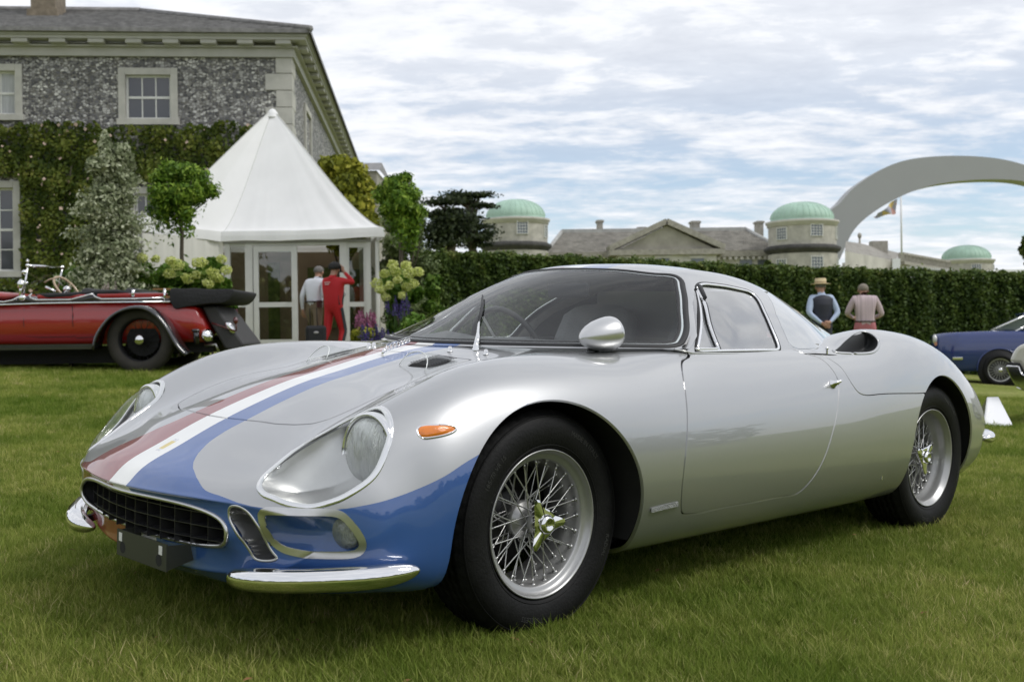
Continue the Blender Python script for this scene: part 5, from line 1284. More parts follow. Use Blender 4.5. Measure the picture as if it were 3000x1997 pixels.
def bowl(name, feat, g, depth, width, mt, parent=car, mirror=(1, -1), power=1.0, dirn=None, inset=.001):
    """dished surround pressed in from an opening"""
    sub = g > -.03; i0, i1 = np.where(sub.any(1))[0][[0, -1]]; k0, k1 = np.where(sub.any(0))[0][[0, -1]]
    i0 = max(i0 - 1, 0); k0 = max(k0 - 1, 0)
    P = body.P[i0:i1 + 2, k0:k1 + 2].copy(); N = body.N[i0:i1 + 2, k0:k1 + 2]; G = g[i0:i1 + 2, k0:k1 + 2]
    dd = -N if dirn is None else np.broadcast_to(np.array(dirn, float) / np.linalg.norm(dirn), P.shape)
    prof = depth * (1 - np.exp(-np.maximum(G, 0) / width)) ** power
    P2 = P + dd * (prof + inset)[..., None]
    a = np.gradient(P2, axis=0); b = np.gradient(P2, axis=1); NN = np.cross(b, a); NN /= np.maximum(np.linalg.norm(NN, axis=-1, keepdims=True), 1e-9)
    V, F, NQ, B = clip_grid(P2, NN, G)
    o = None
    for sd in mirror:
        v = V.copy(); n = NQ.copy(); f = F
        if sd < 0: v[:, 1] *= -1; n[:, 1] *= -1; f = [q[::-1] for q in F]
        o = mobj(name, mk_mesh(name, v, f, n), mt, parent)
    return o
BV = BVHTree.FromPolygons([tuple(p) for p in body.P.reshape(-1, 3)], [(i * body.P.shape[1] + k, (i + 1) * body.P.shape[1] + k, (i + 1) * body.P.shape[1] + k + 1, i * body.P.shape[1] + k + 1) for i in range(body.P.shape[0] - 1) for k in range(body.P.shape[1] - 1)])
BG = BVHTree.FromPolygons([tuple(p) for p in gh.P.reshape(-1, 3)], [(i * gh.P.shape[1] + k, (i + 1) * gh.P.shape[1] + k, (i + 1) * gh.P.shape[1] + k + 1, i * gh.P.shape[1] + k + 1) for i in range(gh.P.shape[0] - 1) for k in range(gh.P.shape[1] - 1)])
def snap(pts, t=BV, off=0.0):
    out = []; nn = []
    for p in pts:
        l, n, i, d = t.find_nearest(Vector(p))
        if n.dot(Vector((0, 0, .3)) + Vector((0, 1, 0))) < -0.9: n = -n
        out.append(l + n * off); nn.append(n)
    return out, nn
def ring_on(name, pts3, r, mt, off=0.0, flat=.5, inset=0.0, parent=car, mirror=(1, -1), tree=BV, n=8, closed=True):
    """strip lying on the skin along an outline"""
    P = np.asarray(pts3)
    if inset:
        c = P.mean(0); tang = np.roll(P, -1, 0) - np.roll(P, 1, 0); _, nn0 = snap(P, tree)
        inw = np.cross(np.array([tuple(q) for q in nn0]), tang); inw /= np.linalg.norm(inw, axis=1, keepdims=True)
        sgn = np.sign(((c - P) * inw).sum(1).sum()); P = P + inw * sgn * inset
    Q, nn = snap(P, tree, off)
    out = []
    for sd in mirror:
        b = MB()
        q = [Vector((p.x, p.y * sd, p.z)) for p in Q]; u = [Vector((p.x, p.y * sd, p.z)) for p in nn]
        b.tube(q, r, n, closed=closed, flat=flat, up=u)
        out.append(b.build(name, mt, parent))
    return out

# ---------------------------------------------------------------- headlights
bowl('headlight_bowl', fhl, g_hl, .135, .040, silvp, dirn=(-.80, -.22, -.42))
ring_on('headlight_trim', fhl.p3, .0088, chrome, off=.001, flat=.45, inset=.004, n=10)
for sd in (1, -1): car_part('headlight_cover', g_hl + .002, plexi, depth=0, offset=.0025, mirror=(sd,))
for sd in (1, -1):
    c = Vector((.500, sd * .600, .535))
    M = Matrix.Translation(c) @ Matrix.Rotation(R(-4), 4, 'Y') @ Matrix.Rotation(R(sd * 3), 4, 'Z') @ Matrix.Rotation(R(90), 4, 'Y')
    b = MB(); b.lathe([(.100, -.05), (.100, .0), (.097, .008), (.089, .010), (.087, .004)], 40, M)
    rim_ = b.build('headlight_bezel', chrome, car)
    b = MB(); b.lathe([(.088, .0), (.075, .012), (.05, .021), (.025, .026), (.001, .0275)], 36, M)
    lens = b.build('headlight_lens', mat('ribbed_lens_glass', (.78, .80, .80), .16, .55, 1.0, bump=.9, bscale=60, stretch=(.2, 9, .25)), car)
def stud(p, nrm, r=.006, parent=car, mt=chrome, name='screw'):
    q = Vector(nrm).to_track_quat('Z', 'Y').to_matrix().to_4x4()
    b = MB(); b.lathe([(r * 1.5, 0), (r * 1.5, r * .35), (r, r * .5), (r, r * .8), (r * .6, r), (.0001, r)], 10, Matrix.Translation(p) @ q)
    return b.build(name, mt, parent)
for p in ((.521, .500, .600), (.684, .468, .497), (.495, .668, .590), (.690, .610, .412)):
    Q, nn = snap([p], BV, .004)
    for sd in (1, -1): stud((Q[0].x, Q[0].y * sd, Q[0].z), (nn[0].x, nn[0].y * sd, nn[0].z), .0055)

# ---------------------------------------------------------------- lower lamps, ducts, turn signals
bowl('fog_lamp_bowl', ffg, g_fg, .05, .03, bluep, dirn=(-.8, -.6, 0))
for sd in (1, -1):
    car_part('fog_lamp_frame', np.minimum(g_fg + .001, .0165 - g_fg), satin, depth=.004, offset=.0035, mirror=(sd,))
    car_part('fog_lamp_cover', g_fg + .002, plexi, depth=0, offset=.0015, mirror=(sd,))
for sd in (1, -1):
    M = Matrix.Translation((.612, sd * .662, .352)) @ Matrix.Rotation(R(sd * 12), 4, 'Z') @ Matrix.Rotation(R(90), 4, 'Y')
    b = MB(); b.lathe([(.046, -.05), (.046, .0), (.042, .006), (.03, .013), (.001, .018)], 28, M)
    b.build('fog_lamp', mat('clear_fog_lens', (.35, .37, .36), .15, .4, 1.0, bump=.6, bscale=90, stretch=(1, 5, .6)), car)
for p in [ffg.p3[i] for i in (8, 20, 32, 46, 58, 70)]:
    Q, nn = snap([p + (ffg.p3.mean(0) - p) * .08], BV, .003)
    for sd in (1, -1): stud((Q[0].x, Q[0].y * sd, Q[0].z), (nn[0].x, nn[0].y * sd, nn[0].z), .0035)
bowl('brake_duct', fdu, g_du, .09, .022, mat('duct_grey', (.16, .16, .165), .35, .5), dirn=(-.95, -.25, -.12))
ring_on('brake_duct_trim', fdu.p3, .004, satin, off=.001, flat=.8)
bowl('turn_signal_recess', ftu, g_tu, .006, .003, rubber)
ring_on('turn_signal_trim', ftu.p3, .0032, chrome, off=.0015, flat=.9)
amber = mat('amber_lens', (.78, .21, .01), .15, coat=1.0, bump=.15, bscale=150, var=.12, vscale=60)
V_ = ftu.p3; c_ = V_.mean(0); nrm_ = np.array([tuple(q) for q in snap([c_])[1]])[0]
for sd in (1, -1):
    vv = []; ff = []; nr = len(V_)
    for j, (sc_, h_) in enumerate(((.93, .001), (.8, .006), (.45, .009), (.02, .010))):
        for p in V_:
            q = c_ + (p - c_) * sc_ + nrm_ * h_; vv.append((q[0], q[1] * sd, q[2]))
    for j in range(3):
        for i in range(nr): ff.append((j * nr + i, j * nr + (i + 1) % nr, (j + 1) * nr + (i + 1) % nr, (j + 1) * nr + i))
    b = MB(); b.add(vv, ff, True); b.build('turn_signal', amber, car)

# ---------------------------------------------------------------- mouth, grille
mring = body.P[0]
full_ring = [tuple(p) for p in mring] + [(p[0], -p[1], p[2]) for p in mring[::-1][1:-1]]
sel = full_ring[::4]
b = MB(); b.tube(sel, .0062, 8, closed=True); b.build('mouth_trim', satin, car)
# duct walls going back
vv = []; n_ = len(sel)
for s_, sc_ in ((0, 1.0), (.10, .97), (.22, .90), (.38, .85)):
    cxm, czm = 0, .335
    for p in sel: vv.append((p[0] - s_, p[1] * sc_, czm + (p[2] - czm) * (sc_ if s_ < .3 else .8)))
ff = [(j * n_ + i, j * n_ + (i + 1) % n_, (j + 1) * n_ + (i + 1) % n_, (j + 1) * n_ + i) for j in range(3) for i in range(n_)]
ff.append(tuple(range(3 * n_, 4 * n_)))
b = MB(); b.add(vv, ff, False); b.build('mouth_duct', mat('duct_dark_metal', (.045, .045, .05), .4, .3), car)
ztop = lambda y: np.interp(abs(y), [0, .16, .30, .38, .412, .42], [.392, .390, .383, .370, .350, .335])
zbot = lambda y: np.interp(abs(y), [0, .15, .30, .37, .395, .42], [.268, .272, .280, .290, .298, .335])
xfr = lambda y: np.interp(abs(y), [0, .16, .30, .38, .42], [.835, .825, .80, .78, .765])
gm = mat('grille_dark_steel', (.085, .085, .09), .35, .7)
ygr = [-.385 + i * .0642 for i in range(13)]
for y in ygr:
    b = MB(); x = float(xfr(y)); b.box((x - .05, y - .0008, float(zbot(y)) + .003), (x, y + .0008, float(ztop(y)) - .003)); b.build('grille_blade', gm, car)
for z in (.365, .331, .297):
    pts = [(float(xfr(y)) + .001, y, z) for y in np.linspace(-.405, .405, 25) if zbot(y) < z < ztop(y)]
    b = MB()
    for p, q in zip(pts[:-1], pts[1:]):
        b.add([(p[0], p[1], z), (q[0], q[1], z), (q[0] - .05, q[1], z), (p[0] - .05, p[1], z), (p[0], p[1], z + .0016), (q[0], q[1], z + .0016), (q[0] - .05, q[1], z + .0016), (p[0] - .05, p[1], z + .0016)],
              [(0, 3, 2, 1), (4, 5, 6, 7), (0, 1, 5, 4), (2, 3, 7, 6)])
    b.build('grille_rail', gm, car)
# round cold-air holes pressed in the duct floor
for y in (-.12, -.03, .06, .15, .24, .33):
    b = MB(); b.lathe([(.024, .0), (.022, .002), (.001, .002)], 18, Matrix.Translation((.70, y, .283 + abs(y) * .02))); b.build('duct_hole', blackm, car)

# ---------------------------------------------------------------- number plate carrier
b = MB()
b.box((.865, -.035, .212), (.869, .245, .283)); b.prism([(.80, .275), (.866, .279), (.866, .214), (.79, .232)], .239, .243, 'y'); b.box((.80, -.033, .235), (.866, -.029, .28))
pl_ = b.build('number_plate_carrier', mat('carrier_grey', (.055, .058, .05), .45, .4), car)
for y in (-.012, .215):
    b = MB(); b.box((.8692, y - .009, .252), (.8702, y + .009, .275)); b.build('sticker', mat('white_sticker', (.7, .7, .68), .6), pl_)
for y in (.0, .205):
    b = MB(); b.lathe([(.016, 0), (.0001, .0001)], 20, Matrix.Translation((.8694, y, .236)) @ Matrix.Rotation(R(90), 4, 'Y')); b.build('hole', blackm, pl_)

# ---------------------------------------------------------------- bumpers
def bumper(name, cur, hs, ds, sd):
    P = smooth_open(cur, 40); tt = -np.cos(np.linspace(0, math.pi, 40))
    P = ncs(np.linspace(-1, 1, 40), P, tt); e_ = np.sqrt(np.maximum(1 - np.abs(tt) ** 5, .0004)); H = hs * e_; D = ds * e_
    v = []; f = []; n = 16
    for i, p in enumerate(P):
        a = P[max(i - 1, 0)]; c = P[min(i + 1, 39)]; t = (c - a) / np.linalg.norm(c - a); out = np.cross((0, 0, 1), t)
        if out[0] + out[1] < 0: out = -out
        out /= np.linalg.norm(out)
        for k in range(n):
            th = 2 * math.pi * k / n; cx_, cz_ = math.cos(th), math.sin(th)
            q = p + out * D[i] * (cx_ if cx_ > 0 else cx_ * 1.15) + np.array((0, 0, 1)) * H[i] * (abs(cz_) ** .85) * (1 if cz_ > 0 else -1)
            v.append((q[0], q[1] * sd, q[2]))
    for i in range(39):
        for k in range(n): f.append((i * n + k, i * n + (k + 1) % n, (i + 1) * n + (k + 1) % n, (i + 1) * n + k))
    f.append(tuple(range(n))); f.append(tuple(range(39 * n, 40 * n)))
    b = MB(); b.add(v, f, True); return b.build(name, chrome, car)
for sd in (1, -1):
    bumper('front_bumper', [(.768, .398, .217), (.782, .44, .221), (.772, .52, .228), (.730, .605, .235), (.662, .69, .243), (.582, .758, .251), (.488, .803, .262)],
           .030, .032, sd)
    bumper('rear_bumper', [(-3.00, .735, .35), (-3.05, .735, .352), (-3.12, .70, .354), (-3.17, .64, .355), (-3.20, .55, .355), (-3.215, .47, .355), (-3.22, .44, .355)],
           .029, .031, sd)
    b = MB(); b.bar((.72, sd * .50, .23), (.79, sd * .50, .227), .02); b.bar((.60, sd * .66, .235), (.66, sd * .66, .24), .02)
    b.bar((-3.0, sd * .60, .35), (-3.16, sd * .60, .355), .02); b.build('bumper_bracket', blackm, car)

# ================================================================ greenhouse
GX, GY, GZ = gh.P[..., 0], gh.P[..., 1], gh.P[..., 2]
GSS = np.broadcast_to(gh.qs[:, None], GX.shape); GKK = np.broadcast_to(gh.qk[None, :], GX.shape)
S0_, S1_, K1_ = .035, float(gh.ts[4]) - .004, float(gh.tk[4]) - .008
def rounded_uv(s0, s1, k1, r):
    P = [(s0, 0)]
    P += [(s0 + r - r * math.cos(a), k1 - r + r * math.sin(a)) for a in np.linspace(0, math.pi / 2, 8)]
    P += [(s1 - r * 1.2 + r * 1.2 * math.sin(a), k1 - r * 1.2 + r * 1.2 * math.cos(a)) for a in np.linspace(0, math.pi / 2, 8)]
    return P + [(s1, 0)]
wuv = rounded_uv(S0_, S1_, K1_, .055)
g_ws = sdf_poly([(S0_, -.5)] + wuv + [(S1_, -.5)], np.stack([GSS, GKK], -1))
swp = [(-1.061, 1.008), (-1.09, 1.018), (-1.13, 1.0205), (-1.2536, 1.0149), (-1.3958, 1.0013), (-1.4300, .9920), (-1.432, .978), (-1.3665, .9178), (-1.3251, .8567), (-1.3026, .7971), (-1.292, .776), (-.752, .776), (-.757, .784), (-.8454, .8669), (-.9296, .9416), (-1.0203, .993)]
g_sw = np.where(GY > .3, sdf_poly(swp, gh.P[..., [0, 2]]), -1)
g_sw = np.where(GKK > gh.tk[3], g_sw, -1)
rsp = [(-1.615, 1.2), (-1.60, 1.055), (-1.547, .984), (-1.49, .945), (-1.4355, .9105), (-1.40, .8636), (-1.375, .81), (-1.385, .792), (-1.42, .783), (-3, .776), (-3, 1.2)]
g_rs = sdf_poly(rsp, gh.P[..., [0, 2]])
car_part('roof_panel', np.minimum.reduce([-g_ws, -g_sw, -g_rs - .0015]), srf=gh, depth=.006)
rear_glass = mat('tinted_silver_plexiglass', (.50, .515, .525), .10, .55, 1.0, bump=.03, bscale=2.0)
car_part('rear_window', g_rs - .0015, rear_glass, srf=gh, depth=.004)
car_part('windshield', g_ws + .004, glass, srf=gh, depth=0, offset=.001)
for sd in (1, -1):
    car_part('side_window', np.minimum(g_sw + .003, GKK - gh.tk[4] + .2), glassmat('door_glass', (.86, .88, .88), .36, .07, 1.0, .9) if sd > 0 else glass, srf=gh, depth=0, offset=-.006, mirror=(sd,))
car_part('headlining', np.minimum.reduce([-g_ws, -g_sw, -g_rs - .0, np.full(GX.shape, 1.0)]), lining, srf=gh, depth=0, offset=-.020)
# dense resample of the half outline
def resamp(P, n):
    P = np.asarray(P, float); t = np.r_[0, np.cumsum(np.linalg.norm(np.diff(P, axis=0), axis=1))]
    return np.stack([np.interp(np.linspace(0, t[-1], n), t, P[:, j]) for j in range(P.shape[1])], 1)
def cast_y(poly2, t, y0=2.0):
    out = []
    for p in poly2:
        h = t.ray_cast(Vector((p[0], y0, p[1])), Vector((0, -1, 0)))
        if h[0] is not None and h[0].y > .3: out.append(tuple(h[0]))
    return np.array(out)
uv = resamp(np.array(wuv), 110)
w3 = np.array([gh.ev([a], [b])[0, 0] for a, b in uv]); w3[0, 1] = w3[-1, 1] = 0
w3b = np.vstack([w3, (w3 * [1, -1, 1])[::-1][1:-1]])
def full_tube(name, P, r, mt, off, inset, flat=.6, n=8):
    P = np.asarray(P); c = P.mean(0)
    A = np.abs(P) * [0, 0, 0] + P
    H = P.copy(); H[:, 1] = np.abs(H[:, 1]); Q, nn = snap(H, BG)
    nn = [Vector((q.x, q.y * (1 if P[i][1] >= 0 else -1), q.z)) for i, q in enumerate(nn)]
    NNA = np.array([tuple(q) for q in nn]); tang = np.roll(P, -1, 0) - np.roll(P, 1, 0)
    inw = np.cross(NNA, tang); inw /= np.linalg.norm(inw, axis=1, keepdims=True)
    inw *= np.sign(((c - P) * inw).sum())
    PP = P + inw * inset + NNA * off
    b = MB(); b.tube([tuple(p) for p in PP], r, n, closed=True, flat=flat, up=nn); return b.build(name, mt, car)
full_tube('windshield_seal', w3b, .011, rubber, .000, -.001, .45)
full_tube('windshield_chrome', w3b, .0070, bright_trim, .004, .0125, .7)
full_tube('windshield_inner_seal', w3b, .007, rubber, .001, .0235, .4)
# side windows: black channel, bright frame, quarter light divider
s3 = cast_y(resamp(np.array(swp + [swp[0]]), 150)[:-1], BG)
for it in range(5): s3 = (np.roll(s3, 1, 0) + 2 * s3 + np.roll(s3, -1, 0)) / 4
fr_ = (s3[:, 0] > -1.05) & (s3[:, 2] > .79) & (s3[:, 2] < 1.0); q_ = (s3[fr_, 2] - .784) / (1.005 - .784)
s3[fr_, 0] = -.757 - .300 * q_; s3[fr_, 1] = .708 - .232 * q_ + .02 * np.sin(math.pi * q_)
def side_frame(name, r, mt, off, k):
    c = s3.mean(0); nv = Vector((.12, .78, .60)).normalized(); P = s3 + (c - s3) * k + np.array(nv) * off
    for sd in (1, -1):
        b = MB(); b.tube([(p[0], p[1] * sd, p[2]) for p in P], r, 8, closed=True, flat=.6, up=[Vector((nv.x, nv.y * sd, nv.z))] * len(P)); b.build(name, mt, car)
side_frame('window_seal', .0095, rubber, -.003, .022)
side_frame('window_chrome', .0052, bright_trim, .002, .045)
qd = smooth_open([(-1.055, .49, 1.0), (-1.01, .545, .95), (-.955, .615, .888), (-.90, .70, .790)], 14)
for off_, r_, m_, nm in ((.002, .0068, chrome, 'quarter_light_bar'), (-.004, .010, rubber, 'quarter_light_seal')):
    Q, nn = snap(qd - ([0.010, 0, 0] if m_ is rubber else [0, 0, 0]), BG, off_)
    for sd in (1, -1):
        b = MB(); b.tube([(p.x, p.y * sd, p.z) for p in Q], r_, 8, up=[Vector((p.x, p.y * sd, p.z)) for p in nn], flat=.7); b.build(nm, m_, car)
Q, nn = snap(smooth_open([(-.765, .70, .786), (-.83, .70, .787), (-.90, .70, .788)], 8), BG, .002)
for sd in (1, -1):
    b = MB(); b.tube([(p.x, p.y * sd, p.z) for p in Q], .006, 8); b.build('quarter_light_sill', chrome, car)
# belt finisher between glass and door
Q, nn = snap(smooth_open([(-.66, .705, .775), (-.9, .712, .773), (-1.15, .71, .773), (-1.36, .703, .773)], 20), BG, .001)
for sd in (1, -1):
    b = MB(); b.tube([(p.x, p.y * sd, p.z) for p in Q], .0035, 6); b.build('belt_strip', satin, car)
# slot in front of the scoop and its little turn pin
b0 = [(-1.40, .729, .7700), (-1.52, .735, .7665), (-1.62, .747, .7615)]
Q, nn = snap(smooth_open(b0, 10), BV, .0015)
for sd in (1, -1):
    b = MB(); b.tube([(p.x, p.y * sd, p.z) for p in Q], [.001, .005, .007, .008, .008, .008, .007, .006, .004, .001], 8, flat=.3); b.build('vent_slot', blackm, car)
    q = Q[6]; b = MB(); b.lathe([(.004, 0), (.004, .018), (.0065, .020), (.0065, .026), (.001, .029)], 10, Matrix.Translation((q.x, q.y * sd, q.z))); b.build('turn_pin', chrome, car)
# air scoop throat
bowl('scoop_throat', Feat([(-1.6, .72, .77), (-1.8, .68, .82), (-1.96, .7, .84), (-1.8, .76, .765)], (.2, .6, .6)), g_scoop, .17, .05, mat('scoop_throat_grey', (.016, .017, .018), .6, .1), dirn=(-.55, -.50, -.35))
sc3 = smooth_closed(cast_y(scoopp[::3], BV), 60)
ring_on('scoop_lip', sc3, .0065, PAINT, off=.000, flat=.6, inset=0)

# ---------------------------------------------------------------- lid vents, knobs, badges, wiper, mirror
bowl('lid_vent_well', Feat([(.06, .22, .73), (0, .205, .74), (-.07, .26, .74), (0, .295, .73)], (0, 0, 1)), g_vent, .03, .01, blackm, dirn=(0, 0, -1))
mesh_m = mat('vent_mesh', (.12, .12, .13), .4, .6)
for sd in (1, -1):
    b = MB()
    for i in range(11):
        x0 = .045 - i * .011
        Q, nn = snap([(x0, .215 + .0 * i, .74), (x0 - .02, .285, .735)], BV, -.006)
        b.bar((Q[0].x, Q[0].y * sd, Q[0].z), (Q[1].x, Q[1].y * sd, Q[1].z), .0022)
    b.build('vent_mesh', mesh_m, car)
    # clear deflector: an arched hood open to the front
    v = []; f = []; nu, nv = 12, 8
    for i in range(nu + 1):
        for j in range(nv + 1):
            a = math.pi * i / nu; t = j / nv
            x = .075 - .15 * t - .035 * math.sin(a) * (1 - t); yy = .255 - (.060 - .008 * t) * math.cos(a); h = .042 * math.sin(a) ** .9 * (1 - t) ** .8 + .002
            q, n_ = snap([(x, yy, .74)], BV)
            v.append((q[0].x, q[0].y * sd, q[0].z + h))
    for i in range(nu):
        for j in range(nv):
            a = i * (nv + 1) + j; f.append((a, a + 1, a + nv + 2, a + nv + 1))
    b = MB(); b.add(v, f, True); b.build('vent_deflector', plexi, car)
    rimp = [v[i * (nv + 1)] for i in range(nu + 1)]
    b = MB(); b.tube(rimp, .0018, 6); b.build('deflector_edge', mat('plexi_edge', (.75, .77, .76), .25, coat=1.0), car)
for p in ((-.131, .199, .766), (-.19, .305, .761)):
    Q, nn = snap([p], BV, 0)
    for sd in (1, -1):
        b = MB(); b.lathe([(.009, 0), (.009, .003), (.0065, .003), (.0065, .016), (.004, .016), (.004, .018), (.0001, .018)], 12, Matrix.Translation((Q[0].x, Q[0].y * sd, Q[0].z))); b.build('filler_knob', chrome, car)
# perforated chrome lid release
Q, _ = snap([(.005, .025, .75), (-.13, -.025, .775)], BV, 0)
p0, p1 = Vector(Q[0]), Vector(Q[1]); d_ = (p1 - p0)
b = MB()
up_ = Vector((0, 0, 1))
b.tube([p0 + up_ * .0, p0 + up_ * .014 + d_ * .03, p0 + up_ * .020 + d_ * .12], .006, 8)
for i in range(7):
    c = p0 + d_ * (.16 + i * .13) + up_ * (.020 + .001 * i); r_ = .0095 - i * .0007; u_ = d_.normalized()
    b.tube([c + u_ * r_ * math.cos(a * math.pi / 6) + up_ * r_ * math.sin(a * math.pi / 6) for a in range(12)], .0025, 6, closed=True)
b.bar(p0 + d_ * .08 + up_ * .011, p1 + up_ * .020, .004); b.bar(p0 + d_ * .08 + up_ * .031, p1 + up_ * .034, .004)
b.build('lid_release', chrome, car)
# wiper
Q, nn = snap([(-.207, .24, .775)], BV, 0); wb = Q[0]
def on_gh(p, off): q, n_ = snap([p], BG, off); return q[0]
def gh_at(s_, k_, off): q = gh.ev([s_], [k_])[0, 0]; return Vector(q) + Vector((.5, 0, .85)) * off
arm1 = Vector((-.276, .173, .822)); tip = Vector((-.333, .115, .852))
b = MB(); b.lathe([(.013, -.002), (.013, .004), (.010, .010), (.010, .018), (.004, .024)], 14, Matrix.Translation(wb))
b.tube([wb + Vector((0, 0, .018)), wb + Vector((-.025, -.02, .040)), arm1, tip, Vector((-.392, .058, .886))], [.0085, .0085, .007, .0045, .003], 8)
arm_o = b.build('wiper_arm', chrome, car)
b = MB(); b.tube([Vector((-.322, .124, .846)), Vector((-.394, .058, .886)), Vector((-.468, -.012, .921)), Vector((-.566, -.117, .957))], [.003, .0065, .0065, .003], 6); b.build('wiper_blade', rubber, arm_o)
# mirror
for sd in (1,):
    Q, nn = snap([(-.43, .5465, .777)], BV, -.002); q = Vector((Q[0].x, Q[0].y * sd, Q[0].z))
    b = MB(); b.lathe([(.020, 0), (.018, .006), (.013, .012), (.012, .04)], 16, Matrix.Translation(q)); b.build('mirror_foot', blackm, car)
    M = Matrix.Translation((-.455, sd * .572, .834)) @ Matrix.Rotation(R(sd * -12), 4, 'Z') @ Matrix.Rotation(R(10), 4, 'Y')
    prof = [(.001, .098), (.012, .094), (.026, .080), (.038, .060), (.047, .036), (.052, .010), (.0545, -.012), (.054, -.026), (.051, -.036), (.047, -.040), (.045, -.036)]
    b = MB(); b.lathe([(r_ * 1.0, h_) for r_, h_ in prof], 32, M @ Matrix.Scale(1.16, 4, (0, 1, 0)) @ Matrix.Rotation(R(90), 4, 'Y'))
    mo = b.build('door_mirror', mat('mirror_silver', (.60, .60, .595), .33, .93, 1.0), car)
    b = MB(); b.lathe([(.046, -.036), (.0001, -.035)], 24, M @ Matrix.Scale(1.16, 4, (0, 1, 0)) @ Matrix.Rotation(R(90), 4, 'Y')); b.build('mirror_glass', mat('mirror_glass', (.9, .9, .9), .02, 1.0), mo)
# nose badge: yellow plate with a small rearing horse between chrome ends
Q, nn = snap([(.7712, 0, .494), (.7125, 0, .521)], BV, .002)
e0, e1 = Q; ax = (e1 - e0).normalized(); nr_ = nn[0]; sx = Vector((0, 1, 0))
def on_badge(u, v, h=0.0): return e0 + (e1 - e0) * u + sx * (v * .0115) + nr_ * h
def badge_box(name, u0, u1, mt, h, parent):
    b = MB(); vs = [on_badge(u, v, hh) for hh in (-.002, h) for u, v in ((u0, -1), (u1, -1), (u1, 1), (u0, 1))]
    b.add(vs, [(3, 2, 1, 0), (4, 5, 6, 7), (0, 1, 5, 4), (1, 2, 6, 5), (2, 3, 7, 6), (3, 0, 4, 7)]); return b.build(name, mt, parent)
bg_ = badge_box('nose_badge', .16, .84, mat('badge_yellow', (.62, .48, .10), .3, coat=1.0), .0025, car)
badge_box('badge_end', -.02, .06, chrome, .003, bg_); badge_box('badge_end', .09, .13, chrome, .003, bg_); badge_box('badge_end', .87, .91, chrome, .003, bg_); badge_box('badge_end', .94, 1.02, chrome, .003, bg_)
horse = [(-.55, .05), (-.35, .25), (-.1, .2), (.1, .35), (.3, .55), (.45, .7), (.6, .55), (.45, .45), (.35, .2), (.5, .05), (.35, 0), (.2, .05), (.0, -.1), (.1, -.45), (-.05, -.6), (-.12, -.2), (-.3, -.5), (-.4, -.45), (-.3, -.1), (-.45, -.15)]
b = MB(); hv = [on_badge(.5 + a * .45 * .5, b_ * -1.1, .0031) for a, b_ in horse]; b.add(hv, [tuple(range(len(hv)))]); b.build('horse_emblem', blackm, bg_)
# side: handle, sill script plate, small maker's mark
for sd in (1, -1):
    Q, nn = snap([(-1.457, .813, .6575)], BV, 0); q = Vector((Q[0].x, Q[0].y * sd, Q[0].z)); n_ = Vector((nn[0].x, nn[0].y * sd, nn[0].z)); M = Matrix.Translation(q) @ n_.to_track_quat('Z', 'X').to_matrix().to_4x4()
    b = MB(); b.lathe([(.017, 0), (.017, .004), (.012, .008), (.012, .012), (.009, .016), (.0085, .026), (.001, .028)], 18, M)
    h = b.build('door_handle', chrome, car)
    b = MB(); b.tube([q + n_ * .022, q + n_ * .026 + Vector((-.012, 0, .002)), q + n_ * .028 + Vector((-.020, 0, .005))], [.006, .006, .004], 8); b.build('handle_lever', chrome, h)
    Q, nn = snap([(-.372, .84, .319), (-.50, .84, .325)], BV, .0035)
    a_, c2 = [Vector((p.x, p.y * sd, p.z)) for p in Q]; b = MB(); b.bar(a_, c2, .014 if True else 0, .003, up=(0, 1, 0)); pl = b.build('sill_script_plate', mat('etched_plate', (.42, .43, .41), .35, .6, bump=1.0, bscale=260), car)
    Q, nn = snap([(-1.829, .831, .289)], BV, .002); q = Vector((Q[0].x, Q[0].y * sd, Q[0].z))
    b = MB()
    b.bar(q + Vector((.010, 0, .013)), q + Vector((-.014, 0, .013)), .003, .005, up=(0, 1, 0)); b.bar(q + Vector((.000, 0, .013)), q + Vector((.006, 0, -.014)), .003, .005, up=(0, 1, 0)); b.bar(q + Vector((.010, 0, .002)), q + Vector((-.008, 0, .002)), .003, .004, up=(0, 1, 0))
    b.build('sill_mark', chrome, car)

# ---------------------------------------------------------------- cabin
b = MB(); b.box((-1.75, -.70, .20), (-.25, .70, .23)); b.build('cabin_floor', blackm, car)
b = MB()
v = []; f = []
dash = [(-.19, .775), (-.32, .800), (-.46, .808), (-.56, .795), (-.60, .74), (-.60, .60)]
for i, (x, z) in enumerate(dash):
    for j in range(11):
        y = -.64 + 1.28 * j / 10; v.append((x - (abs(y) / .64) ** 2.2 * (.44 if i < 4 else .12), y, z - .02 * (abs(y) / .64) ** 3 + (.018 * math.exp(-((y + .29) / .13) ** 2) if i in (2, 3) else 0)))
for i in range(5):
    for j in range(10): a = i * 11 + j; f.append((a, a + 1, a + 12, a + 11))
b.add(v, f, True); b.build('dashboard', leather, car)
for yc in (-.31, .31):
    b = MB()
    for (x0, z0, x1, z1, w) in ((-.85, .40, -1.22, .34, .42),):
        b.cbox((-1.03, yc, .36), (.42, .42, .12))
    b.build('seat_cushion', leather, car, bevel=.03)
    b = MB(); v = []; f = []
    for i in range(9):
        t = i / 8
        for j in range(9):
            s = -1 + j / 4; w = .235 - .05 * t ** 2; v.append((-1.20 - .22 * t - .05 * (1 - s * s), yc + s * w, .34 + .60 * t - .05 * t * s ** 4))
    for i in range(8):
        for j in range(8): a = i * 9 + j; f.append((a, a + 1, a + 10, a + 9))
    b.add(v, f, True); o = b.build('seat_back', mat('seat_cloth_grey', (.26, .26, .265), .75, bump=.3, bscale=150), car); md = o.modifiers.new('t', 'SOLIDIFY'); md.thickness = .06; md.offset = 1
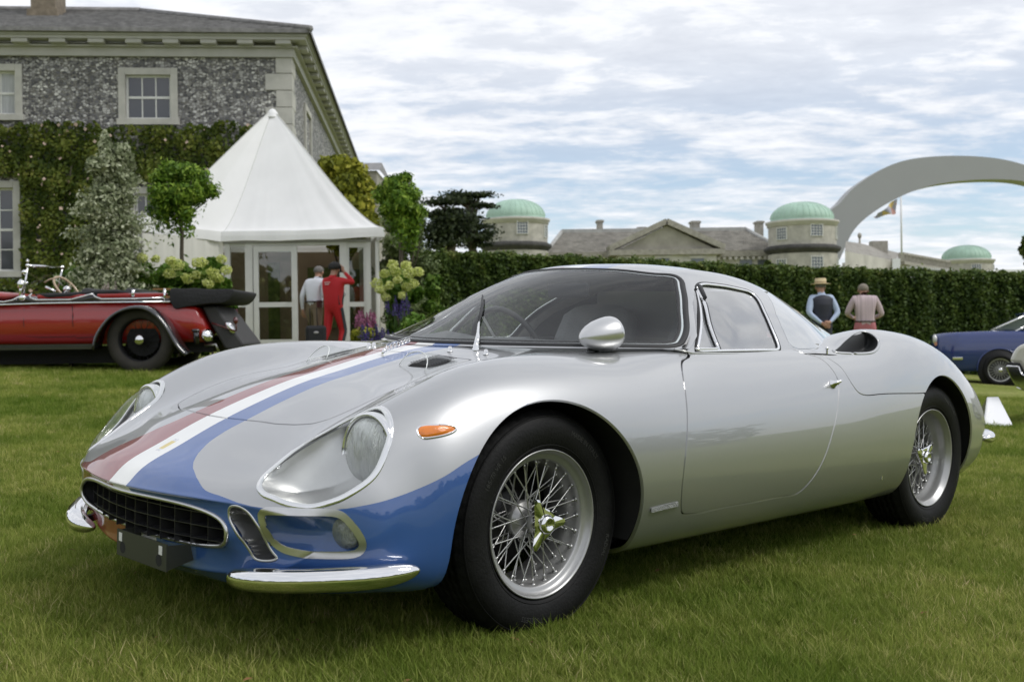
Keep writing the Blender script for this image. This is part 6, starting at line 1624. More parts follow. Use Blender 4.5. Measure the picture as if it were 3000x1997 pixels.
b = MB(); b.box((-1.62, -.66, .22), (-1.585, .66, .80)); b.build('rear_bulkhead', mat('grey_bulkhead', (.38, .38, .37), .7), car)
b = MB(); b.box((-1.60, -.44, .80), (-1.58, .44, 1.0)); b.build('rear_cabin_pane', mat('grey_plastic_pane', (.34, .34, .34), .3, coat=.5), car)
# steering wheel
M = Matrix.Translation((-.86, -.27, .735)) @ Matrix.Rotation(R(-66), 4, 'Y')
b = MB(); b.tube([M @ Vector((.19 * math.cos(a * math.pi / 18), .19 * math.sin(a * math.pi / 18), 0)) for a in range(36)], .012, 8, closed=True)
sw_ = b.build('steering_wheel', leather, car)
for a in (90, 210, 330):
    b = MB(); b.bar(M @ Vector((.03 * math.cos(R(a)), .03 * math.sin(R(a)), -.02)), M @ Vector((.18 * math.cos(R(a)), .18 * math.sin(R(a)), 0)), .022, .003); b.build('wheel_spoke', satin, sw_)
b = MB(); b.tube([M @ Vector((0, 0, -.01)), M @ Vector((0, 0, -.30))], .018, 8); b.build('steering_column', blackm, sw_)
b = MB(); b.box((-.86, -.05, .955), (-.84, .15, 1.01)); b.build('interior_mirror', blackm, car, bevel=.008)

# ================================================================ wheels
def make_wheel(side, deep, full=True):
    """axle along local y; +y outboard for side=+1. origin at the wheel centre"""
    w = empty('wheel', (0, 0, 0), 0, car)
    S = side
    Mx = Matrix.Rotation(R(-90), 4, 'X') if S > 0 else Matrix.Rotation(R(90), 4, 'X')    # lathe axis z -> outboard
    # tyre with zigzag tread grooves; local heights are measured outboard from the hub face plane (lip at .085)
    prof = [(.206, .076), (.214, .088), (.228, .0955), (.246, .1005), (.266, .1025), (.284, .0985), (.298, .091), (.3065, .080), (.311, .072), (.3155, .066)]
    gro = []
    for c in (.050, .025, 0, -.025, -.050):
        gro += [(.319, c + .0045, 1), (.312, c + .0025, 1), (.312, c - .0025, 1), (.319, c - .0045, 1)]
    P = [(r_, h_, 0) for r_, h_ in prof] + gro + [(r_, -h_, 0) for r_, h_ in reversed(prof)]
    n = 200; v = []; f = []
    for r_, h_, zz in P:
        for k in range(n):
            t = 2 * math.pi * k / n; hh = h_ + (.0035 * (1 if (k // 2) % 2 else -1) if zz else 0)
            rr = r_
            if not zz and r_ > .310: rr -= .004 if (k % 4 == 0) else 0
            v.append((rr * math.cos(t), rr * math.sin(t), hh))
    for i in range(len(P) - 1):
        for k in range(n): f.append((i * n + k, i * n + (k + 1) % n, (i + 1) * n + (k + 1) % n, (i + 1) * n + k))
    b = MB(); b.add(v, f, True, Mx); b.build('tyre', tyre_m, w)
    if full:
        # raised sidewall rings and lettering
        b = MB(); b.lathe([(.2185, .0905), (.2195, .093), (.2215, .0935), (.2225, .092)], 96, Mx); b.lathe([(.300, .0895), (.3015, .0915), (.303, .0895), (.3045, .084)], 96, Mx)
        b.build('sidewall_rib', tyre_m, w)
        for txt, a0 in (('185/70 VR 15', -38), ('TUBELESS', 78), ('RADIAL', 160), ('MADE IN ITALY', 235)):
            cu = bpy.data.curves.new('t', 'FONT'); cu.body = txt; cu.size = .020; cu.extrude = .0008; cu.resolution_u = 2; cu.align_x = 'CENTER'
            to = bpy.data.objects.new('t', cu); COL.objects.link(to); dg = bpy.context.evaluated_depsgraph_get(); me = bpy.data.meshes.new_from_object(to.evaluated_get(dg))
            bpy.data.objects.remove(to)
            for vv in me.vertices:
                rad = .258 + vv.co.y; ang = R(a0) - vv.co.x / .262
                h_ = .1022 + vv.co.z * .8
                q = Mx @ Vector((rad * math.cos(ang), rad * math.sin(ang) , h_)) if S > 0 else Mx @ Vector((rad * math.cos(ang), rad * math.sin(ang), h_))
                vv.co = q
            if S > 0:
                pass
            mobj('sidewall_lettering', me, mat('lettering_rubber', (.03, .03, .03), .5), w)
    # rim
    if deep:
        pr = [(.199, .070), (.2045, .078), (.2085, .086), (.2075, .090), (.2045, .0895), (.201, .083), (.196, .078), (.190, .072), (.187, .066), (.186, .05), (.182, .035), (.176, .024), (.172, .012), (.170, -.02), (.168, -.05), (.168, -.085), (.19, -.09)]
        rings = ((.038, .040, .170, .012, 34, 24), (.05, -.015, .170, -.004, 26, 24), (.05, -.020, .168, -.03, 26, 12))
        cap_h = .058
    else:
        pr = [(.199, .070), (.2045, .078), (.2085, .086), (.2075, .090), (.2045, .0895), (.201, .083), (.197, .074), (.190, .069), (.182, .068), (.178, .064), (.177, .045), (.172, .028), (.168, .020), (.166, .0), (.165, -.03), (.168, -.07), (.19, -.09)]
        rings = ((.036, .055, .176, .050, 36, 24), (.048, -.010, .168, .018, 28, 24), (.052, -.020, .166, -.025, 30, 12))
        cap_h = .086
    b = MB(); b.lathe(pr, 96, Mx); b.build('rim', wirem, w)
    # hub
    h0 = cap_h - .012
    b = MB(); b.lathe([(.030, h0), (.036, h0 - .008), (.034, h0 - .03), (.036, h0 - .055), (.052, h0 - .06), (.056, h0 - .075), (.050, h0 - .085), (.05, -.09)], 32, Mx); b.build('hub', wirem, w)
    b = MB(); b.lathe([(.001, -.045), (.04, -.046), (.075, -.05), (.08, -.058), (.08, -.075), (.145, -.078), (.146, -.09)], 40, Mx); b.build('brake_disc', mat('cast_iron', (.05, .05, .05), .45, .7, var=.2, vscale=40), w)
    # spokes
    if full:
        for (r0, z0, r1, z1, tw, cnt) in rings:
            def smesh(sg):
                b = MB(); a = Vector((r0 * math.cos(R(-tw * sg)), r0 * math.sin(R(-tw * sg)), z0)); e = Vector((r1, 0, z1)); d = (e - a)
                b.tube([a, a + d * .90], .0021, 6, caps=False); b.tube([a + d * .89, a + d * .985], .0034, 6)
                b.ball(tuple(e), (.004, .0075, .0075), 8)
                for q in range(len(b.v)): b.v[q] = tuple(Mx @ Vector(b.v[q]))
                me = b.fixn('spoke'); me.materials.append(mat('spoke_silver', (.50, .50, .49), .3, .9)); return me
            for sg, me in ((1, smesh(1)), (-1, smesh(-1))):
                for k in range(cnt // 2):
                    o = mobj('spoke', me, None, w); o.rotation_euler = (0, R(360 / (cnt // 2) * (k + (.5 if sg < 0 else 0))), 0)
    else:
        b = MB()
        for k in range(24):
            a = R(15 * k); b.tube([Mx @ Vector((.04 * math.cos(a + .5), .04 * math.sin(a + .5), rings[0][1])), Mx @ Vector((rings[0][2] * math.cos(a), rings[0][2] * math.sin(a), rings[0][3]))], .002, 4, caps=False)
        o = b.build('spoke', wirem, w); o['kind'] = 'stuff'
    # three-eared knock-off
    pts = []
    for e in range(3):
        a0 = 120 * e
        for da, rr in ((-58, .041), (-42, .041), (-30, .045), (-19, .055), (-10, .074), (-2, .082), (6, .078), (13, .066), (24, .050), (38, .043)):
            pts.append((rr * math.cos(R(a0 + da)), rr * math.sin(R(a0 + da))))
    rot = R(60) if not deep else R(96)
    pts = [(x * math.cos(rot) - y * math.sin(rot), x * math.sin(rot) + y * math.cos(rot)) for x, y in pts]
    b = MB(); n = len(pts)
    def hz(x, y): return cap_h + .012 - .012 * (math.hypot(x, y) / .08) ** 1.5 + .010 * max(0, math.hypot(x, y) - .05) / .03
    ch = .9
    v = [(x, y, hz(x, y) - .011) for x, y in pts] + [(x, y, hz(x, y) - .002) for x, y in pts] + [(x * ch, y * ch, hz(x, y)) for x, y in pts] + [(0, 0, cap_h + .012)]
    f = [tuple(range(n))[::-1]] + [(j * n + i, j * n + (i + 1) % n, (j + 1) * n + (i + 1) % n, (j + 1) * n + i) for j in (0, 1) for i in range(n)] + [(2 * n + i, 2 * n + (i + 1) % n, 3 * n) for i in range(n)]
    b.add(v, f, False, Mx); b.build('knock_off', chrome, w)
    b = MB(); b.lathe([(.028, cap_h + .004), (.027, cap_h + .016), (.022, cap_h + .024), (.015, cap_h + .026), (.013, cap_h + .022), (.001, cap_h + .021)], 28, Mx); b.build('knock_off_boss', chrome, w)
    return w
TY = .668
wl = {}
for x, s, dp, fu in ((0, 1, False, True), (-2.4, 1, True, True), (0, -1, False, False), (-2.4, -1, True, False)):
    w = make_wheel(s, dp, fu); w.location = (x, s * TY, .310)
# wheel housings
for x in (.02, -2.375):
    for sd in (1, -1):
        b = MB(); v = []; f = []; n = 28; rr = .362
        for j in range(3):
            for i in range(n + 1):
                a = math.pi * (-.07 + 1.14 * i / n); px, pz = x + rr * math.cos(a), .305 + rr * math.sin(a)
                h = BV.ray_cast(Vector((px, 2, pz)), Vector((0, -1, 0))); yo = (h[0].y if h[0] is not None else .7) - .016
                v.append((px, sd * (yo, .62, .46)[j], pz))
        for j in range(2):
            for i in range(n): a = j * (n + 1) + i; f.append((a, a + 1, a + n + 2, a + n + 1))
        f.append(tuple(range(2 * (n + 1), 3 * (n + 1)))); b.add(v, f, True); b.build('wheel_housing', mat('housing_black', (.012, .012, .011), .55, var=.3, vscale=10), car)
for sd in (1, -1):
    b = MB(); b.tube([(0, sd * .1, .30), (0, sd * .62, .30)], .02, 8); b.tube([(-2.4, sd * .1, .30), (-2.4, sd * .6, .30)], .03, 8); b.build('axle', blackm, car)

# ================================================================ red vintage tourer
RY = 14.6
rb = on_ground(410, 0, RY)
tourer = thing('vintage_tourer', 'red open vintage tourer with black mudguards and folded hood', 'car', rb)
def rp(zx_, zy_, y=0.0): p = at(zx_ / 3.2722, 700 + zy_ / 3.2722, RY) - rb; return (p.x, y, p.z)
def rq(zx_, zy_): p = rp(zx_, zy_); return (p[0], p[2])
redp = mat('red_coachwork', (.30, .012, .010), .25, coat=1.0)
blkp = mat('black_coachwork', (.010, .010, .012), .25, coat=1.0)
hoodm = mat('black_hood_canvas', (.018, .018, .02), .8, bump=.4, bscale=30)
tan_m = mat('cream_wheel_rim', (.45, .34, .22), .4, coat=.5)
tyre_o = mat('old_tyre', (.040, .036, .030), .85, var=.2, vscale=8)
def skin(name, prof_top, prof_bot, y0, y1, mt, par, tuck=.06, n=9):
    """coachwork slab whose side bulges a little; profiles are (zx, zy) lists with matching x"""
    v = []; f = []; m_ = len(prof_top); T = [rq(*p) for p in prof_top]; Bm = [rq(*p) for p in prof_bot]
    ring_ = []
    ts = [i / (n - 1) for i in range(n)]
    for i in range(m_):
        for t in ts: x = Bm[i][0] + (T[i][0] - Bm[i][0]) * t; z = Bm[i][1] + (T[i][1] - Bm[i][1]) * t; v.append((x, y0 + tuck * (abs(t - .55) * 2) ** 2.2, z))
        for t in reversed(ts): x = Bm[i][0] + (T[i][0] - Bm[i][0]) * t; z = Bm[i][1] + (T[i][1] - Bm[i][1]) * t; v.append((x, y1 - tuck * (abs(t - .55) * 2) ** 2.2, z))
    k = 2 * n
    for i in range(m_ - 1):
        for j in range(k): f.append((i * k + j, i * k + (j + 1) % k, (i + 1) * k + (j + 1) % k, (i + 1) * k + j))
    f.append(tuple(range(k))); f.append(tuple(range((m_ - 1) * k, m_ * k)))
    b = MB(); b.add(v, f, True); return b.build(name, mt, par)
bodyo = skin('body', [(-420, 640), (0, 632), (400, 618), (900, 612), (1500, 604), (1750, 625), (1850, 650), (1960, 860)], [(-420, 1010), (0, 1012), (400, 1012), (900, 1010), (1200, 1000), (1500, 990), (1750, 985), (1900, 985)], .10, 1.45, redp, tourer)
skin('upper_side', [(-420, 560), (0, 598), (90, 575), (150, 545), (235, 540), (300, 575), (640, 575), (770, 545), (860, 518), (940, 568), (1230, 566), (1500, 556), (1640, 560)], [(-420, 640), (0, 632), (90, 628), (150, 625), (235, 622), (300, 620), (640, 612), (770, 610), (860, 609), (940, 608), (1230, 606), (1500, 603), (1640, 603)], .115, 1.43, blkp, tourer, tuck=.02)
skin('bonnet', [(-420, 480), (-100, 495), (0, 502), (135, 515), (150, 540)], [(-420, 600), (-100, 600), (0, 600), (135, 560), (150, 545)], .16, 1.38, redp, tourer, tuck=.1)
b = MB(); b.box((rq(300, 0)[0], .13, rq(0, 575)[1]), (rq(780, 0)[0], .20, rq(0, 530)[1])); b.build('door_capping', redp, tourer, bevel=.02)
b = MB(); b.box((rq(880, 0)[0], .13, rq(0, 575)[1]), (rq(1560, 0)[0], .20, rq(0, 528)[1])); b.build('door_capping', redp, tourer, bevel=.02)
b = MB(); b.box((rq(300, 0)[0], 1.34, rq(0, 575)[1]), (rq(1560, 0)[0], 1.42, rq(0, 528)[1])); b.build('door_capping', redp, tourer, bevel=.02)
b = MB(); b.tube([rp(290, 530, .16), rp(420, 538, .15), rp(640, 528, .15), rp(740, 515, .16), rp(900, 505, .16), rp(1080, 500, .16), rp(1200, 510, .18)], [.012, .035, .03, .025, .03, .03, .015], 8); b.build('cockpit_roll', hoodm, tourer)
b = MB(); b.tube([rp(-420, 640, .09), rp(0, 626, .09), rp(380, 613, .09), rp(800, 606, .09), rp(1610, 597, .09)], .012, 6); b.build('waist_strip', chrome, tourer)
b = MB(); b.tube([rp(-420, 560, .10), rp(0, 600, .10), rp(90, 582, .10), rp(150, 548, .10)], .010, 6); b.tube([rp(275, 520, .10), rp(245, 540, .10), rp(262, 562, .10), rp(310, 580, .10), rp(640, 578, .10), rp(770, 545, .10), rp(860, 520, .10)], .010, 6); b.tube([rp(860, 522, .10), rp(885, 550, .10), rp(945, 572, .10), rp(1230, 568, .10), rp(1540, 560, .10)], .010, 6); b.build('scallop_strip', chrome, tourer)
seam = mat('panel_seam', (.03, .004, .004), .6)
b = MB()
for pts in ([(190, 660), (195, 800), (205, 930), (330, 940), (660, 935), (680, 920), (668, 800), (655, 630)], [(668, 700), (680, 935), (700, 945), (930, 930)]): b.tube([rp(x_, y_, .094 + (.035 if y_ > 900 or y_ < 680 else 0)) for x_, y_ in pts], .004, 4)
b.build('door_seam', seam, tourer)
b = MB(); b.box((rq(-420, 0)[0], .06, rq(0, 1040)[1]), (rq(930, 0)[0], .14, rq(0, 1013)[1])); b.box((rq(-420, 0)[0], -.18, rq(0, 1062)[1]), (rq(925, 0)[0], .10, rq(0, 1040)[1])); b.build('running_board', blkp, tourer)
b = MB(); b.box((rq(-420, 0)[0], .30, rq(0, 1205)[1]), (rq(1100, 0)[0], 1.25, rq(0, 1040)[1])); b.box((rq(1100, 0)[0], .35, rq(0, 1110)[1]), (rq(1960, 0)[0], 1.2, rq(0, 990)[1])); b.tube([rp(560, 1140, .4), rp(560, 1225, .42)], .03, 8); b.build('chassis', blackm, tourer)
# rear mudguard
arc = smooth_open([(925, 1040), (950, 930), (1000, 840), (1080, 745), (1180, 680), (1300, 645), (1420, 650), (1530, 705), (1620, 800), (1690, 910), (1750, 1010), (1830, 1095)], 40)
v = []; f = []
for i, (x_, y_) in enumerate(arc):
    a = arc[min(i + 1, 39)] - arc[max(i - 1, 0)]; a = a / np.linalg.norm(a); nx_, ny_ = a[1], -a[0]
    for (yy, k) in ((-.20, 26), (-.19, 4), (-.12, -6), (.0, -12), (.10, -8), (.14, 8)): v.append(rp(x_ - nx_ * -k * -1, y_ + ny_ * -k * 1 * -1 if False else y_ + k * (1 if True else 0), yy))
for i in range(39):
    for j in range(5): q = i * 6 + j; f.append((q, q + 1, q + 7, q + 6))
b = MB(); b.add(v, f, True); o = b.build('rear_mudguard', blkp, tourer); md = o.modifiers.new('t', 'SOLIDIFY'); md.thickness = .012
# wheel
def spoked_wheel(par, c, r, rr, w, tmat, rmat, hubm, nsp=30, hubr=.07):
    wh = empty('wheel', c, 0, par); M = Matrix.Rotation(R(90), 4, 'X')
    b = MB(); b.lathe([(rr, -w * .38), (rr + .02, -w * .48), (rr + (r - rr) * .5, -w * .52), (r - .02, -w * .42), (r, -w * .25), (r, w * .25), (r - .02, w * .42), (rr + (r - rr) * .5, w * .52), (rr + .02, w * .48), (rr, w * .38)], 48, M); b.build('tyre', tmat, wh)
    b = MB(); b.lathe([(rr + .008, w * .38), (rr - .004, w * .36), (rr - .015, w * .25), (rr - .02, 0), (rr - .015, -w * .3), (rr + .008, -w * .38)], 48, M); b.build('rim', rmat, wh)
    b = MB(); b.lathe([(hubr * .9, -.02), (hubr * .9, w * .4), (hubr, w * .5), (hubr * .8, w * .62), (.001, w * .66)], 24, M); b.build('hub_cap', hubm, wh)
    b = MB()
    for k in range(nsp):
        a = 2 * math.pi * k / nsp; s_ = .5 if k % 2 else -.5
        b.tube([M @ Vector((hubr * math.cos(a + s_), hubr * math.sin(a + s_), w * (.35 if k % 2 else -.1))), M @ Vector(((rr - .015) * math.cos(a), (rr - .015) * math.sin(a), .0))], .0035, 4, caps=False)
    o = b.build('spokes', rmat, wh); o['kind'] = 'stuff'
    b = MB(); b.lathe([(.001, -w * .3), (rr * .75, -w * .3)], 32, M); b.build('brake_drum', blackm, wh)
    return wh
cw_ = rp(1345, 1042, .02); wr = .435
spoked_wheel(tourer, (cw_[0], .05, wr), wr, .285, .19, tyre_o, blackm, chrome, hubr=.07)
spoked_wheel(tourer, (cw_[0], 1.40, wr), wr, .285, .19, tyre_o, blackm, chrome, hubr=.07)
spoked_wheel(tourer, (cw_[0] - 3.2, .05, wr), wr, .285, .19, tyre_o, blackm, chrome, hubr=.07)
b = MB(); b.tube([(cw_[0], .1, wr), (cw_[0], 1.4, wr)], .04, 8); b.build('rear_axle', blackm, tourer)
# windscreen, wheel, lamps, hood
ws_ = empty('windscreen', (0, 0, 0), 0, tourer)
A_, B2_ = Vector(rp(217, 247, .15)), Vector(rp(600, 268, .15)); B2_.y = 1.25; p_ = at(600 / 3.2722, 700 + 268 / 3.2722, RY + 1.25) - rb; B2_ = Vector(p_)
A2, B3 = Vector(rp(172, 560, .15)), at(548 / 3.2722, 700 + 500 / 3.2722, RY + 1.25) - rb
b = MB(); b.tube([A_, B2_], .016, 8); b.tube([A_, A2], .012, 8); b.tube([B2_, B3], .010, 8); b.ball(tuple(A_), .028, 10); b.ball(tuple(B2_), .026, 10); b.ball(tuple(A_ + Vector((0, 0, .06))), .022, 8); b.build('windscreen_frame', chrome, ws_)
b = MB(); b.add([tuple(A_), tuple(B2_), tuple(B3), tuple(A2)], [(0, 1, 2, 3)]); b.build('windscreen_glass', plexi, ws_)
b = MB(); q = rp(165, 430, .12); b.ball(q, (.05, .05, .07), 10); b.tube([rp(165, 400, .12), rp(158, 570, .10)], .018, 8); b.ball(rp(180, 560, .1), (.05, .03, .04), 10); b.ball(rp(205, 415, .12), (.04, .03, .025), 8); b.build('side_lamp', chrome, tourer)
b = MB(); q = Vector(rp(195, 312, .12)); b.lathe([(.001, .0), (.03, .0), (.032, .008), (.001, .012)], 16, Matrix.Translation(q) @ Matrix.Rotation(R(90), 4, 'X')); b.build('driving_mirror', chrome, tourer)
c = at(640 / 3.2722, 700 + 452 / 3.2722, RY + 1.0) - rb; M = Matrix.Translation(c + Vector((0, 0, -.04))) @ Matrix.Rotation(R(52), 4, 'Y') @ Matrix.Rotation(R(10), 4, 'X')
b = MB(); b.tube([M @ Vector((.22 * math.cos(a * math.pi / 16), .22 * math.sin(a * math.pi / 16), 0)) for a in range(32)], .016, 8, closed=True); so = b.build('steering_wheel', tan_m, tourer)
b = MB(); b.ball(tuple(M @ Vector((0, 0, .0))), .05, 10)
for k in range(4): a = k * math.pi / 2 + .4; b.bar(M @ Vector((0, 0, 0)), M @ Vector((.21 * math.cos(a), .21 * math.sin(a), 0)), .02, .006)
b.build('steering_boss', chrome, so); b = MB(); b.tube([M @ Vector((0, 0, 0)), M @ Vector((0, 0, -.6))], .02, 8); b.build('steering_column', blackm, so)
b = MB(); b.tube([rp(210, 392, .7), rp(260, 362, .7), rp(370, 335, .7)], .012, 6); b.build('gear_lever', tan_m, tourer)
b = MB(); b.tube([rp(285, 442, .5), rp(380, 488, .5)], .018, 6); b.build('brake_lever', chrome, tourer)
for x_ in (760, 1180):
    b = MB(); q = rp(x_, 520, 0); b.cbox((q[0], .75, q[2] + .0), (.16, 1.05, .16)); b.build('seat_back', leather, tourer, bevel=.05)
hs = [(1608, 480), (1640, 655), (1720, 655), (1880, 628), (2020, 612), (2150, 596), (2225, 500), (2215, 478), (2000, 478), (1850, 466), (1700, 470)]
b = MB(); hv = smooth_closed(hs, 40); b.prism([rq(*p) for p in hv], .10, 1.40, 'y', smooth=True); b.build('folded_hood', hoodm, tourer, bevel=.05)
b = MB(); b.bar(rp(1240, 490, .14), rp(1605, 488, .14), .025, .012); b.tube([rp(1245, 480, .13), rp(1240, 550, .13)], .022, 8); b.bar(rp(1250, 570, .12), rp(1560, 545, .14), .02, .01); b.tube([rp(1550, 470, .13), rp(1548, 600, .13)], .018, 8); b.build('hood_iron', chrome, tourer)
b = MB(); b.bar(rp(1430, 474, .14), rp(1600, 474, .14), .02, .018); b.bar(rp(1560, 550, .13), rp(1610, 552, .13), .02, .03); b.build('hood_stick', mat('ash_wood', (.28, .14, .05), .5), tourer)
b = MB(); b.prism([rq(1880, 640), rq(2010, 632), rq(2300, 1010), rq(2250, 1075), rq(2110, 1060), rq(1960, 800)], .25, 1.3, 'y'); b.build('trunk_lid', mat('dark_grey_leathercloth', (.035, .034, .034), .6), tourer, bevel=.03)
b = MB(); M = Matrix.Translation(rp(2165, 845, .22)) @ Matrix.Rotation(R(90), 4, 'X'); b.ball((0, 0, 0), (.045, .10, .03), 12, M @ Matrix.Rotation(R(35), 4, 'Z')); b.build('trunk_handle', chrome, tourer)
b = MB(); b.lathe([(.001, .03), (.05, .025), (.085, .0), (.08, -.05), (.001, -.06)], 20, Matrix.Translation(rp(1972, 918, .12)) @ Matrix.Rotation(R(70), 4, 'Y') @ Matrix.Rotation(R(40), 4, 'X')); b.build('rear_lamp', chrome, tourer)
b = MB(); b.tube([rp(1862, 870, .08), rp(1862, 1000, .10)], .04, 8); b.ball(rp(1862, 875, .06), (.06, .04, .025), 10); b.build('spring_mount', blkp, tourer)
b = MB(); b.ball(rp(2220, 780, .2), (.035, .035, .05), 10); b.tube([rp(2225, 790, .2), rp(2228, 880, .2)], .01, 6); b.tube([rp(1990, 800, .2), rp(2220, 880, .2)], .012, 6); b.build('tail_lamp', mat('dark_red_lens', (.08, .008, .008), .2, coat=1), tourer)
b = MB(); b.tube([rp(1900, 1020, .3), rp(2010, 1010, .3), rp(2040, 1090, .3)], .02, 6); b.build('exhaust', satin, tourer)

# ================================================================ blue coupe
BY = 22.0
bb = on_ground(2928, 0, BY); bb.z -= .02
coupe = thing('blue_coupe', 'dark blue saloon coupe with wire wheels parked before the hedge', 'car', bb)
def angled(root, ang):
    root.rotation_euler = (0, 0, -ang); o = root.location.copy(); n_ = Vector((math.sin(ang), math.cos(ang), 0)); ax_ = Vector((math.cos(ang), -math.sin(ang), 0))
    def f(u, v):
        d = at(u, v, 1.0) - Vector((0, 0, 1.0)); s_ = (o - Vector((0, 0, 1.0))).dot(n_) / d.dot(n_); p = Vector((0, 0, 1.0)) + d * s_ - o; return (p.dot(ax_), p.z)
    return f
bf_ = angled(coupe, R(17))
def bq(zx_, zy_, dY=0): return bf_(2600 + zx_ / 3.135, 850 + zy_ / 3.135)
bluem = mat('dark_blue_paint', (.010, .030, .15), .25, coat=1.0)
top = smooth_open([(430, 412), (480, 402), (700, 384), (970, 374), (1300, 372), (1900, 372), (2300, 385), (2650, 420)], 40); bot = [(x, 735 if 800 > x else 745) for x, _ in top]
v = []; f = []; n = 12
for i, (x_, y_) in enumerate(top):
    x0, z1 = bq(x_, y_); _, z0 = bq(x_, 742); e = min(1, (i + .35) / 4, (40 - i - .3) / 4) ** .5
    for j in range(n):
        t = j / (n - 1); bulge = .10 * (abs(t - .45) * 2) ** 2.4 + .35 * (1 - e); v.append((x0, bulge, z0 + (z1 - z0) * t))
    for j in reversed(range(n)):
        t = j / (n - 1); bulge = .10 * (abs(t - .45) * 2) ** 2.4 + .35 * (1 - e); v.append((x0, 1.65 - bulge, z0 + (z1 - z0) * t))
k = 2 * n
arch_c = bq(1030, 700); arch_r = .30
for i in range(39):
    for j in range(k):
        a_, b_, c_, d_ = i * k + j, i * k + (j + 1) % k, (i + 1) * k + (j + 1) % k, (i + 1) * k + j
        f.append((a_, b_, c_, d_))
f.append(tuple(range(k))); f.append(tuple(range(39 * k, 40 * k)))
b = MB(); b.add(v, f, True); b.build('body', bluem, coupe)
for cxw in (arch_c[0], arch_c[0] + 2.7):
    b = MB(); M = Matrix.Translation((cxw, .0, .33)) @ Matrix.Rotation(R(90), 4, 'X'); b.lathe([(.405, -.10), (.405, .012), (.001, .012)], 40, M); b.build('wheel_arch', blackm, coupe)
    b = MB(); b.tube([(cxw + .41 * math.cos(a), -.005, .33 + .41 * math.sin(a)) for a in np.linspace(-.1, math.pi + .1, 24)], .014, 6); b.build('arch_lip', bluem, coupe)
    spoked_wheel(coupe, (cxw, -.03, .32), .32, .225, .17, tyre_m, mat('painted_wire_wheel', (.58, .58, .56), .4, .5), chrome, 40, .045)
b = MB(); b.box((bq(590, 0)[0], -.03, bq(0, 640)[1]), (bq(683, 0)[0], .02, bq(0, 615)[1])); b.build('bumper_end', chrome, coupe, bevel=.01)
b = MB(); q = bq(434, 450); b.ball((q[0] + .02, .30, q[1]), (.05, .12, .10), 12); b.build('headlamp', mat('lamp_glass_white', (.6, .6, .6), .1, coat=1), coupe)
b = MB(); q = bq(434, 492); b.cbox((q[0] + .03, .28, q[1]), (.05, .14, .07)); b.build('sidelight', mat('pink_amber_lens', (.55, .25, .15), .3, coat=1), coupe)
g1 = [bq(975, 372), bq(1270, 232), (bq(1270, 232)[0] + 1.3, bq(1270, 228)[1]), (bq(1270, 232)[0] + 2.3, bq(970, 380)[1])]
b = MB(); b.prism([(p[0], p[1]) for p in g1], .22, 1.42, 'y'); b.build('cabin_glass', mat('greenish_glass', (.16, .19, .18), .08, coat=1), coupe, bevel=.04)
b = MB(); pts = [(g1[0][0] - .03, .20, g1[0][1] + .0), (g1[1][0], .20, g1[1][1])]; b.tube(pts, .022, 6); b.tube([(g1[0][0], .19, bq(0, 385)[1]), (bq(1160, 0)[0], .19, bq(0, 400)[1]), (bq(1260, 0)[0], .19, bq(0, 350)[1])], .02, 6); b.tube([(g1[1][0], .20, g1[1][1]), (g1[2][0], .20, g1[2][1])], .022, 6); b.build('window_frame', chrome, coupe)
b = MB(); b.box((g1[1][0] - .02, .20, g1[1][1]), (g1[2][0], 1.44, g1[1][1] + .06)); b.build('roof', bluem, coupe, bevel=.03)

# ================================================================ cream car entering at the right edge
CY = 11.0
cb = on_ground(2990, 0, CY)
cc = thing('cream_car', 'pale cream car with chrome bumper cut off by the right picture edge', 'car', cb)
cf_ = angled(cc, R(30))
def cq(zx_, zy_): return cf_(2600 + zx_ / 3.135, 850 + zy_ / 3.135)
creamp = mat('cream_car_paint', (.55, .53, .46), .3, coat=1.0)
pr_ = [cq(1118, 662), cq(1135, 610), cq(1160, 560), cq(1190, 515), cq(1254, 490), cq(1400, 470), cq(1800, 455), (cq(1800, 0)[0] + 2.2, cq(0, 470)[1]), (cq(1800, 0)[0] + 2.4, .25), (cq(1300, 0)[0], .25), cq(1230, 700), cq(1215, 672)]
b = MB(); b.prism(pr_, 0, 1.5, 'y', smooth=False); b.build('body', creamp, cc, bevel=.05)
pr2 = [cq(1092, 700), cq(1100, 684), cq(1215, 690), cq(1240, 760), cq(1330, 800), cq(1420, 940), cq(1254, 918), cq(1190, 890), cq(1130, 790)]
b = MB(); b.prism(pr2, -.06, 1.56, 'y'); b.build('bumper', chrome, cc, bevel=.03)
b = MB(); b.tube([(cq(1100, 680)[0], -.02, cq(0, 672)[1]), (cq(1210, 680)[0], -.02, cq(0, 672)[1]), (cq(1250, 0)[0], -.02, cq(0, 760)[1])], .016, 6); b.build('bumper_gap', blackm, cc)
spoked_wheel(cc, (cq(1700, 0)[0], .05, .32), .32, .22, .17, tyre_m, chrome, chrome, 20, .05)
spoked_wheel(cc, (cq(1700, 0)[0] + 2.2, .05, .32), .32, .22, .17, tyre_m, chrome, chrome, 20, .05)

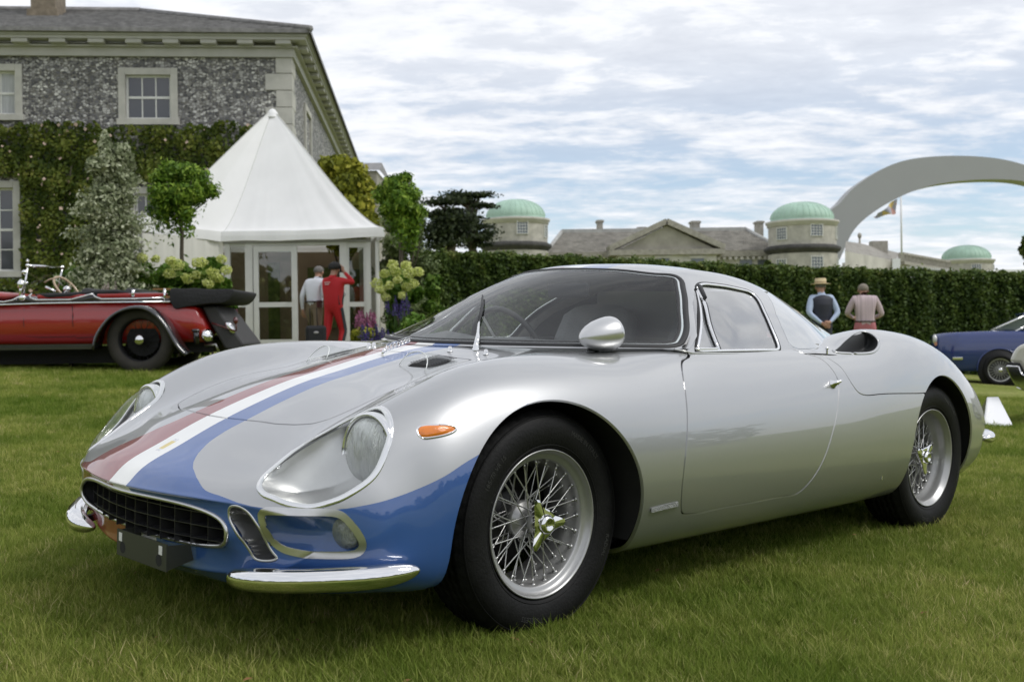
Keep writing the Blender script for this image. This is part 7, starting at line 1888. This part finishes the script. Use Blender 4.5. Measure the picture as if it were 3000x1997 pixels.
# ================================================================ white display board
WY = 10.6
wb_ = on_ground(2930, 0, WY); ob = thing('display_board', 'white leaning information board on the grass behind the silver tail', 'sign', wb_)
def wq(zx_, zy_, dy=0): p = at(2600 + zx_ / 3.135, 850 + zy_ / 3.135, WY + dy) - wb_; return Vector((p.x, p.y, p.z))
F4 = [wq(893, 1222), wq(925, 1258), wq(1150, 1236), wq(1018, 978, .5), wq(925, 982, .5)]
b = MB(); bk = Vector((0, .03, 0)); b.add([tuple(p) for p in F4] + [tuple(p + bk) for p in F4], [(0, 1, 2, 3, 4), (9, 8, 7, 6, 5)] + [(i, 5 + i, 5 + (i + 1) % 5, (i + 1) % 5) for i in range(5)]); b.build('board', mat('white_board', (.86, .86, .87), .5), ob)
b = MB(); b.add([tuple(F4[3] + bk), tuple(F4[4] + bk), (F4[4].x, .85, 0), (F4[3].x + .05, .85, 0)], [(0, 1, 2, 3)]); b.build('back_support', mat('white_board', (.8, .8, .81), .5), ob)

# ================================================================ people
skin_m = mat('skin', (.42, .23, .16), .5, var=.06, vscale=20)
def person(label, loc, height, face, J, mats, rad=None, extra=None):
    """one continuous body grown round a skeleton; J overrides joints; mats: torso, sleeve, leg, shoe, skin"""
    t = thing('person', label, 'person', loc, face)
    j = dict(pelvis=(0, 0, .96), waist=(0, 0, 1.08), chest=(0, -.01, 1.30), neckb=(0, -.02, 1.47), neck=(0, .0, 1.54), head=(0, .02, 1.63), crown=(0, .015, 1.70),
             shl=(-.18, -.01, 1.42), ell=(-.24, -.02, 1.15), wrl=(-.25, .05, .90), hal=(-.25, .07, .82), shr=(.18, -.01, 1.42), elr=(.24, -.02, 1.15), wrr=(.25, .05, .90), har=(.25, .07, .82),
             hil=(-.10, 0, .90), knl=(-.11, .02, .50), anl=(-.11, -.03, .09), tol=(-.12, .13, .035), hir=(.10, 0, .90), knr=(.11, .02, .50), anr=(.11, -.03, .09), tor=(.12, .13, .035))
    j.update(J)
    r = dict(pelvis=(.165, .125), waist=(.155, .115), chest=(.175, .125), neckb=(.075, .07), neck=(.055, .058), head=(.080, .098), crown=(.060, .075), shl=(.075, .07), shr=(.075, .07), ell=(.05, .05), elr=(.05, .05),
             wrl=(.030, .028), wrr=(.030, .028), hal=(.034, .020), har=(.034, .020), hil=(.105, .105), hir=(.105, .105), knl=(.07, .07), knr=(.07, .07), anl=(.05, .05), anr=(.05, .05), tol=(.04, .03), tor=(.04, .03))
    if rad: r.update(rad)
    names = list(j); idx = {n: i for i, n in enumerate(names)}
    E_ = [('pelvis', 'waist'), ('waist', 'chest'), ('chest', 'neckb'), ('neckb', 'neck'), ('neck', 'head'), ('head', 'crown'), ('chest', 'shl'), ('shl', 'ell'), ('ell', 'wrl'), ('wrl', 'hal'), ('chest', 'shr'), ('shr', 'elr'), ('elr', 'wrr'), ('wrr', 'har'),
          ('pelvis', 'hil'), ('hil', 'knl'), ('knl', 'anl'), ('anl', 'tol'), ('pelvis', 'hir'), ('hir', 'knr'), ('knr', 'anr'), ('anr', 'tor')]
    co = [Vector(j[n]) for n in names]; rr = [r[n] for n in names]; ed = [(idx[a], idx[b]) for a, b in E_]; part = {}
    # fingers and thumb
    for s in 'lr':
        h, w = Vector(j['ha' + s]), Vector(j['wr' + s]); d = (h - w).normalized(); side = d.cross(Vector((0, 1, 0)));
        if side.length < .1: side = d.cross(Vector((1, 0, 0)))
        side.normalize(); nr = side.cross(d)
        for k, (o, L_) in enumerate(((-.027, .060), (-.009, .072), (.009, .070), (.026, .055))):
            a = len(co); co += [h + side * o + d * .02, h + side * o * 1.1 + d * (.02 + L_ * .5) + nr * .008, h + side * o * 1.1 + d * (.02 + L_) + nr * .025]; rr += [(.010, .010), (.009, .009), (.007, .007)]; ed += [(idx['ha' + s], a), (a, a + 1), (a + 1, a + 2)]
        a = len(co); co += [h - side * .035 - d * .01, h - side * .050 + d * .03 + nr * .015]; rr += [(.012, .012), (.009, .009)]; ed += [(idx['ha' + s], a), (a, a + 1)]
    me = bpy.data.meshes.new('body'); me.from_pydata([tuple(c) for c in co], ed, []); o = bpy.data.objects.new('body', me); COL.objects.link(o)
    sk = o.modifiers.new('skin', 'SKIN'); me.skin_vertices.new() if not me.skin_vertices else None
    for i, q in enumerate(rr): me.skin_vertices[0].data[i].radius = q
    me.skin_vertices[0].data[0].use_root = True
    o.modifiers.new('sub', 'SUBSURF').levels = 2
    dg = bpy.context.evaluated_depsgraph_get(); m2 = bpy.data.meshes.new_from_object(o.evaluated_get(dg)); bpy.data.objects.remove(o)
    for q in mats: m2.materials.append(q)
    segs = [(co[a], co[b], (names[a] if a < len(names) else 'hal'), (names[b] if b < len(names) else 'hal')) for a, b in ed]
    m2.polygons.foreach_set('use_smooth', [True] * len(m2.polygons))
    for p in m2.polygons:
        c = p.center; best = None
        for a, b, na, nb in segs:
            ab = b - a; tt = max(0, min(1, (c - a).dot(ab) / max(ab.length_squared, 1e-9))); d = (a + ab * tt - c).length
            if best is None or d < best[0]: best = (d, na, nb, tt)
        _, na, nb, tt = best
        if nb.startswith('ha') or na.startswith('ha'): mi = 4
        elif nb in ('head', 'crown', 'neck') and c.z > co[idx['neckb']].z + .055: mi = 4
        elif nb[:2] in ('el', 'wr'): mi = 1
        elif nb[:2] in ('kn', 'an') or (nb[:2] == 'hi' and c.z < co[idx['pelvis']].z + .02): mi = 2
        elif nb[:2] == 'to': mi = 3
        elif nb[:2] == 'hi' or (na == 'pelvis' and c.z < co[idx['pelvis']].z + .03): mi = 2
        else: mi = 0
        p.material_index = mi
    s = height / 1.78; bo = mobj('body', m2, None, t); bo.scale = (s, s, s)
    hd = Vector(j['head']); ax = (Vector(j['crown']) - hd).normalized()
    def add(b, name, mt):
        q = b.build(name, mt, t); q.scale = (s, s, s); return q
    b = MB()
    for sg in (-1, 1): b.ball((hd.x + sg * .082, hd.y, hd.z - .005), (.012, .022, .032), 8)
    b.ball((hd.x, hd.y + .098, hd.z - .01), (.013, .020, .022), 8); add(b, 'ears_and_nose', mats[4])
    b = MB(); b.ball((hd.x - .032, hd.y + .086, hd.z + .012), (.012, .008, .008), 6); b.ball((hd.x + .032, hd.y + .086, hd.z + .012), (.012, .008, .008), 6); b.cbox((hd.x, hd.y + .093, hd.z - .048), (.045, .012, .008)); add(b, 'eyes_and_mouth', mat('dark_feature', (.05, .03, .025), .5))
    if extra: extra(add, j, hd)
    return t
def hair_cap(mt, full=1.0, bald=False, curly=False, size=1.0):
    def fn(add, j, hd):
        b = MB(); v = []; f = []; nu, nv = 20, 10
        for i in range(nv + 1):
            a = math.pi * (.0 + .62 * i / nv)
            for k in range(nu):
                th = 2 * math.pi * k / nu; front = math.sin(th); lim = a * (1 - .38 * max(0, front)); rr_ = (1.0 + (.10 * math.sin(th * 7 + i * 2.3) * math.sin(i * 1.9 + th * 3) if curly else 0)) * size
                v.append((hd.x + .090 * rr_ * math.sin(lim) * math.cos(th), hd.y - .010 + .108 * rr_ * math.sin(lim) * math.sin(th), hd.z + .035 + .088 * rr_ * math.cos(lim)))
        for i in range(1 if bald else 0, nv):
            for k in range(nu): f.append((i * nu + k, i * nu + (k + 1) % nu, (i + 1) * nu + (k + 1) % nu, (i + 1) * nu + k))
        if bald: f = [q for q in f if min(q) >= nu * 4]
        b.add(v, f, True); add(b, 'hair', mt)
    return fn
def place(u, vtop, Y, feet_drop=0.0):
    p = at(u, vtop, Y); g0 = float(gz(p.x, Y)); return Vector((p.x, Y, g0)), p.z - g0
greyhair = mat('grey_hair', (.16, .15, .14), .8, bump=.6, bscale=80); blackhair = mat('black_hair', (.012, .011, .010), .7, bump=.8, bscale=60); shoe = mat('dark_shoes', (.03, .022, .018), .5)
shirt_w = mat('white_shirt', (.72, .73, .78), .8, bump=.3, bscale=14); khaki = mat('khaki_trousers', (.19, .145, .095), .85, bump=.4, bscale=12)
def e_belt(add, j, hd):
    hair_cap(greyhair, bald=False)(add, j, hd)
    b = MB(); p = Vector(j['pelvis']); b.tube([(p.x + .17 * math.cos(a), p.y + .135 * math.sin(a), p.z + .075) for a in np.linspace(0, 2 * math.pi, 24, endpoint=False)], .014, 6, closed=True); add(b, 'belt', shoe)
    b = MB(); b.cbox((p.x + .165, p.y - .05, p.z + .03), (.05, .10, .13)); add(b, 'belt_pouch', mat('dark_red_pouch', (.07, .012, .012), .5))
loc, h = place(918, 772, 20.3)
person('person in white shirt and khaki trousers walking towards the marquee door', loc, h * 1.02, R(-28), dict(chest=(.0, .05, 1.29), neckb=(0, .10, 1.45), neck=(0, .14, 1.51), head=(0, .17, 1.59), crown=(0, .18, 1.665), shl=(-.185, .05, 1.40), shr=(.185, .06, 1.40), ell=(-.25, -.04, 1.14), wrl=(-.27, .0, .90), hal=(-.27, .02, .82), elr=(.235, .0, 1.14), wrr=(.22, .14, .95), har=(.21, .19, .89),
       knl=(-.12, .16, .52), anl=(-.12, .16, .10), tol=(-.12, .32, .05), knr=(.11, -.04, .50), anr=(.11, -.24, .15), tor=(.11, -.14, .04)), [shirt_w, shirt_w, khaki, shoe, skin_m], extra=e_belt)
trk = mat('red_tracksuit', (.50, .012, .018), .7, bump=.3, bscale=14); trg = mat('charcoal_panel', (.035, .035, .045), .8); letter = mat('white_back_print', (.7, .6, .6), .7)
def e_track(add, j, hd):
    hair_cap(blackhair, curly=True, size=1.18)(add, j, hd)
    b = MB(); c = Vector(j['chest'])
    # side panel down the flank and leg
    b.prism([(-.06, .98), (.05, .98), (.085, 1.12), (.09, 1.30), (.03, 1.36), (-.05, 1.28), (-.075, 1.12)], .160, .185, 'x', smooth=True); add(b, 'jacket_side_panel', trg)
    b = MB(); hp, kn, an = Vector(j['hir']), Vector(j['knr']), Vector(j['anr']); b.bar(hp + Vector((.100, 0, .02)), kn + Vector((.068, 0, 0)), .012, .07, up=(0, 1, 0)); b.bar(kn + Vector((.068, 0, 0)), an + Vector((.048, 0, 0)), .012, .065, up=(0, 1, 0)); add(b, 'trouser_stripe', trg)
    b = MB(); b.tube([(-.05, -.06, 1.465), (0, -.07, 1.47), (.05, -.05, 1.465)], .03, 6); add(b, 'collar', trk)
    for k, (x0, x1, z) in enumerate(((-.09, .03, 1.385), (-.08, .02, 1.352))):
        b = MB(); 
        for q in range(7 - k): b.cbox((x0 + (x1 - x0) * q / 6, -.128, z), (.010, .006, .022 - .004 * k))
        add(b, 'back_lettering', letter)
    b = MB(); h_ = Vector(j['har']); b.cbox((h_.x - .02, h_.y, h_.z), (.02, .06, .12)); add(b, 'phone', blackm)
loc, h = place(975, 764, 20.0)
person('person in red tracksuit holding a phone to the ear outside the marquee', loc, h * 1.0, R(-32), dict(chest=(0, .03, 1.30), head=(.0, .06, 1.63), crown=(0, .06, 1.70), neck=(0, .02, 1.54), shr=(.19, .02, 1.42), elr=(.36, .16, 1.37), wrr=(.18, .12, 1.56), har=(.13, .10, 1.63), ell=(-.23, .05, 1.16), wrl=(-.15, .16, .98), hal=(-.13, .2, .92),
       knr=(.12, .12, .50), anr=(.12, -.02, .09), tor=(.12, .14, .04), knl=(-.10, -.06, .50), anl=(-.10, -.28, .14), tol=(-.10, -.16, .04)), [trk, trk, trk, shoe, skin_m], rad=dict(chest=(.19, .14), waist=(.18, .135), pelvis=(.165, .13)), extra=e_track)
gil = mat('navy_quilted_gilet', (.022, .024, .038), .65); blues = mat('pale_blue_shirt', (.42, .50, .66), .8, bump=.3, bscale=14); navy = mat('dark_trousers', (.03, .035, .05), .8)
def e_gilet(add, j, hd):
    hair_cap(greyhair)(add, j, hd)
    b = MB(); v = []; f = []; nz_, nt_ = 26, 22
    for i in range(nz_ + 1):
        z = .92 + .555 * i / nz_; q = (z - .92) / .555; wx = np.interp(q, [0, .25, .7, .88, .96, 1], [.182, .170, .200, .212, .15, .08]); wy = np.interp(q, [0, .25, .7, .9, 1], [.142, .130, .148, .12, .075]); puff = .006 * abs(math.sin(q * 34))
        for k in range(nt_): a = 2 * math.pi * k / nt_; v.append(((wx + puff) * math.cos(a), -.015 + (wy + puff) * math.sin(a), z))
    for i in range(nz_):
        for k in range(nt_): f.append((i * nt_ + k, i * nt_ + (k + 1) % nt_, (i + 1) * nt_ + (k + 1) % nt_, (i + 1) * nt_ + k))
    b.add(v, f, True); add(b, 'gilet', gil)
    b = MB(); b.lathe([(.085, .065), (.17, .058), (.172, .064), (.098, .074), (.094, .155), (.088, .162), (.001, .163)], 28, Matrix.Translation((hd.x, hd.y - .01, hd.z)) @ Matrix.Scale(1.12, 4, (0, 1, 0))); ho = add(b, 'straw_hat', mat('straw', (.62, .50, .30), .8, bump=.5, bscale=60))
    b = MB(); b.lathe([(.0995, .075), (.098, .105)], 28, Matrix.Translation((hd.x, hd.y - .01, hd.z)) @ Matrix.Scale(1.12, 4, (0, 1, 0))); q = b.build('hat_band', mat('tan_band', (.42, .32, .18), .7), ho)
loc, h = place(2405, 803, 20.0)
person('person in straw boater and navy quilted gilet with hands behind the back', loc, h - .06, R(4), dict(ell=(-.26, -.10, 1.16), wrl=(-.07, -.21, .98), hal=(.0, -.22, .95), elr=(.26, -.10, 1.16), wrr=(.08, -.21, 1.0), har=(.02, -.235, .98), neck=(0, .01, 1.53), head=(0, .04, 1.61), crown=(0, .05, 1.68)), [blues, blues, navy, shoe, skin_m], rad=dict(ell=(.055, .055), elr=(.055, .055)), extra=e_gilet)
strp = mat('striped_shirt', (.50, .40, .42), .8, var=.22, vscale=16, stretch=(3, .2, .05), bump=.2, bscale=14); pinkt = mat('dusty_pink_trousers', (.46, .16, .18), .85, bump=.4, bscale=12)
def e_str(add, j, hd):
    hair_cap(mat('sandy_grey_hair', (.22, .19, .15), .8, bump=.6, bscale=80))(add, j, hd)
    b = MB(); p = Vector(j['pelvis']); b.tube([(p.x + .176 * math.cos(a), p.y + .140 * math.sin(a), p.z + .075) for a in np.linspace(0, 2 * math.pi, 24, endpoint=False)], .013, 6, closed=True); add(b, 'belt', shoe)
loc, h = place(2532, 824, 20.4)
person('person in pink striped shirt and dusty pink trousers looking down', loc, h * 1.03, R(-6), dict(neckb=(0, .02, 1.46), neck=(0, .07, 1.51), head=(0, .12, 1.575), crown=(0, .14, 1.645), ell=(-.30, .02, 1.17), wrl=(-.16, .22, 1.10), hal=(-.10, .26, 1.10), elr=(.30, .02, 1.15), wrr=(.17, .22, 1.08), har=(.11, .27, 1.09)), [strp, strp, pinkt, shoe, skin_m], rad=dict(chest=(.185, .13), shl=(.08, .075), shr=(.08, .075), hil=(.115, .12), hir=(.115, .12)), extra=e_str)
loc, h = place(1731, 765, 17.3)
person('person of whom only the bald head shows above the silver roof', loc, h, R(10), {}, [mat('grey_jumper', (.15, .15, .16), .8)] * 2 + [navy, shoe, skin_m])
# trolley case
loc, _ = place(925, 955, 19.7); tcz = at(925, 953, 19.7).z - loc.z; tcz = min(tcz, .72)
case = thing('trolley_case', 'black wheeled travel case standing beside the red tracksuit', 'suitcase', loc, R(12)); b = MB(); b.box((-.18, -.11, .05), (.18, .11, tcz)); b.build('case_body', mat('black_nylon', (.014, .014, .018), .7), case, bevel=.05)
b = MB(); b.tube([(-.09, .07, tcz), (-.10, .10, tcz + .30), (.02, .10, tcz + .31), (.03, .07, tcz)], .009, 6); b.build('pull_handle', blackm, case)
b = MB(); b.ball((0, -.112, tcz - .12), (.045, .006, .022), 12); b.build('case_badge', mat('grey_badge', (.4, .38, .4), .5), case)
for x in (-.13, .13): b = MB(); b.lathe([(.05, -.015), (.05, .015)], 16, Matrix.Translation((x, .09, .05)) @ Matrix.Rotation(R(90), 4, 'Y'), True, True); b.build('case_wheel', blackm, case)
